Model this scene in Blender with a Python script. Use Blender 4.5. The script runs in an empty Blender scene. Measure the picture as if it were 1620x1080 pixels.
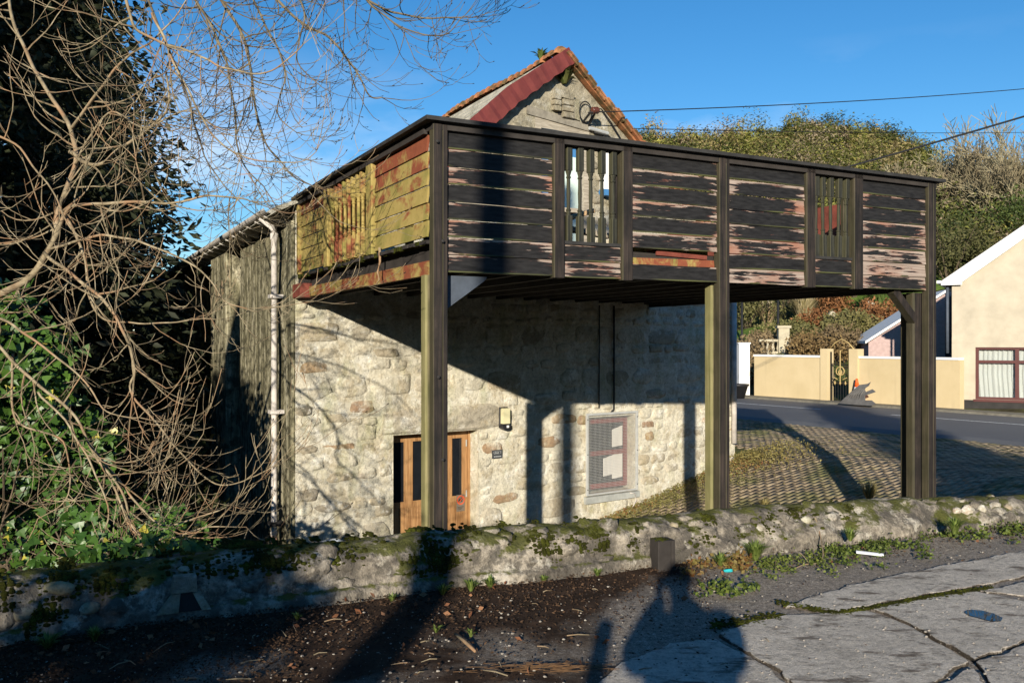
import bpy, math, random
import numpy as np
from mathutils import Vector, Matrix, noise as mnoise

random.seed(7)
rng = np.random.default_rng(7)
scene = bpy.context.scene
COL = scene.collection
R = math.radians

# ------------------------------------------------------------------ camera, light, sky
EYE = 1.6
FPX = 1404.0
cam_d = bpy.data.cameras.new('view_camera')
cam_d.sensor_width = 36.0
cam_d.lens = 36.0 * FPX / 1620.0
cam_d.clip_start = 0.05
cam_d.clip_end = 3000
cam_o = bpy.data.objects.new('view_camera', cam_d)
cam_o.location = (0, 0, EYE)
cam_o.rotation_euler = (R(90), 0, 0)
COL.objects.link(cam_o)
scene.camera = cam_o

SUN_H = Vector((0.158, 0.987, 0)).normalized()      # horizontal travel of the light
SUN_EL = R(13.6)
sun_d = bpy.data.lights.new('sun', 'SUN')
sun_d.energy = 5.0
sun_d.angle = R(0.53)
sun_d.color = (1.0, 0.91, 0.76)
sun_o = bpy.data.objects.new('sun', sun_d)
travel = Vector((SUN_H.x * math.cos(SUN_EL), SUN_H.y * math.cos(SUN_EL), -math.sin(SUN_EL)))
sun_o.rotation_euler = travel.to_track_quat('-Z', 'Y').to_euler()
sun_o.location = (-6, -30, 20)
COL.objects.link(sun_o)

world = bpy.data.worlds.new('World')
scene.world = world
world.use_nodes = True
wt = world.node_tree
for n in list(wt.nodes):
    wt.nodes.remove(n)
w_out = wt.nodes.new('ShaderNodeOutputWorld')
w_bg = wt.nodes.new('ShaderNodeBackground')
w_sky = wt.nodes.new('ShaderNodeTexSky')
w_sky.sky_type = 'NISHITA'
w_sky.sun_disc = False
w_sky.sun_elevation = SUN_EL
w_sky.sun_rotation = math.atan2(-SUN_H.x, -SUN_H.y)
w_sky.air_density = 1.0
w_sky.dust_density = 0.0
w_sky.ozone_density = 4.0
w_bg.inputs['Strength'].default_value = 0.105
# thin low clouds over the whole horizon, broken by noise
w_tc = wt.nodes.new('ShaderNodeTexCoord')
w_map = wt.nodes.new('ShaderNodeMapping')
w_map.inputs['Scale'].default_value = (2.2, 2.2, 6.0)
w_map.inputs['Location'].default_value = (0.35, 0.0, 0.1)
w_n = wt.nodes.new('ShaderNodeTexNoise')
w_n.inputs['Scale'].default_value = 1.6
w_n.inputs['Detail'].default_value = 8
w_n.inputs['Roughness'].default_value = 0.55
w_r = wt.nodes.new('ShaderNodeValToRGB')
w_r.color_ramp.elements[0].position = 0.49
w_r.color_ramp.elements[1].position = 0.72
w_sep = wt.nodes.new('ShaderNodeSeparateXYZ')
w_el = wt.nodes.new('ShaderNodeMapRange')
w_el.inputs['From Min'].default_value = 0.10
w_el.inputs['From Max'].default_value = 0.31
w_el.inputs['To Min'].default_value = 0.85
w_el.inputs['To Max'].default_value = 0.0
w_mul = wt.nodes.new('ShaderNodeMath'); w_mul.operation = 'MULTIPLY'
w_mix = wt.nodes.new('ShaderNodeMix'); w_mix.data_type = 'RGBA'
w_hsv = wt.nodes.new('ShaderNodeHueSaturation')
w_hsv.inputs['Saturation'].default_value = 1.2
w_mix.inputs[7].default_value = (8.2, 8.4, 8.8, 1)
L_ = wt.links.new
L_(w_tc.outputs['Generated'], w_map.inputs['Vector'])
L_(w_map.outputs[0], w_n.inputs['Vector'])
L_(w_n.outputs['Fac'], w_r.inputs['Fac'])
L_(w_tc.outputs['Generated'], w_sep.inputs[0])
L_(w_sep.outputs['Z'], w_el.inputs['Value'])
L_(w_r.outputs['Color'], w_mul.inputs[0])
L_(w_el.outputs[0], w_mul.inputs[1])
L_(w_mul.outputs[0], w_mix.inputs[0])
L_(w_sky.outputs[0], w_hsv.inputs['Color'])
L_(w_hsv.outputs[0], w_mix.inputs[6])
L_(w_mix.outputs[2], w_bg.inputs['Color'])
L_(w_bg.outputs[0], w_out.inputs['Surface'])

scene.view_settings.view_transform = 'Standard'
scene.view_settings.look = 'None'
scene.view_settings.exposure = 0.54
scene.view_settings.gamma = 1.0
scene.view_settings.use_curve_mapping = False
scene.cycles.use_denoising = True
scene.cycles.max_bounces = 6
scene.cycles.transparent_max_bounces = 8

# ------------------------------------------------------------------ surveying helpers
def at(px, py, Y):
    """World point at depth Y seen through photo pixel (px, py)."""
    return Vector(((px - 810) / FPX * Y, Y, EYE + (540 - py) / FPX * Y))

def on_ground(px, py, z=0.0):
    Y = (EYE - z) * FPX / (py - 540.0)
    return Vector(((px - 810) / FPX * Y, Y, z))

TH_D = R(27.13)
TH_F = R(35.0)
P0 = Vector((-0.65, 7.6, 0))
C0 = Vector((-2.87, 11.75, 0))
d1 = Vector((math.cos(TH_D), math.sin(TH_D), 0)); d2 = Vector((-math.sin(TH_D), math.cos(TH_D), 0))
f1 = Vector((math.cos(TH_F), math.sin(TH_F), 0)); f2 = Vector((-math.sin(TH_F), math.cos(TH_F), 0))

def wall_uz(px, py, off=0.0):
    """(u, z) on the gable wall plane (pushed out towards the viewer by off)."""
    d = Vector(((px - 810) / FPX, 1, (540 - py) / FPX))
    o = Vector((0, 0, EYE))
    base = C0 - f2 * off
    k = (base - o).dot(f2) / d.dot(f2)
    p = o + d * k
    return (p - C0).dot(f1), p.z

def deck_uz(px, py):
    d = Vector(((px - 810) / FPX, 1, (540 - py) / FPX))
    o = Vector((0, 0, EYE))
    k = (P0 - o).dot(d2) / d.dot(d2)
    p = o + d * k
    return (p - P0).dot(d1), p.z

# ------------------------------------------------------------------ mesh helpers
class MB:
    def __init__(s):
        s.v = []; s.f = []; s.uv = []
    def add(s, vs, fs):
        b = len(s.v)
        s.v.extend([tuple(p) for p in vs])
        s.f.extend([tuple(i + b for i in f) for f in fs])
    def box(s, c, size, rot=None):
        hx, hy, hz = size[0] / 2, size[1] / 2, size[2] / 2
        vs = [Vector((x, y, z)) for x in (-hx, hx) for y in (-hy, hy) for z in (-hz, hz)]
        if rot is not None:
            vs = [rot @ p for p in vs]
        c = Vector(c)
        s.add([p + c for p in vs], [(0, 1, 3, 2), (4, 6, 7, 5), (0, 4, 5, 1), (2, 3, 7, 6), (0, 2, 6, 4), (1, 5, 7, 3)])
    def bbox(s, lo, hi):
        s.box([(a + b) / 2 for a, b in zip(lo, hi)], [abs(b - a) for a, b in zip(lo, hi)])
    def cbox(s, lo, hi, ch=0.01):
        """box along its longest axis with chamfered long edges"""
        sz = [hi[i] - lo[i] for i in range(3)]
        ax = sz.index(max(sz)); a, b = [i for i in range(3) if i != ax]
        prof = [(lo[a] + ch, lo[b]), (hi[a] - ch, lo[b]), (hi[a], lo[b] + ch), (hi[a], hi[b] - ch), (hi[a] - ch, hi[b]), (lo[a] + ch, hi[b]), (lo[a], hi[b] - ch), (lo[a], lo[b] + ch)]
        vs = []
        for e in (lo[ax], hi[ax]):
            for p, q in prof:
                w = [0, 0, 0]; w[ax] = e; w[a] = p; w[b] = q
                vs.append(w)
        fs = [(i, (i + 1) % 8, 8 + (i + 1) % 8, 8 + i) for i in range(8)] + [tuple(range(7, -1, -1)), tuple(range(8, 16))]
        s.add(vs, fs)
    def prism(s, poly, lo, hi, axis='y'):
        """extrude a 2-D polygon: axis y -> poly in (x,z); axis z -> poly in (x,y); axis x -> poly in (y,z)"""
        n = len(poly)
        def mk(p, e):
            if axis == 'y': return (p[0], e, p[1])
            if axis == 'z': return (p[0], p[1], e)
            return (e, p[0], p[1])
        vs = [mk(p, lo) for p in poly] + [mk(p, hi) for p in poly]
        fs = [(i, (i + 1) % n, n + (i + 1) % n, n + i) for i in range(n)]
        fs += [tuple(range(n - 1, -1, -1)), tuple(range(n, 2 * n))]
        s.add(vs, fs)
    def tube(s, path, radii, n=6, cap=True):
        path = [Vector(p) for p in path]
        if not hasattr(radii, '__len__'):
            radii = [radii] * len(path)
        b = len(s.v)
        up = Vector((0.13, 0.21, 1))
        for i, p in enumerate(path):
            t = (path[min(i + 1, len(path) - 1)] - path[max(i - 1, 0)])
            if t.length < 1e-9: t = Vector((0, 0, 1))
            t.normalize()
            a = t.cross(up)
            if a.length < 0.1: a = t.cross(Vector((1, 0, 0)))
            a.normalize(); c = t.cross(a)
            for k in range(n):
                g = 2 * math.pi * k / n
                q = p + (a * math.cos(g) + c * math.sin(g)) * radii[i]
                s.v.append(tuple(q))
        for i in range(len(path) - 1):
            for k in range(n):
                k2 = (k + 1) % n
                s.f.append((b + i * n + k, b + i * n + k2, b + (i + 1) * n + k2, b + (i + 1) * n + k))
        if cap:
            s.f.append(tuple(b + k for k in range(n - 1, -1, -1)))
            e = b + (len(path) - 1) * n
            s.f.append(tuple(e + k for k in range(n)))
    def lathe(s, prof, n=12, c=(0, 0, 0)):
        b = len(s.v)
        for r, z in prof:
            for k in range(n):
                g = 2 * math.pi * k / n
                s.v.append((c[0] + r * math.cos(g), c[1] + r * math.sin(g), c[2] + z))
        for i in range(len(prof) - 1):
            for k in range(n):
                k2 = (k + 1) % n
                s.f.append((b + i * n + k, b + i * n + k2, b + (i + 1) * n + k2, b + (i + 1) * n + k))
        s.f.append(tuple(b + k for k in range(n - 1, -1, -1)))
        e = b + (len(prof) - 1) * n
        s.f.append(tuple(e + k for k in range(n)))
    def mesh(s, name, mat, smooth=False, uvs=None):
        m = bpy.data.meshes.new(name)
        m.from_pydata(s.v, [], s.f)
        if mat is not None: m.materials.append(mat)
        if smooth:
            m.polygons.foreach_set('use_smooth', [True] * len(m.polygons))
        if uvs is not None:
            ul = m.uv_layers.new(name='uv')
            li = np.empty(len(m.loops), dtype=np.int32)
            m.loops.foreach_get('vertex_index', li)
            ul.data.foreach_set('uv', np.asarray(uvs, dtype=np.float32)[li].ravel())
        m.update()
        return m
    def build(s, name, mat, parent=None, smooth=False, uvs=None):
        o = bpy.data.objects.new(name, s.mesh(name, mat, smooth, uvs))
        COL.objects.link(o)
        if parent is not None: o.parent = parent
        return o

def np_mesh(name, V, F, mat, parent=None, smooth=False, cols=None):
    """V (n,3), F (m,k) numpy -> object; cols (n,3) optional point colours"""
    m = bpy.data.meshes.new(name)
    V = np.asarray(V, dtype=np.float32); F = np.asarray(F, dtype=np.int32)
    k = F.shape[1]
    m.vertices.add(len(V)); m.vertices.foreach_set('co', V.ravel())
    m.loops.add(F.size); m.loops.foreach_set('vertex_index', F.ravel())
    m.polygons.add(len(F))
    m.polygons.foreach_set('loop_start', np.arange(0, F.size, k, dtype=np.int32))
    m.polygons.foreach_set('loop_total', np.full(len(F), k, dtype=np.int32))
    if smooth: m.polygons.foreach_set('use_smooth', np.ones(len(F), dtype=bool))
    m.update(calc_edges=True)
    if cols is not None:
        a = m.attributes.new('tint', 'FLOAT_COLOR', 'POINT')
        c4 = np.ones((len(V), 4), dtype=np.float32); c4[:, :3] = cols
        a.data.foreach_set('color', c4.ravel())
    if mat is not None: m.materials.append(mat)
    m.validate()
    o = bpy.data.objects.new(name, m)
    COL.objects.link(o)
    if parent is not None: o.parent = parent
    return o

def tag(o, label=None, cat=None, group=None, kind=None):
    if label: o['label'] = label
    if cat: o['category'] = cat
    if group: o['group'] = group
    if kind: o['kind'] = kind
    return o

def thing(name, label, cat, loc=(0, 0, 0), rz=0.0, group=None):
    o = bpy.data.objects.new(name, None)
    o.empty_display_size = 0.2
    o.location = loc; o.rotation_euler = (0, 0, rz)
    COL.objects.link(o)
    return tag(o, label, cat, group)

def link_mesh(name, mesh, parent=None, loc=(0, 0, 0), rot=(0, 0, 0), scale=None):
    o = bpy.data.objects.new(name, mesh)
    o.location = loc; o.rotation_euler = rot
    if scale: o.scale = scale
    COL.objects.link(o)
    if parent is not None: o.parent = parent
    return o

def copy_tree(o, parent=None):
    c = o.copy(); COL.objects.link(c)
    if parent is not None: c.parent = parent
    for ch in list(o.children): copy_tree(ch, c)
    return c

# ------------------------------------------------------------------ material helpers
class NT:
    def __init__(s, name, rough=0.85, spec=0.3):
        s.m = bpy.data.materials.new(name); s.m.use_nodes = True
        s.t = s.m.node_tree; s.n = s.t.nodes
        s.b = s.n['Principled BSDF']
        s.b.inputs['Roughness'].default_value = rough
        s.b.inputs['Specular IOR Level'].default_value = spec
    def link(s, a, b): s.t.links.new(a, b)
    def put(s, v, sock):
        if isinstance(v, (int, float)): sock.default_value = v
        elif isinstance(v, (tuple, list)):
            if sock.type == 'RGBA': sock.default_value = (*v[:3], 1)
            else: sock.default_value = v
        else: s.link(v, sock)
    def tc(s, which='Object'):
        return s.n.new('ShaderNodeTexCoord').outputs[which]
    def pos(s): return s.n.new('ShaderNodeNewGeometry').outputs['Position']
    def normal(s): return s.n.new('ShaderNodeNewGeometry').outputs['Normal']
    def map(s, v, scale=(1, 1, 1), loc=(0, 0, 0), rot=(0, 0, 0)):
        q = s.n.new('ShaderNodeMapping'); s.link(v, q.inputs['Vector'])
        s.put(scale, q.inputs['Scale']); s.put(loc, q.inputs['Location']); s.put(rot, q.inputs['Rotation'])
        return q.outputs[0]
    def noise(s, v, scale=5, detail=4, rough=0.55, dist=0.0, color=False):
        q = s.n.new('ShaderNodeTexNoise'); s.link(v, q.inputs['Vector'])
        q.inputs['Scale'].default_value = scale; q.inputs['Detail'].default_value = detail
        q.inputs['Roughness'].default_value = rough; q.inputs['Distortion'].default_value = dist
        return q.outputs['Color' if color else 'Fac']
    def voro(s, v, scale=5, feature='F1', out='Distance', rnd=1.0):
        q = s.n.new('ShaderNodeTexVoronoi'); s.link(v, q.inputs['Vector']); q.feature = feature
        q.inputs['Scale'].default_value = scale; q.inputs['Randomness'].default_value = rnd
        return q.outputs[out]
    def ramp(s, f, stops, interp='LINEAR'):
        q = s.n.new('ShaderNodeValToRGB'); cr = q.color_ramp; cr.interpolation = interp
        while len(cr.elements) < len(stops): cr.elements.new(0.5)
        for e, (p, c) in zip(cr.elements, stops):
            e.position = p
            e.color = (c, c, c, 1) if isinstance(c, (int, float)) else (*c[:3], 1)
        s.link(f, q.inputs['Fac'])
        return q.outputs['Color']
    def mix(s, f, a, b, blend='MIX'):
        q = s.n.new('ShaderNodeMix'); q.data_type = 'RGBA'; q.blend_type = blend
        s.put(f, q.inputs[0]); s.put(a, q.inputs[6]); s.put(b, q.inputs[7])
        return q.outputs[2]
    def math(s, op, a, b=0.0, clamp=False):
        q = s.n.new('ShaderNodeMath'); q.operation = op; q.use_clamp = clamp
        s.put(a, q.inputs[0]); s.put(b, q.inputs[1])
        return q.outputs[0]
    def rangef(s, v, a, b, c=0.0, d=1.0, smooth=False):
        q = s.n.new('ShaderNodeMapRange')
        if smooth: q.interpolation_type = 'SMOOTHSTEP'
        s.put(v, q.inputs['Value'])
        for nm, x in (('From Min', a), ('From Max', b), ('To Min', c), ('To Max', d)): q.inputs[nm].default_value = x
        return q.outputs[0]
    def sep(s, v):
        q = s.n.new('ShaderNodeSeparateXYZ'); s.link(v, q.inputs[0]); return q.outputs
    def comb(s, x, y, z):
        q = s.n.new('ShaderNodeCombineXYZ')
        for a, i in ((x, 0), (y, 1), (z, 2)): s.put(a, q.inputs[i])
        return q.outputs[0]
    def vadd(s, a, b):
        q = s.n.new('ShaderNodeVectorMath'); q.operation = 'ADD'; s.put(a, q.inputs[0]); s.put(b, q.inputs[1]); return q.outputs[0]
    def dot(s, a, b):
        q = s.n.new('ShaderNodeVectorMath'); q.operation = 'DOT_PRODUCT'; s.put(a, q.inputs[0]); s.put(b, q.inputs[1]); return q.outputs['Value']
    def info(s, out='Random'): return s.n.new('ShaderNodeObjectInfo').outputs[out]
    def attr(s, name):
        q = s.n.new('ShaderNodeAttribute'); q.attribute_name = name; return q.outputs['Color']
    def bump(s, h, strength=0.4, dist=0.02, prev=None):
        q = s.n.new('ShaderNodeBump'); s.link(h, q.inputs['Height'])
        q.inputs['Strength'].default_value = strength; q.inputs['Distance'].default_value = dist
        if prev is not None: s.link(prev, q.inputs['Normal'])
        s.link(q.outputs[0], s.b.inputs['Normal'])
        return q.outputs[0]
    def color(s, c): s.put(c, s.b.inputs['Base Color']); return s
    def rough(s, c): s.put(c, s.b.inputs['Roughness']); return s

def simple(name, col, rough=0.7, var=0.15, scale=8.0, bump=0.15, metal=0.0, spec=0.3):
    a = NT(name, rough, spec)
    v = a.tc('Object')
    n = a.noise(v, scale, 5, 0.6)
    lo = tuple(c * (1 - var) for c in col); hi = tuple(min(1, c * (1 + var)) for c in col)
    a.color(a.ramp(n, [(0.25, lo), (0.75, hi)]))
    if bump: a.bump(a.noise(v, scale * 6, 4), bump, 0.01)
    a.b.inputs['Metallic'].default_value = metal
    return a.m

M = {}
# --- limewashed rubble (mortar and stones share the wash; object colour is the bare stone)
def rubble(name, lime_amt, lime=(0.70, 0.66, 0.55), use_obj=True, base=(0.45, 0.41, 0.33)):
    a = NT(name, 0.92, 0.15)
    v = a.pos()
    st = a.info('Color') if use_obj else base
    grain = a.noise(v, 42, 6, 0.7)
    st = a.mix(a.math('MULTIPLY', a.ramp(grain, [(0.35, 1.0), (0.52, 0.0)]), 0.4), st, (0.13, 0.115, 0.09))
    med = a.noise(v, 7, 5, 0.6)
    st = a.mix(0.45, st, a.ramp(med, [(0.3, (0.24, 0.2, 0.14)), (0.55, (0.46, 0.40, 0.30)), (0.75, (0.52, 0.46, 0.36))]))
    big = a.noise(v, 2.3, 8, 0.68, 0.4)
    mask = a.ramp(big, [(0.62 - lime_amt * 0.34, 0.0), (0.80 - lime_amt * 0.34, 1.0)])
    mask = a.math('MULTIPLY', mask, a.rangef(a.sep(v)[2], 3.2, 3.9, 1.0, 0.30))
    limec = a.mix(a.noise(v, 12, 6, 0.65), (lime[0] * 0.72, lime[1] * 0.7, lime[2] * 0.64), lime)
    c = a.mix(mask, st, limec)
    alg = a.noise(a.map(v, (1.6, 1.6, 0.7)), 1.7, 5, 0.6)
    bf = a.noise(a.vadd(v, (4.0, 8.0, 1.0)), 3.1, 7, 0.7, 0.5)
    c = a.mix(a.ramp(bf, [(0.50, 0.0), (0.62, 0.65)]), c, (0.42, 0.35, 0.23))
    wh = a.noise(a.vadd(v, (1.0, 3.0, 7.0)), 3.7, 8, 0.72, 0.5)
    c = a.mix(a.ramp(wh, [(0.53, 0.0), (0.63, 0.75)]), c, (0.76, 0.74, 0.66))
    pit = a.noise(v, 27, 5, 0.75)
    c = a.mix(a.ramp(pit, [(0.34, 0.6), (0.42, 0.0)]), c, (0.16, 0.13, 0.085))
    c = a.mix(a.math('MULTIPLY', a.ramp(alg, [(0.52, 0.0), (0.7, 1.0)]), 0.5), c, (0.30, 0.31, 0.14))
    spots = a.noise(a.vadd(v, (9.1, 2.2, 4.0)), 9, 7, 0.75)
    c = a.mix(a.math('MULTIPLY', a.ramp(spots, [(0.62, 0.0), (0.69, 1.0)]), 0.75), c, (0.07, 0.065, 0.055))
    lich = a.math('MULTIPLY', a.rangef(a.sep(v)[2], 3.3, 4.2, 0.0, 1.0), a.ramp(a.noise(v, 5.5, 8, 0.75), [(0.36, 0.92), (0.62, 0.35)]))
    c = a.mix(lich, c, a.ramp(med, [(0.35, (0.13, 0.115, 0.08)), (0.6, (0.27, 0.24, 0.17))]))
    c = a.mix(0.55, c, a.mix(1.0, c, a.ramp(a.noise(v, 19, 6, 0.75), [(0.33, 0.45), (0.47, 0.95), (0.66, 1.25)]), 'MULTIPLY'))
    a.color(c)
    h = a.math('ADD', a.noise(v, 16, 7, 0.7), a.math('MULTIPLY', grain, 0.35))
    a.bump(h, 0.85, 0.035)
    return a.m
M['rubble_stone'] = rubble('rubble_stone', 0.86)
M['lime_mortar'] = rubble('lime_mortar', 1.0, use_obj=False, base=(0.42, 0.38, 0.28))
M['bare_stone'] = rubble('bare_stone', 0.30)
M['gable_mortar'] = rubble('gable_mortar', 0.55, lime=(0.48, 0.44, 0.33), use_obj=False, base=(0.3, 0.27, 0.2))

# --- flank render, streaked vertically by rain and algae
a = NT('streaked_render', 0.95, 0.1); v = a.tc('Object')
s1 = a.noise(a.map(v, (3.2, 3.2, 0.4)), 2.2, 8, 0.72, 0.6)
c = a.ramp(s1, [(0.36, (0.05, 0.048, 0.028)), (0.5, (0.22, 0.20, 0.125)), (0.66, (0.52, 0.48, 0.35))])
s2 = a.noise(v, 6, 6, 0.7)
c = a.mix(a.ramp(s2, [(0.46, 0.0), (0.58, 0.85)]), c, (0.06, 0.055, 0.035))
a.color(c); a.bump(a.math('ADD', s1, s2), 0.8, 0.05); M['streaked'] = a.m

# --- black paint peeling off boards (uv: metres along, 0..1 across; object colour r = wear, g = length/10)
a = NT('peeling_black_paint', 0.6, 0.18)
uv = a.sep(a.tc('UV')); rnd = a.info('Random'); oc = a.n.new('ShaderNodeSeparateColor'); a.link(a.info('Color'), oc.inputs[0])
off = a.math('MULTIPLY', rnd, 97.0)
vec = a.comb(a.math('ADD', uv[0], off), a.math('MULTIPLY', uv[1], 0.155), a.math('MULTIPLY', rnd, 31.0))
n1 = a.noise(a.map(vec, (2.1, 30, 1)), 1.0, 8, 0.64, 0.4)
n0 = a.noise(a.map(vec, (1.1, 3.2, 1)), 1.0, 3, 0.5)
top = a.rangef(uv[1], 0.74, 1.0, 0.0, 0.17, True)
endl = a.rangef(uv[0], 0.0, 0.2, 0.14, 0.0, True)
endr = a.rangef(a.math('SUBTRACT', a.math('MULTIPLY', oc.outputs[1], 10.0), uv[0]), 0.0, 0.2, 0.14, 0.0, True)
lev = a.math('ADD', a.math('ADD', n1, a.math('MULTIPLY', n0, 0.45)), a.math('ADD', top, a.math('ADD', endl, endr)))
fl_ = a.noise(a.map(vec, (9, 70, 1)), 1.0, 4, 0.6)
lev = a.math('ADD', lev, a.math('MULTIPLY', a.math('SUBTRACT', fl_, 0.5), 0.28))
lev = a.math('ADD', lev, a.math('SUBTRACT', oc.outputs[0], 0.5))
mask = a.ramp(lev, [(0.900, 0.0), (0.925, 1.0)])
prim = a.ramp(lev, [(0.86, 0.0), (0.90, 1.0), (0.95, 0.0)])
grain = a.noise(a.map(vec, (2.0, 90, 1)), 1.0, 5, 0.6)
wood = a.ramp(grain, [(0.3, (0.17, 0.13, 0.105)), (0.5, (0.31, 0.245, 0.205)), (0.72, (0.45, 0.38, 0.325))])
wood = a.mix(a.ramp(n0, [(0.52, 0.0), (0.7, 0.75)]), wood, (0.27, 0.10, 0.055))
pn = a.noise(a.map(vec, (4, 20, 1)), 2.0, 5)
paint = a.ramp(pn, [(0.3, (0.010, 0.0095, 0.0095)), (0.7, (0.027, 0.026, 0.026))])
gr = a.rangef(uv[1], 0.0, 0.12, 0.7, 0.0, True)
paint = a.mix(a.math('MULTIPLY', gr, a.ramp(n0, [(0.4, 0.0), (0.6, 1.0)])), paint, (0.16, 0.17, 0.06))
c = a.mix(mask, paint, wood)
c = a.mix(a.math('MULTIPLY', prim, a.ramp(pn, [(0.45, 0.0), (0.6, 0.5)])), c, (0.22, 0.06, 0.035))
a.color(c); a.rough(a.mix(mask, (0.58, 0.58, 0.58), (0.9, 0.9, 0.9)))
a.bump(a.math('ADD', a.math('MULTIPLY', mask, -0.6), a.math('MULTIPLY', grain, 0.25)), 0.5, 0.004)
M['peel'] = a.m

# --- algae-covered ochre/red boards on the balcony flank (object colour r = how much red survives)
a = NT('algae_red_paint', 0.8, 0.25)
v = a.tc('Object'); rnd = a.info('Random'); oc = a.n.new('ShaderNodeSeparateColor'); a.link(a.info('Color'), oc.inputs[0])
vv = a.vadd(v, a.comb(a.math('MULTIPLY', rnd, 13), a.math('MULTIPLY', rnd, 7), 0))
n1 = a.noise(a.map(vv, (4, 1.8, 2.4)), 1.7, 8, 0.68, 0.4)
alg = a.mix(a.noise(vv, 9, 5), (0.24, 0.185, 0.045), (0.43, 0.325, 0.12))
alg = a.mix(a.ramp(a.noise(vv, 3.3, 5), [(0.5, 0), (0.68, 0.8)]), alg, (0.17, 0.165, 0.04))
red = a.mix(a.noise(vv, 14, 4), (0.16, 0.04, 0.022), (0.27, 0.085, 0.04))
lv = a.math('ADD', n1, a.math('SUBTRACT', oc.outputs[0], 0.5))
c = a.mix(a.ramp(lv, [(0.5, 0.0), (0.62, 1.0)]), alg, red)
sp = a.noise(vv, 26, 4, 0.7)
c = a.mix(a.ramp(sp, [(0.62, 0.0), (0.7, 0.7)]), c, (0.07, 0.055, 0.02))
a.color(c); a.bump(a.math('ADD', n1, sp), 0.35, 0.006); M['algae'] = a.m

# --- dark weathered post: grain, green on the face that looks towards the wet left
def post_mat(name, green, dark=(0.010, 0.0095, 0.0095), brown=(0.042, 0.032, 0.027)):
    a = NT(name, 0.75, 0.25); v = a.tc('Object')
    g = a.noise(a.map(v, (28, 28, 1.2)), 1.5, 6, 0.65, 0.3)
    c = a.ramp(g, [(0.35, dark), (0.6, brown), (0.8, tuple(min(1, x * 1.9) for x in brown))])
    n = a.noise(v, 3.0, 5, 0.6)
    c = a.mix(a.ramp(n, [(0.45, 0.0), (0.65, 0.75)]), c, dark)
    nd = a.dot(a.normal(), tuple(-d1))
    m = a.rangef(nd, 0.35, 0.75, 0.0, 1.0)
    alg = a.mix(a.noise(a.map(v, (9, 9, 3)), 2, 5), (0.16, 0.15, 0.045), (0.36, 0.33, 0.15))
    c = a.mix(a.math('MULTIPLY', a.math('MULTIPLY', m, green), a.ramp(a.noise(v, 4, 4), [(0.25, 0.55), (0.5, 1.0)])), c, alg)
    a.color(c); a.bump(g, 0.5, 0.006)
    return a.m
M['post'] = post_mat('dark_post_timber', 0.13)
M['post_side'] = post_mat('green_post_timber', .55, (0.07, 0.07, 0.03), (0.19, 0.16, 0.09))
M['underside'] = simple('damp_black_timber', (0.035, 0.03, 0.027), 0.8, 0.4, 5, 0.3)
M['cap'] = simple('bitumen_rail_cap', (0.03, 0.029, 0.028), 0.75, 0.5, 6, 0.3)
M['gusset'] = simple('grey_steel_gusset', (0.07, 0.085, 0.11), 0.6, 0.2, 9)
M['redpaint'] = simple('faded_red_paint', (0.17, 0.045, 0.03), 0.75, 0.4, 7, 0.3)
M['barge'] = simple('oxide_red_sheet', (0.15, 0.034, 0.03), 0.55, 0.3, 4, 0.1)
M['oak'] = None
a = NT('varnished_oak', 0.5, 0.35); v = a.tc('Object')
g = a.noise(a.map(v, (30, 30, 1.6)), 1.2, 6, 0.6, 0.8)
c = a.ramp(g, [(0.3, (0.22, 0.105, 0.04)), (0.55, (0.40, 0.22, 0.095)), (0.8, (0.52, 0.32, 0.15))])
a.color(c); a.bump(g, 0.2, 0.003); M['oak'] = a.m
a = NT('silvered_timber', 0.85, 0.2); v = a.tc('Object')
g = a.noise(a.map(v, (3, 30, 30)), 1.2, 6, 0.65, 0.8)
a.color(a.ramp(g, [(0.3, (0.20, 0.17, 0.13)), (0.6, (0.42, 0.37, 0.29)), (0.8, (0.55, 0.50, 0.42))])); a.bump(g, 0.4, 0.006); M['silver'] = a.m
M['terracotta'] = None
a = NT('mossy_terracotta', 0.9, 0.15); v = a.pos()
n = a.noise(v, 5, 5, 0.65)
c = a.mix(a.info('Random'), (0.30, 0.11, 0.05), (0.40, 0.19, 0.09))
c = a.mix(a.ramp(n, [(0.42, 0.0), (0.58, 0.85)]), c, (0.075, 0.065, 0.03))
a.color(c); a.bump(a.noise(v, 30, 4), 0.4, 0.01); M['terracotta'] = a.m
a = NT('cement_washed_slate', 0.9, 0.15); v = a.pos()
n = a.noise(v, 3, 6, 0.65)
a.color(a.ramp(n, [(0.3, (0.16, 0.15, 0.11)), (0.5, (0.42, 0.40, 0.33)), (0.75, (0.56, 0.53, 0.45))])); a.bump(a.noise(v, 20, 5), 0.5, 0.02); M['slate'] = a.m
M['dark_slate'] = simple('dark_slate', (0.035, 0.037, 0.045), 0.6, 0.3, 5, 0.2)
M['glass'] = NT('dark_glass', 0.06, 0.5).color((0.012, 0.014, 0.018)).m
M['white'] = simple('white_paint', (0.78, 0.77, 0.74), 0.6, 0.05, 4, 0.05)
M['white_worn'] = simple('worn_white_paint', (0.52, 0.48, 0.44), 0.7, 0.35, 6, 0.2)
M['pinkpipe'] = simple('bare_pink_pipe', (0.55, 0.33, 0.24), 0.7, 0.2, 6, 0.2)
M['winred'] = simple('maroon_window_paint', (0.19, 0.04, 0.036), 0.5, 0.15, 8, 0.05)
M['houseframe'] = simple('dark_maroon_frame', (0.085, 0.022, 0.02), 0.5, 0.15, 8, 0.05)
M['galv'] = simple('galvanised_steel', (0.50, 0.51, 0.50), 0.5, 0.12, 12, 0.05, 0.25)
M['card'] = simple('white_card', (0.75, 0.72, 0.66), 0.8, 0.05, 3, 0.0)
M['blackpl'] = simple('black_plastic', (0.02, 0.02, 0.022), 0.45, 0.2, 8, 0.0)
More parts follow.
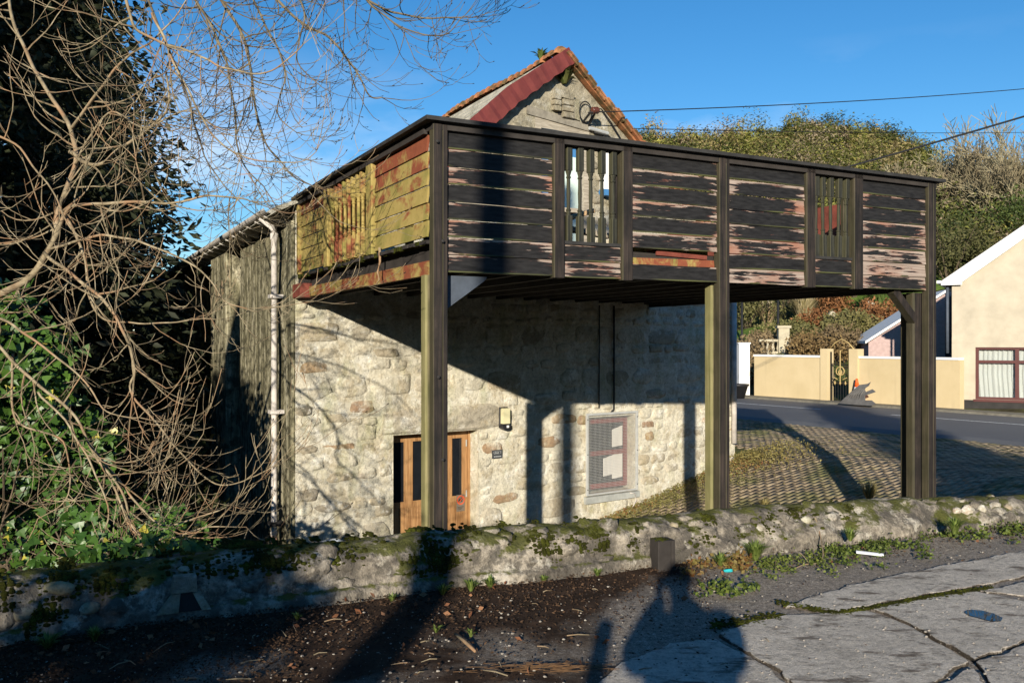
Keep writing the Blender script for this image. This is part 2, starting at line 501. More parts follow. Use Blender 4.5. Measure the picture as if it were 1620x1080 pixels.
M['lampglass'] = simple('yellowed_lamp_cover', (0.62, 0.58, 0.36), 0.35, 0.1, 4, 0.0, 0, 0.5)
M['plaque'] = simple('slate_plaque', (0.05, 0.055, 0.06), 0.5, 0.2, 8, 0.05)
M['ink'] = simple('pale_engraving', (0.42, 0.43, 0.43), 0.7, 0.05, 5, 0.0)
M['signgrey'] = simple('sign_grey', (0.17, 0.14, 0.11), 0.5, 0.1, 5, 0.0)
M['signred'] = simple('sign_red', (0.62, 0.09, 0.03), 0.45, 0.08, 5, 0.0)
M['signblack'] = simple('sign_black', (0.015, 0.015, 0.015), 0.5, 0.1, 5, 0.0)
M['cable'] = simple('black_cable', (0.015, 0.015, 0.016), 0.6, 0.1, 5, 0.0)
M['porcelain'] = simple('brown_porcelain', (0.09, 0.03, 0.02), 0.25, 0.2, 5, 0.0, 0, 0.5)
M['blue'] = simple('blue_paint', (0.06, 0.20, 0.42), 0.5, 0.15, 5, 0.05)
M['mint'] = simple('pale_mint_paint', (0.62, 0.74, 0.66), 0.5, 0.08, 5, 0.05)
M['cream'] = None
a = NT('cream_render', 0.9, 0.15); v = a.pos()
n = a.noise(v, 0.8, 6, 0.6)
c = a.ramp(n, [(0.3, (0.53, 0.42, 0.24)), (0.7, (0.63, 0.51, 0.31))])
st = a.noise(a.map(v, (2.5, 2.5, 0.35)), 1.5, 5, 0.6)
c = a.mix(a.ramp(st, [(0.55, 0.0), (0.75, 0.35)]), c, (0.40, 0.32, 0.2))
a.color(c); a.bump(a.noise(v, 25, 5), 0.3, 0.01); M['cream'] = a.m
M['cream_house'] = simple('pale_cream_house_render', (0.46, 0.405, 0.31), 0.9, 0.2, 1.6, 0.3)
M['pink'] = simple('pink_pebbledash', (0.42, 0.31, 0.29), 0.95, 0.2, 9, 0.4)
M['plinth'] = simple('black_plinth', (0.03, 0.028, 0.027), 0.8, 0.3, 5, 0.3)
M['curtain'] = simple('net_curtain', (0.50, 0.53, 0.50), 0.9, 0.06, 3, 0.0)
M['iron'] = simple('black_iron', (0.014, 0.014, 0.014), 0.5, 0.2, 5, 0.0)
M['gold'] = simple('gold_painted_iron', (0.45, 0.33, 0.14), 0.5, 0.2, 8, 0.0)
M['cone_o'] = simple('orange_cone', (0.75, 0.11, 0.02), 0.5, 0.05, 4, 0.0)
M['cone_w'] = simple('white_cone_sleeve', (0.75, 0.74, 0.72), 0.5, 0.05, 4, 0.0)
M['debris'] = simple('grey_dirty_plastic', (0.11, 0.105, 0.10), 0.8, 0.35, 6, 0.4)
M['sandstone'] = simple('pale_cast_stone', (0.44, 0.39, 0.28), 0.9, 0.15, 8, 0.2)
M['wood_raw'] = simple('raw_pine', (0.46, 0.31, 0.17), 0.8, 0.25, 10, 0.2)
M['teal'] = simple('teal_plastic', (0.03, 0.42, 0.45), 0.4, 0.1, 5, 0.0)
M['litter_white'] = simple('white_plastic', (0.70, 0.72, 0.75), 0.4, 0.05, 5, 0.0)
M['bluesheet'] = simple('pale_blue_sheet', (0.42, 0.47, 0.52), 0.4, 0.2, 3, 0.3)
M['skin'] = simple('skin', (0.45, 0.26, 0.18), 0.6, 0.1, 8, 0.05)
M['coat'] = simple('navy_coat', (0.02, 0.025, 0.04), 0.9, 0.2, 20, 0.1)
M['jeans'] = simple('jeans', (0.05, 0.07, 0.12), 0.9, 0.2, 20, 0.1)
M['hair'] = simple('brown_hair', (0.06, 0.035, 0.02), 0.7, 0.2, 30, 0.2)

# bark, twigs, leaves
M['twig'] = None
a = NT('tan_ash_bark', 0.85, 0.2); v = a.pos()
n = a.noise(v, 9, 5, 0.65)
c = a.ramp(n, [(0.3, (0.10, 0.08, 0.05)), (0.5, (0.25, 0.20, 0.125)), (0.66, (0.36, 0.30, 0.20)), (0.8, (0.46, 0.43, 0.34))])
c = a.mix(a.ramp(a.noise(v, 3.5, 4), [(0.5, 0.0), (0.62, 0.6)]), c, (0.30, 0.155, 0.08))
a.color(c); a.bump(a.noise(v, 70, 4), 0.4, 0.004); M['twig'] = a.m
a = NT('grey_ash_bark', 0.9, 0.15); v = a.pos()
a.color(a.ramp(a.noise(v, 8, 5, 0.65), [(0.3, (0.07, 0.055, 0.04)), (0.6, (0.17, 0.14, 0.09)), (0.8, (0.28, 0.25, 0.15))])); a.bump(a.noise(v, 60, 4), 0.4, 0.004); M['twig_dark'] = a.m
M['bark'] = simple('brown_bark', (0.10, 0.075, 0.05), 0.95, 0.35, 6, 0.6)
M['bud'] = simple('black_bud', (0.02, 0.016, 0.012), 0.8, 0.2, 6, 0.0)

def leaf_mat(name, rough=0.55, spec=0.4, trans=0.15):
    a = NT(name, rough, spec)
    c = a.attr('tint')
    a.color(c)
    a.b.inputs['Subsurface Weight'].default_value = 0.0
    if trans:
        tr = a.n.new('ShaderNodeBsdfTranslucent'); a.link(c, tr.inputs['Color'])
        mx = a.n.new('ShaderNodeMixShader'); mx.inputs[0].default_value = trans
        out = a.n['Material Output']
        a.link(a.b.outputs[0], mx.inputs[1]); a.link(tr.outputs[0], mx.inputs[2]); a.link(mx.outputs[0], out.inputs['Surface'])
    return a.m
M['leaf'] = leaf_mat('leaf', 0.6, 0.3, 0.2)
M['ivyleaf'] = leaf_mat('glossy_ivy_leaf', 0.42, 0.45, 0.12)
M['dry'] = leaf_mat('dry_leaf', 0.9, 0.1, 0.15)
M['tint'] = leaf_mat('matte_tint', 0.95, 0.1, 0.0)

exec_part = None
# ------------------------------------------------------------------ terrain
ROADZ = -0.42
GW_E = Vector((12.9, 25.6, 0)); GW_DIR = Vector((0.55, -0.835, 0)).normalized(); GW_N = Vector((0.835, 0.55, 0)).normalized()
yard_u = np.array([-300, -4, 0, 2.9, 4.5, 6.0, 7.7, 8.6, 9.6, 400.0])
yard_z = np.array([-2.6, -2.0, -1.72, -1.70, -1.52, -1.22, -0.80, -0.62, -0.44, -0.42])
ridge_r = np.array([-1.0, -0.3, -0.1, 0.05, 0.13, 0.22, 0.30, 0.36, 0.42, 0.46, 0.50, 0.55, 0.62, 0.9, 2.0])
ridge_h = np.array([0.0, 2.0, 6.0, 13.0, 19.4, 21.0, 22.6, 23.4, 22.4, 20.3, 16.0, 13.5, 17.0, 20.0, 16.0])

def G(x, y):
    x = np.asarray(x, float); y = np.asarray(y, float)
    u = (x - C0.x) * f1.x + (y - C0.y) * f1.y
    z = np.interp(u, yard_u, yard_z)
    gd = (x - GW_E.x) * GW_N.x + (y - GW_E.y) * GW_N.y
    z = z + np.interp(gd, [0.3, 3, 8, 13, 17], [0, 0.35, 1.9, 3.2, 3.6])
    r = np.where(y > 1, x / np.maximum(y, 1), 2.0)
    rh = np.interp(r, ridge_r, ridge_h)
    D = np.hypot(x, y)
    t = np.clip((gd - 14) / np.maximum(117 * np.clip(r, -.1, 1) + 11.3, 8), 0, 1)
    t = np.where(y > 5, t, 0)
    z = z + rh * (t ** 0.85) * np.where(D > 150, np.clip(1 - (D - 150) / 500, 0.2, 1), 1)
    return z

# parapet wall base line, measured on the road surface
wall_px = [(-260, 1115), (0, 1033), (250, 993), (500, 962), (690, 938), (850, 922), (1000, 905), (1160, 888), (1330, 869), (1480, 851), (1620, 836), (1900, 806)]
WALL_LINE = [on_ground(*p) for p in wall_px]
WALL_LINE = [WALL_LINE[0] + Vector((-3.2, -1.6, 0))] + WALL_LINE + [WALL_LINE[-1] + Vector((6, 2.7, 0))]
wl_x = np.array([p.x for p in WALL_LINE]); wl_y = np.array([p.y for p in WALL_LINE])

# ground sheet
us = np.concatenate([np.arange(-320, -14, 12), np.arange(-14, 20, 0.45), np.arange(20, 70, 2.5), np.arange(70, 420, 14)])
vs = np.concatenate([np.arange(-200, -12, 10), np.arange(-12, 18, 0.45), np.arange(18, 130, 2.5), np.arange(130, 520, 16)])
UU, VV = np.meshgrid(us, vs, indexing='ij')
X = C0.x + UU * f1.x + VV * f2.x; Y = C0.y + UU * f1.y + VV * f2.y
Z = G(X, Y)
front = Y - (np.interp(X, wl_x, wl_y) + 0.30)
Z = np.where(front < 0, -0.08, Z)
Z = Z - 0.05
ii = np.arange(UU.size).reshape(UU.shape)
F = np.stack([ii[:-1, :-1], ii[1:, :-1], ii[1:, 1:], ii[:-1, 1:]], -1).reshape(-1, 4)
a = NT('yard_earth', 0.95, 0.1); v = a.pos()
n = a.noise(v, 1.3, 7, 0.65)
c = a.ramp(n, [(0.35, (0.035, 0.028, 0.018)), (0.5, (0.085, 0.075, 0.035)), (0.62, (0.09, 0.11, 0.03)), (0.75, (0.15, 0.13, 0.07))])
a.color(c); a.bump(a.noise(v, 14, 6, 0.7), 0.6, 0.04); M['earth'] = a.m
g = np_mesh('ground', np.stack([X, Y, Z], -1).reshape(-1, 3), F, M['earth'], smooth=True)
tag(g, kind='structure')

# near road: worn tarmac under leaf mould
a = NT('worn_tarmac_with_leaf_mould', 0.92, 0.15); v = a.pos()
fine = a.noise(v, 120, 3, 0.7); mid = a.noise(v, 5, 7, 0.7); big = a.noise(v, 0.9, 6, 0.62, 0.5)
fine = a.math('ADD', a.math('MULTIPLY', fine, 0.35), a.math('MULTIPLY', a.noise(v, 30, 6, 0.82), 0.65))
tar = a.ramp(fine, [(0.35, (0.085, 0.07, 0.056)), (0.52, (0.27, 0.23, 0.185)), (0.68, (0.60, 0.53, 0.44))])
mould = a.ramp(mid, [(0.3, (0.014, 0.009, 0.006)), (0.55, (0.05, 0.030, 0.019)), (0.75, (0.12, 0.075, 0.046))])
pz = a.sep(v)
q = a.math('ADD', a.math('MULTIPLY', pz[0], -0.46), pz[1])          # distance-like coordinate across the road
near = a.rangef(q, 4.9, 5.8, 0.0, 1.0)
right = a.rangef(pz[0], 0.4, 2.0, 0.0, 0.46)
mk = a.math('SUBTRACT', a.math('ADD', a.math('MULTIPLY', near, 0.30), a.math('MULTIPLY', big, 0.9)), right)
c = a.mix(a.ramp(mk, [(0.32, 0.0), (0.50, 1.0)]), tar, mould)
sp = a.voro(v, 55, 'F1', 'Distance'); spr = a.voro(v, 55, 'F1', 'Color')
sc = a.n.new('ShaderNodeSeparateColor'); a.link(spr, sc.inputs[0])
c = a.mix(a.math('MULTIPLY', a.ramp(sp, [(0.14, 1.0), (0.26, 0.0)]), a.ramp(sc.outputs[0], [(0.82, 0.0), (0.86, 0.8)])), c, (0.32, 0.29, 0.25))
a.color(c); a.bump(a.math('ADD', mid, a.math('MULTIPLY', fine, 0.5)), 0.7, 0.025); M['near_road'] = a.m
xs = np.concatenate([np.arange(-40, -5, 2.5), np.arange(-5, 7, 0.09), np.arange(7, 60, 2.5)])
nv = 70
rows = []
for x in xs:
    y1 = np.interp(x, wl_x, wl_y) + 0.2
    t = np.linspace(0, 1, nv) ** 2.2
    yy = y1 - t * (y1 + 40)
    zz = []
    for y in yy:
        h = 0.012 * mnoise.noise((x * 1.4, y * 1.4, 0)) + 0.006 * mnoise.noise((x * 6, y * 6, 3))
        dd = y1 - y
        h += 0.05 * max(0, 1 - dd / 0.7) ** 2                       # mould banked against the wall
        h += max(0.0, -0.06 - y) * 0.0
        zz.append(h)
    rows.append(np.stack([np.full(nv, x), yy, zz], -1))
V = np.stack(rows)
ii = np.arange(V.shape[0] * nv).reshape(V.shape[0], nv)
F = np.stack([ii[:-1, 1:], ii[1:, 1:], ii[1:, :-1], ii[:-1, :-1]], -1).reshape(-1, 4)
near_road = np_mesh('near_road', V.reshape(-1, 3), F, M['near_road'], smooth=True)
tag(near_road, kind='structure')

# concrete slabs in the road, broken along joints
a = NT('weathered_concrete', 0.93, 0.15); v = a.pos()
fine = a.noise(v, 95, 4, 0.75); big = a.noise(v, 1.6, 7, 0.65); st = a.noise(a.map(v, (2.2, 5.5, 1), rot=(0, 0, 0.25)), 1.5, 6, 0.65)
c = a.ramp(fine, [(0.3, (0.54, 0.485, 0.405)), (0.55, (0.71, 0.645, 0.555)), (0.75, (0.80, 0.74, 0.655))])
mot = a.noise(v, 21, 6, 0.78)
c = a.mix(1.0, c, a.ramp(mot, [(0.33, 0.45), (0.47, 0.9), (0.62, 1.1)]), 'MULTIPLY')
c = a.mix(a.math('MULTIPLY', a.ramp(st, [(0.55, 0.0), (0.64, 1.0)]), 0.8), c, (0.10, 0.075, 0.055))
c = a.mix(a.math('MULTIPLY', a.ramp(big, [(0.5, 0.0), (0.75, 0.6)]), 1.0), c, (0.30, 0.27, 0.23))
eg = a.n.new('ShaderNodeAttribute'); eg.attribute_name = 'edge'
dm = a.math('ADD', a.math('ADD', a.math('MULTIPLY', a.noise(v, 5, 6, 0.7), 0.7), a.math('MULTIPLY', mot, 0.35)), a.math('MULTIPLY', eg.outputs['Fac'], 0.30))
c = a.mix(a.ramp(dm, [(0.66, 0.0), (0.76, 0.95)]), c, a.ramp(fine, [(0.35, (0.03, 0.022, 0.016)), (0.7, (0.12, 0.095, 0.07))]))
a.color(c); a.bump(a.math('ADD', a.math('ADD', a.noise(v, 32, 5, 0.7), mot), fine), 0.9, 0.02); M['concrete'] = a.m
slabs_px = [
    [(930, 1100), (985, 1052), (1060, 1022), (1128, 1014), (1180, 1040), (1225, 1066), (1262, 1110)],
    [(1140, 1008), (1170, 992), (1240, 977), (1335, 972), (1374, 970), (1442, 994), (1490, 1024), (1533, 1050), (1480, 1082), (1440, 1110), (1275, 1110), (1236, 1066), (1188, 1040)],
    [(1378, 966), (1468, 949), (1545, 938), (1610, 952), (1700, 970), (1700, 990), (1630, 1014), (1580, 1032), (1540, 1046), (1500, 1022), (1448, 993)],
    [(1548, 1052), (1586, 1038), (1634, 1020), (1720, 1000), (1760, 1120), (1590, 1120), (1562, 1080)],
    [(1470, 1096), (1540, 1060), (1556, 1084), (1580, 1120), (1470, 1130)],
    [(1240, 962), (1322, 970), (1380, 960), (1460, 944), (1560, 927), (1700, 898), (1700, 868), (1620, 874), (1480, 900), (1340, 930)],
    [(1552, 938), (1640, 920), (1720, 906), (1720, 955), (1620, 946)],
]
for px in slabs_px:
    pts = [on_ground(*p) for p in px]
    out = []
    for i in range(len(pts)):
        p, q = pts[i], pts[(i + 1) % len(pts)]
        n = max(2, int((q - p).length / 0.035))
        for k in range(n):
            w = p.lerp(q, k / n)
            j = 0.022
            out.append((w.x + j * mnoise.noise((w.x * 9, w.y * 9, 1)) + 0.012 * mnoise.noise((w.x * 31, w.y * 31, 5)),
                        w.y + j * mnoise.noise((w.x * 9, w.y * 9, 2)) + 0.012 * mnoise.noise((w.x * 31, w.y * 31, 8))))
    m = MB()
    cx = sum(p[0] for p in out) / len(out); cy = sum(p[1] for p in out) / len(out)
    n = len(out)
    ring = lambda s, z: [(cx + (p[0] - cx) * s, cy + (p[1] - cy) * s, z) for p in out]
    rings = [(1.0, -.02, 1.0), (.9985, .012, .9), (.99, .017, .5), (.955, .0175, .2), (.80, .018, .02), (.4, .018, 0.0)]
    vs_ = sum([ring(s, z) for s, z, _ in rings], [])
    fs_ = [(q * n + i, q * n + (i + 1) % n, (q + 1) * n + (i + 1) % n, (q + 1) * n + i) for q in range(len(rings) - 1) for i in range(n)] + [tuple(range(5 * n, 6 * n))]
    m.add(vs_, fs_)
    o = m.build('concrete_slab', M['concrete'], near_road)
    at_ = o.data.attributes.new('edge', 'FLOAT', 'POINT'); at_.data.foreach_set('value', np.repeat(np.array([r_[2] for r_ in rings], dtype=np.float32), n))

# puddle
pts = [on_ground(x, y, 0.02) for x, y in [(1524, 968), (1536, 964), (1556, 966), (1572, 970), (1586, 977), (1584, 982), (1568, 983), (1548, 977), (1532, 973)]]
m = MB()
n = 40; out = []
for i in range(n):
    t = i / n * len(pts); k = int(t); w = pts[k].lerp(pts[(k + 1) % len(pts)], t - k)
    out.append((w.x + 0.01 * mnoise.noise((w.x * 20, w.y * 20, 0)), w.y + 0.01 * mnoise.noise((w.x * 20, w.y * 20, 4))))
m.prism(out, 0.012, 0.0225, 'z')
a = NT('still_water', 0.02, 0.5); a.color((0.01, 0.01, 0.012)); a.b.inputs['IOR'].default_value = 1.33
pud = m.build('puddle', a.m); tag(pud, kind='structure')

# far road (tarmac) with a broken centre line
def gwp(k, n, z=0.0):
    """point k metres along the garden wall from its right end, n metres out into the road"""
    p = GW_E - GW_DIR * k - GW_N * n
    return Vector((p.x, p.y, z))
a = NT('grey_tarmac', 0.85, 0.25); v = a.pos()
n1 = a.noise(v, 60, 4, 0.7); n2 = a.noise(a.map(v, (1, 1, 1)), 0.5, 5)
c = a.ramp(n1, [(0.3, (0.085, 0.087, 0.092)), (0.7, (0.17, 0.172, 0.178))])
c = a.mix(a.ramp(n2, [(0.4, 0.0), (0.7, 0.5)]), c, (0.10, 0.10, 0.105))
a.color(c); a.bump(n1, 0.4, 0.01); M['tarmac'] = a.m
m = MB()
ks = np.linspace(-45, 60, 60)
for i in range(len(ks) - 1):
    m.add([gwp(ks[i], 0.55, ROADZ + 0.0), gwp(ks[i + 1], 0.55, ROADZ), gwp(ks[i + 1], 6.45, ROADZ), gwp(ks[i], 6.45, ROADZ), gwp(ks[i + 1], 6.75, ROADZ - .06), gwp(ks[i], 6.75, ROADZ - .06)], [(0, 1, 2, 3), (3, 2, 4, 5)])
fr = m.build('far_road', M['tarmac']); tag(fr, kind='structure')
a = NT('road_paint', 0.8, 0.2); v = a.pos()
a.color(a.ramp(a.noise(v, 12, 6, 0.7), [(0.35, (0.25, 0.25, 0.25)), (0.5, (0.72, 0.72, 0.70))])); M['paint'] = a.m
for k0, k1 in [(6.3, 2.7), (.4, -3.4), (12.3, 8.6), (-5.7, -9.5), (18.5, 14.6)]:
    m = MB(); m.add([gwp(k0, 2.62, ROADZ + 0.005), gwp(k1, 2.62, ROADZ + 0.005), gwp(k1, 2.74, ROADZ + 0.005), gwp(k0, 2.74, ROADZ + 0.005)], [(0, 1, 2, 3)])
    m.build('road_marking', M['paint'], fr)
# narrow dirty verge at the foot of the garden wall
m = MB(); m.prism([(0, 0), (0.56, 0), (0.5, 0.07), (0, 0.09)], -45, 60, 'x')
vg = m.build('verge', simple('gritty_verge', (0.17, 0.155, 0.12), 0.95, 0.35, 7, 0.6))
p = gwp(0, 0, ROADZ - 0.01); vg.matrix_world = Matrix(((-GW_DIR.x, -GW_N.x, 0, p.x), (-GW_DIR.y, -GW_N.y, 0, p.y), (0, 0, 1, p.z), (0, 0, 0, 1)))
tag(vg, kind='structure')

# block paving of the yard
a = NT('brown_block_paver', 0.9, 0.2); v = a.pos()
rnd = a.noise(a.map(v, (9, 9, 9)), 1.0, 2)
vc = a.n.new('ShaderNodeSeparateColor'); a.link(a.voro(v, 7.5, 'F1', 'Color'), vc.inputs[0])
c = a.mix(vc.outputs[0], (0.17, 0.132, 0.09), (0.33, 0.262, 0.178))
c = a.mix(a.ramp(a.noise(v, 1.1, 6, 0.65), [(0.47, 0.0), (0.62, 0.7)]), c, (0.10, 0.115, 0.03))
c = a.mix(a.ramp(a.noise(v, 0.5, 5, 0.6), [(0.5, 0.0), (0.7, 0.45)]), c, (0.07, 0.055, 0.04))
a.color(c); a.bump(a.noise(v, 40, 4), 0.4, 0.01); M['paver'] = a.m
yard = None
pv = []
ang = R(31)
e1 = Vector((math.cos(ang), math.sin(ang), 0)); e2 = Vector((-math.sin(ang), math.cos(ang), 0))
org = Vector((2.0, 9.0, 0))
for j in range(-40, 190):
    for i in range(-30, 110):
        px_, py_ = i * 0.206 + (0.103 if j % 2 else 0), j * 0.104
        p = org + e1 * px_ + e2 * py_
        uF = (p - C0).dot(f1); vF = (p - C0).dot(f2)
        if p.y < np.interp(p.x, wl_x, wl_y) + 1.2: continue
        if uF < 9.45 and vF > -0.08: continue
        if uF < 4.6: continue
        q = (p - GW_E).dot(GW_N)
        if q > -6.35: continue
        if p.x > 0.60 * p.y + 1.5: continue
        if p.y > 26: continue
        pv.append((p, p.length))
pv.sort(key=lambda t: t[1] - 0.15 * t[0].x)
paver_m = MB()
paver_m.add([(-.099, -.048, -.06), (.099, -.048, -.06), (.099, .048, -.06), (-.099, .048, -.06), (-.097, -.0465, -.039), (.097, -.0465, -.039), (.097, .0465, -.039), (-.097, .0465, -.039)],
            [(0, 1, 5, 4), (1, 2, 6, 5), (2, 3, 7, 6), (3, 0, 4, 7), (4, 5, 6, 7)])
paver_mesh = paver_m.mesh('paver', M['paver'])
yard = bpy.data.objects.new('yard_paving', None); COL.objects.link(yard); tag(yard, kind='structure')
# joint bed
m = MB()
bed_v = []; bed_f = []
vis = [t for t in pv if t[0].x / t[0].y < 0.58 and t[0].y > 10.2]
for p, _ in vis[:300]:
    z = float(G(p.x, p.y))
    zx = float(G(p.x + e1.x * .1, p.y + e1.y * .1)); zy = float(G(p.x + e2.x * .05, p.y + e2.y * .05))
    nrm = Vector((-(zx - z) / .1, -(zy - z) / .05, 1))
    o = link_mesh('paver', paver_mesh, yard, (p.x, p.y, z + random.uniform(-.004, .004)))
    o.rotation_euler = (math.atan2((zy - z), .05) + random.uniform(-.02, .02), -math.atan2((zx - z), .1) + random.uniform(-.015, .015), ang + random.uniform(-.02, .02))
done = set(id(t) for t in vis[:300])
rest = [t for t in pv if id(t) not in done]
base = np.array(paver_m.v); bf = np.array(paver_m.f)
ca, sa = math.cos(ang), math.sin(ang)
allv = []; allf = []; nb = 0
for p, _ in rest:
    dz = .012 * mnoise.noise((p.x * .9, p.y * .9, 2)) + random.uniform(-.007, .007)
    z0 = G(p.x + base[:, 0] * ca - base[:, 1] * sa, p.y + base[:, 0] * sa + base[:, 1] * ca)
    vv = np.stack([p.x + base[:, 0] * ca - base[:, 1] * sa, p.y + base[:, 0] * sa + base[:, 1] * ca, z0 + base[:, 2] + dz], -1)
    allv.append(vv); allf.append(bf + nb); nb += 8
o = np_mesh('paver_field', np.concatenate(allv), np.concatenate(allf), M['paver'], yard); tag(o, kind='stuff')
# ------------------------------------------------------------------ parapet wall
a = NT('lichened_parapet', 0.95, 0.1); v = a.pos()
big = a.noise(v, 2.1, 8, 0.68, 0.4); mid = a.noise(v, 9, 7, 0.7); fine = a.noise(v, 48, 4, 0.7)
c = a.ramp(big, [(0.32, (0.07, 0.063, 0.054)), (0.44, (0.16, 0.14, 0.115)), (0.55, (0.36, 0.315, 0.25)), (0.70, (0.56, 0.50, 0.41))])
c = a.mix(1.0, c, a.ramp(a.noise(v, 24, 6, 0.78), [(0.33, 0.4), (0.5, 0.95), (0.65, 1.2)]), 'MULTIPLY')
c = a.mix(a.ramp(mid, [(0.42, 0.85), (0.53, 0.0)]), c, (0.10, 0.09, 0.075))
c = a.mix(a.ramp(a.noise(v, 5.5, 7, 0.7), [(0.56, 0.0), (0.63, 0.75)]), c, (0.53, 0.49, 0.41))
nz = a.sep(a.normal())[2]
mos = a.math('ADD', a.noise(v, 3.3, 9, 0.74), a.rangef(nz, 0.2, 0.95, -0.085, 0.105))
c = a.mix(a.ramp(mos, [(0.54, 0.0), (0.60, 0.9)]), c, a.mix(a.noise(v, 14, 4), (0.035, 0.035, 0.010), (0.13, 0.14, 0.025)))
a.color(c); a.bump(a.math('ADD', a.math('ADD', mid, big), a.math('MULTIPLY', fine, 0.6)), 0.9, 0.035); M['parapet'] = a.m
wall_thing = thing('boundary_wall', 'low lichened stone parapet with moss running along the near road edge', 'wall', (0, 0, 0))
# resample line
pl = []; 
for i in range(len(WALL_LINE) - 1):
    p, q = WALL_LINE[i], WALL_LINE[i + 1]
    n = max(1, int((q - p).length / 0.03))
    pl += [p.lerp(q, k / n) for k in range(n)]
pl.append(WALL_LINE[-1])
pl = np.array([(p.x, p.y) for p in pl])
for _ in range(12):
    pl[1:-1] = (pl[:-2] + 2 * pl[1:-1] + pl[2:]) / 4
crest_x = [-6, -2.65, -1.2, -0.5, 0.6, 1.9, 3.3, 4.9, 9]
crest_h = [0.36, 0.345, 0.335, 0.335, 0.32, 0.315, 0.28, 0.22, 0.20]
def wall_prof(x):
    h = np.interp(x, crest_x, crest_h)
    pk = np.interp(x, [-2.0, -1.5, 0.6, 1.2], [0, 1, 1, 0])          # concrete plinth stretch
    b = 0.035 * pk
    rr = np.interp(x, [0.5, 2.0, 5], [0.0, 1, 1])                     # battered, rounder to the right
    return [(0.0 - b, -0.06), (0.0 - b, 0.03), (0.004 - b, 0.085), (0.012, 0.105), (0.02 + .03 * rr, h * 0.5), (0.035 + .07 * rr, h * 0.68), (0.06 + .1 * rr, h * 0.84),
            (0.11 + .1 * rr, h * 0.95), (0.19 + .06 * rr, h * 1.0), (0.27 + .04 * rr, h * 1.0), (0.36 + .02 * rr, h * 0.96), (0.44, h * 0.86), (0.50, h * 0.6), (0.52, -0.4), (0.54, -2.4)]
def wall_disp(p, k_soft=1.0):
    chip = max(0.0, mnoise.noise(p * 3.1 + Vector((5, 1, 2))) - .18)
    return k_soft * (.042 * mnoise.noise(p * 1.6) + .030 * mnoise.noise(p * 4.6) + .018 * mnoise.noise(p * 11.5) + .009 * mnoise.noise(p * 27) - .11 * chip)
V = []
npf = 40
for i in range(len(pl)):
    t = pl[min(i + 1, len(pl) - 1)] - pl[max(i - 1, 0)]
    t = t / np.linalg.norm(t); nrm = np.array([-t[1], t[0]])
    pr_ = np.array(wall_prof(pl[i][0])); sl = np.concatenate([[0], np.cumsum(np.hypot(np.diff(pr_[:, 0]), np.diff(pr_[:, 1])))])
    e0 = sl[12]; tt_ = np.concatenate([np.linspace(0, e0, 36), np.linspace(e0, sl[-1], 5)[1:]])
    for a_, z_ in zip(np.interp(tt_, sl, pr_[:, 0]), np.interp(tt_, sl, pr_[:, 1])):
        q = pl[i] + nrm * a_
        p = Vector((q[0], q[1], z_))
        if z_ > -0.3:
            d = wall_disp(p, .35 if (z_ < .10 and a_ < .1) else 1.0)
            p = p + Vector((-nrm[0] * d * .8, -nrm[1] * d * .8, d * 0.7 if z_ > .1 else 0))
        V.append(tuple(p))
ii = np.arange(len(V)).reshape(-1, npf)
F = np.stack([ii[:-1, :-1], ii[1:, :-1], ii[1:, 1:], ii[:-1, 1:]], -1).reshape(-1, 4)
# finer subdivision of the profile comes from a simple subdivision modifier
wo = np_mesh('wall_body', V, F, M['parapet'], wall_thing, smooth=True)
PL = pl
def wall_pt(px, frac, out=0.0):
    """point on the wall face: photo column px, frac 0 foot .. 1 crest of the road face; (pos, outward normal)"""
    xs_ = (px - 810) / FPX
    k = int(np.argmin(np.abs(PL[:, 0] / PL[:, 1] - xs_ - (PL[:, 1] < 0.5) * 99)))
    t = PL[min(k + 1, len(PL) - 1)] - PL[max(k - 1, 0)]; t = t / np.linalg.norm(t)
    nrm = np.array([-t[1], t[0]])
    prof = wall_prof(PL[k][0])[1:10]
    zz = [p[1] for p in prof]; aa = [p[0] for p in prof]
    h = zz[-1] * frac if frac < 1 else zz[-1]
    a_ = np.interp(h, zz, aa)
    if frac > 1: a_ = aa[-1] + (frac - 1)
    q = PL[k] + nrm * (a_ - out)
    d_ = wall_disp(Vector((q[0], q[1], h)), 1.0 if h > .1 else .35); q = q - nrm * d_ * .8; h += d_ * .7
    return Vector((q[0], q[1], h)), Vector((-nrm[0], -nrm[1], 0)), Vector((t[0], t[1], 0))

def lump(m, c, rad, seed, n=7, rings=4, axis=Vector((0, 0, 1))):
    """rough rounded lump; rad = (rx, ry, rz)"""
    b = len(m.v)
    for j in range(rings + 1):
        ph = math.pi * j / rings
        for k in range(n):
            g = 2 * math.pi * k / n
            d = Vector((math.sin(ph) * math.cos(g), math.sin(ph) * math.sin(g), math.cos(ph)))
            s = 1 + 0.38 * mnoise.noise(d * 1.4 + Vector((seed * 3.1, seed * 1.7, seed)))
            m.v.append((c[0] + d.x * rad[0] * s, c[1] + d.y * rad[1] * s, c[2] + d.z * rad[2] * s))
    for j in range(rings):
        for k in range(n):
            k2 = (k + 1) % n
            m.f.append((b + j * n + k, b + (j + 1) * n + k, b + (j + 1) * n + k2, b + j * n + k2))

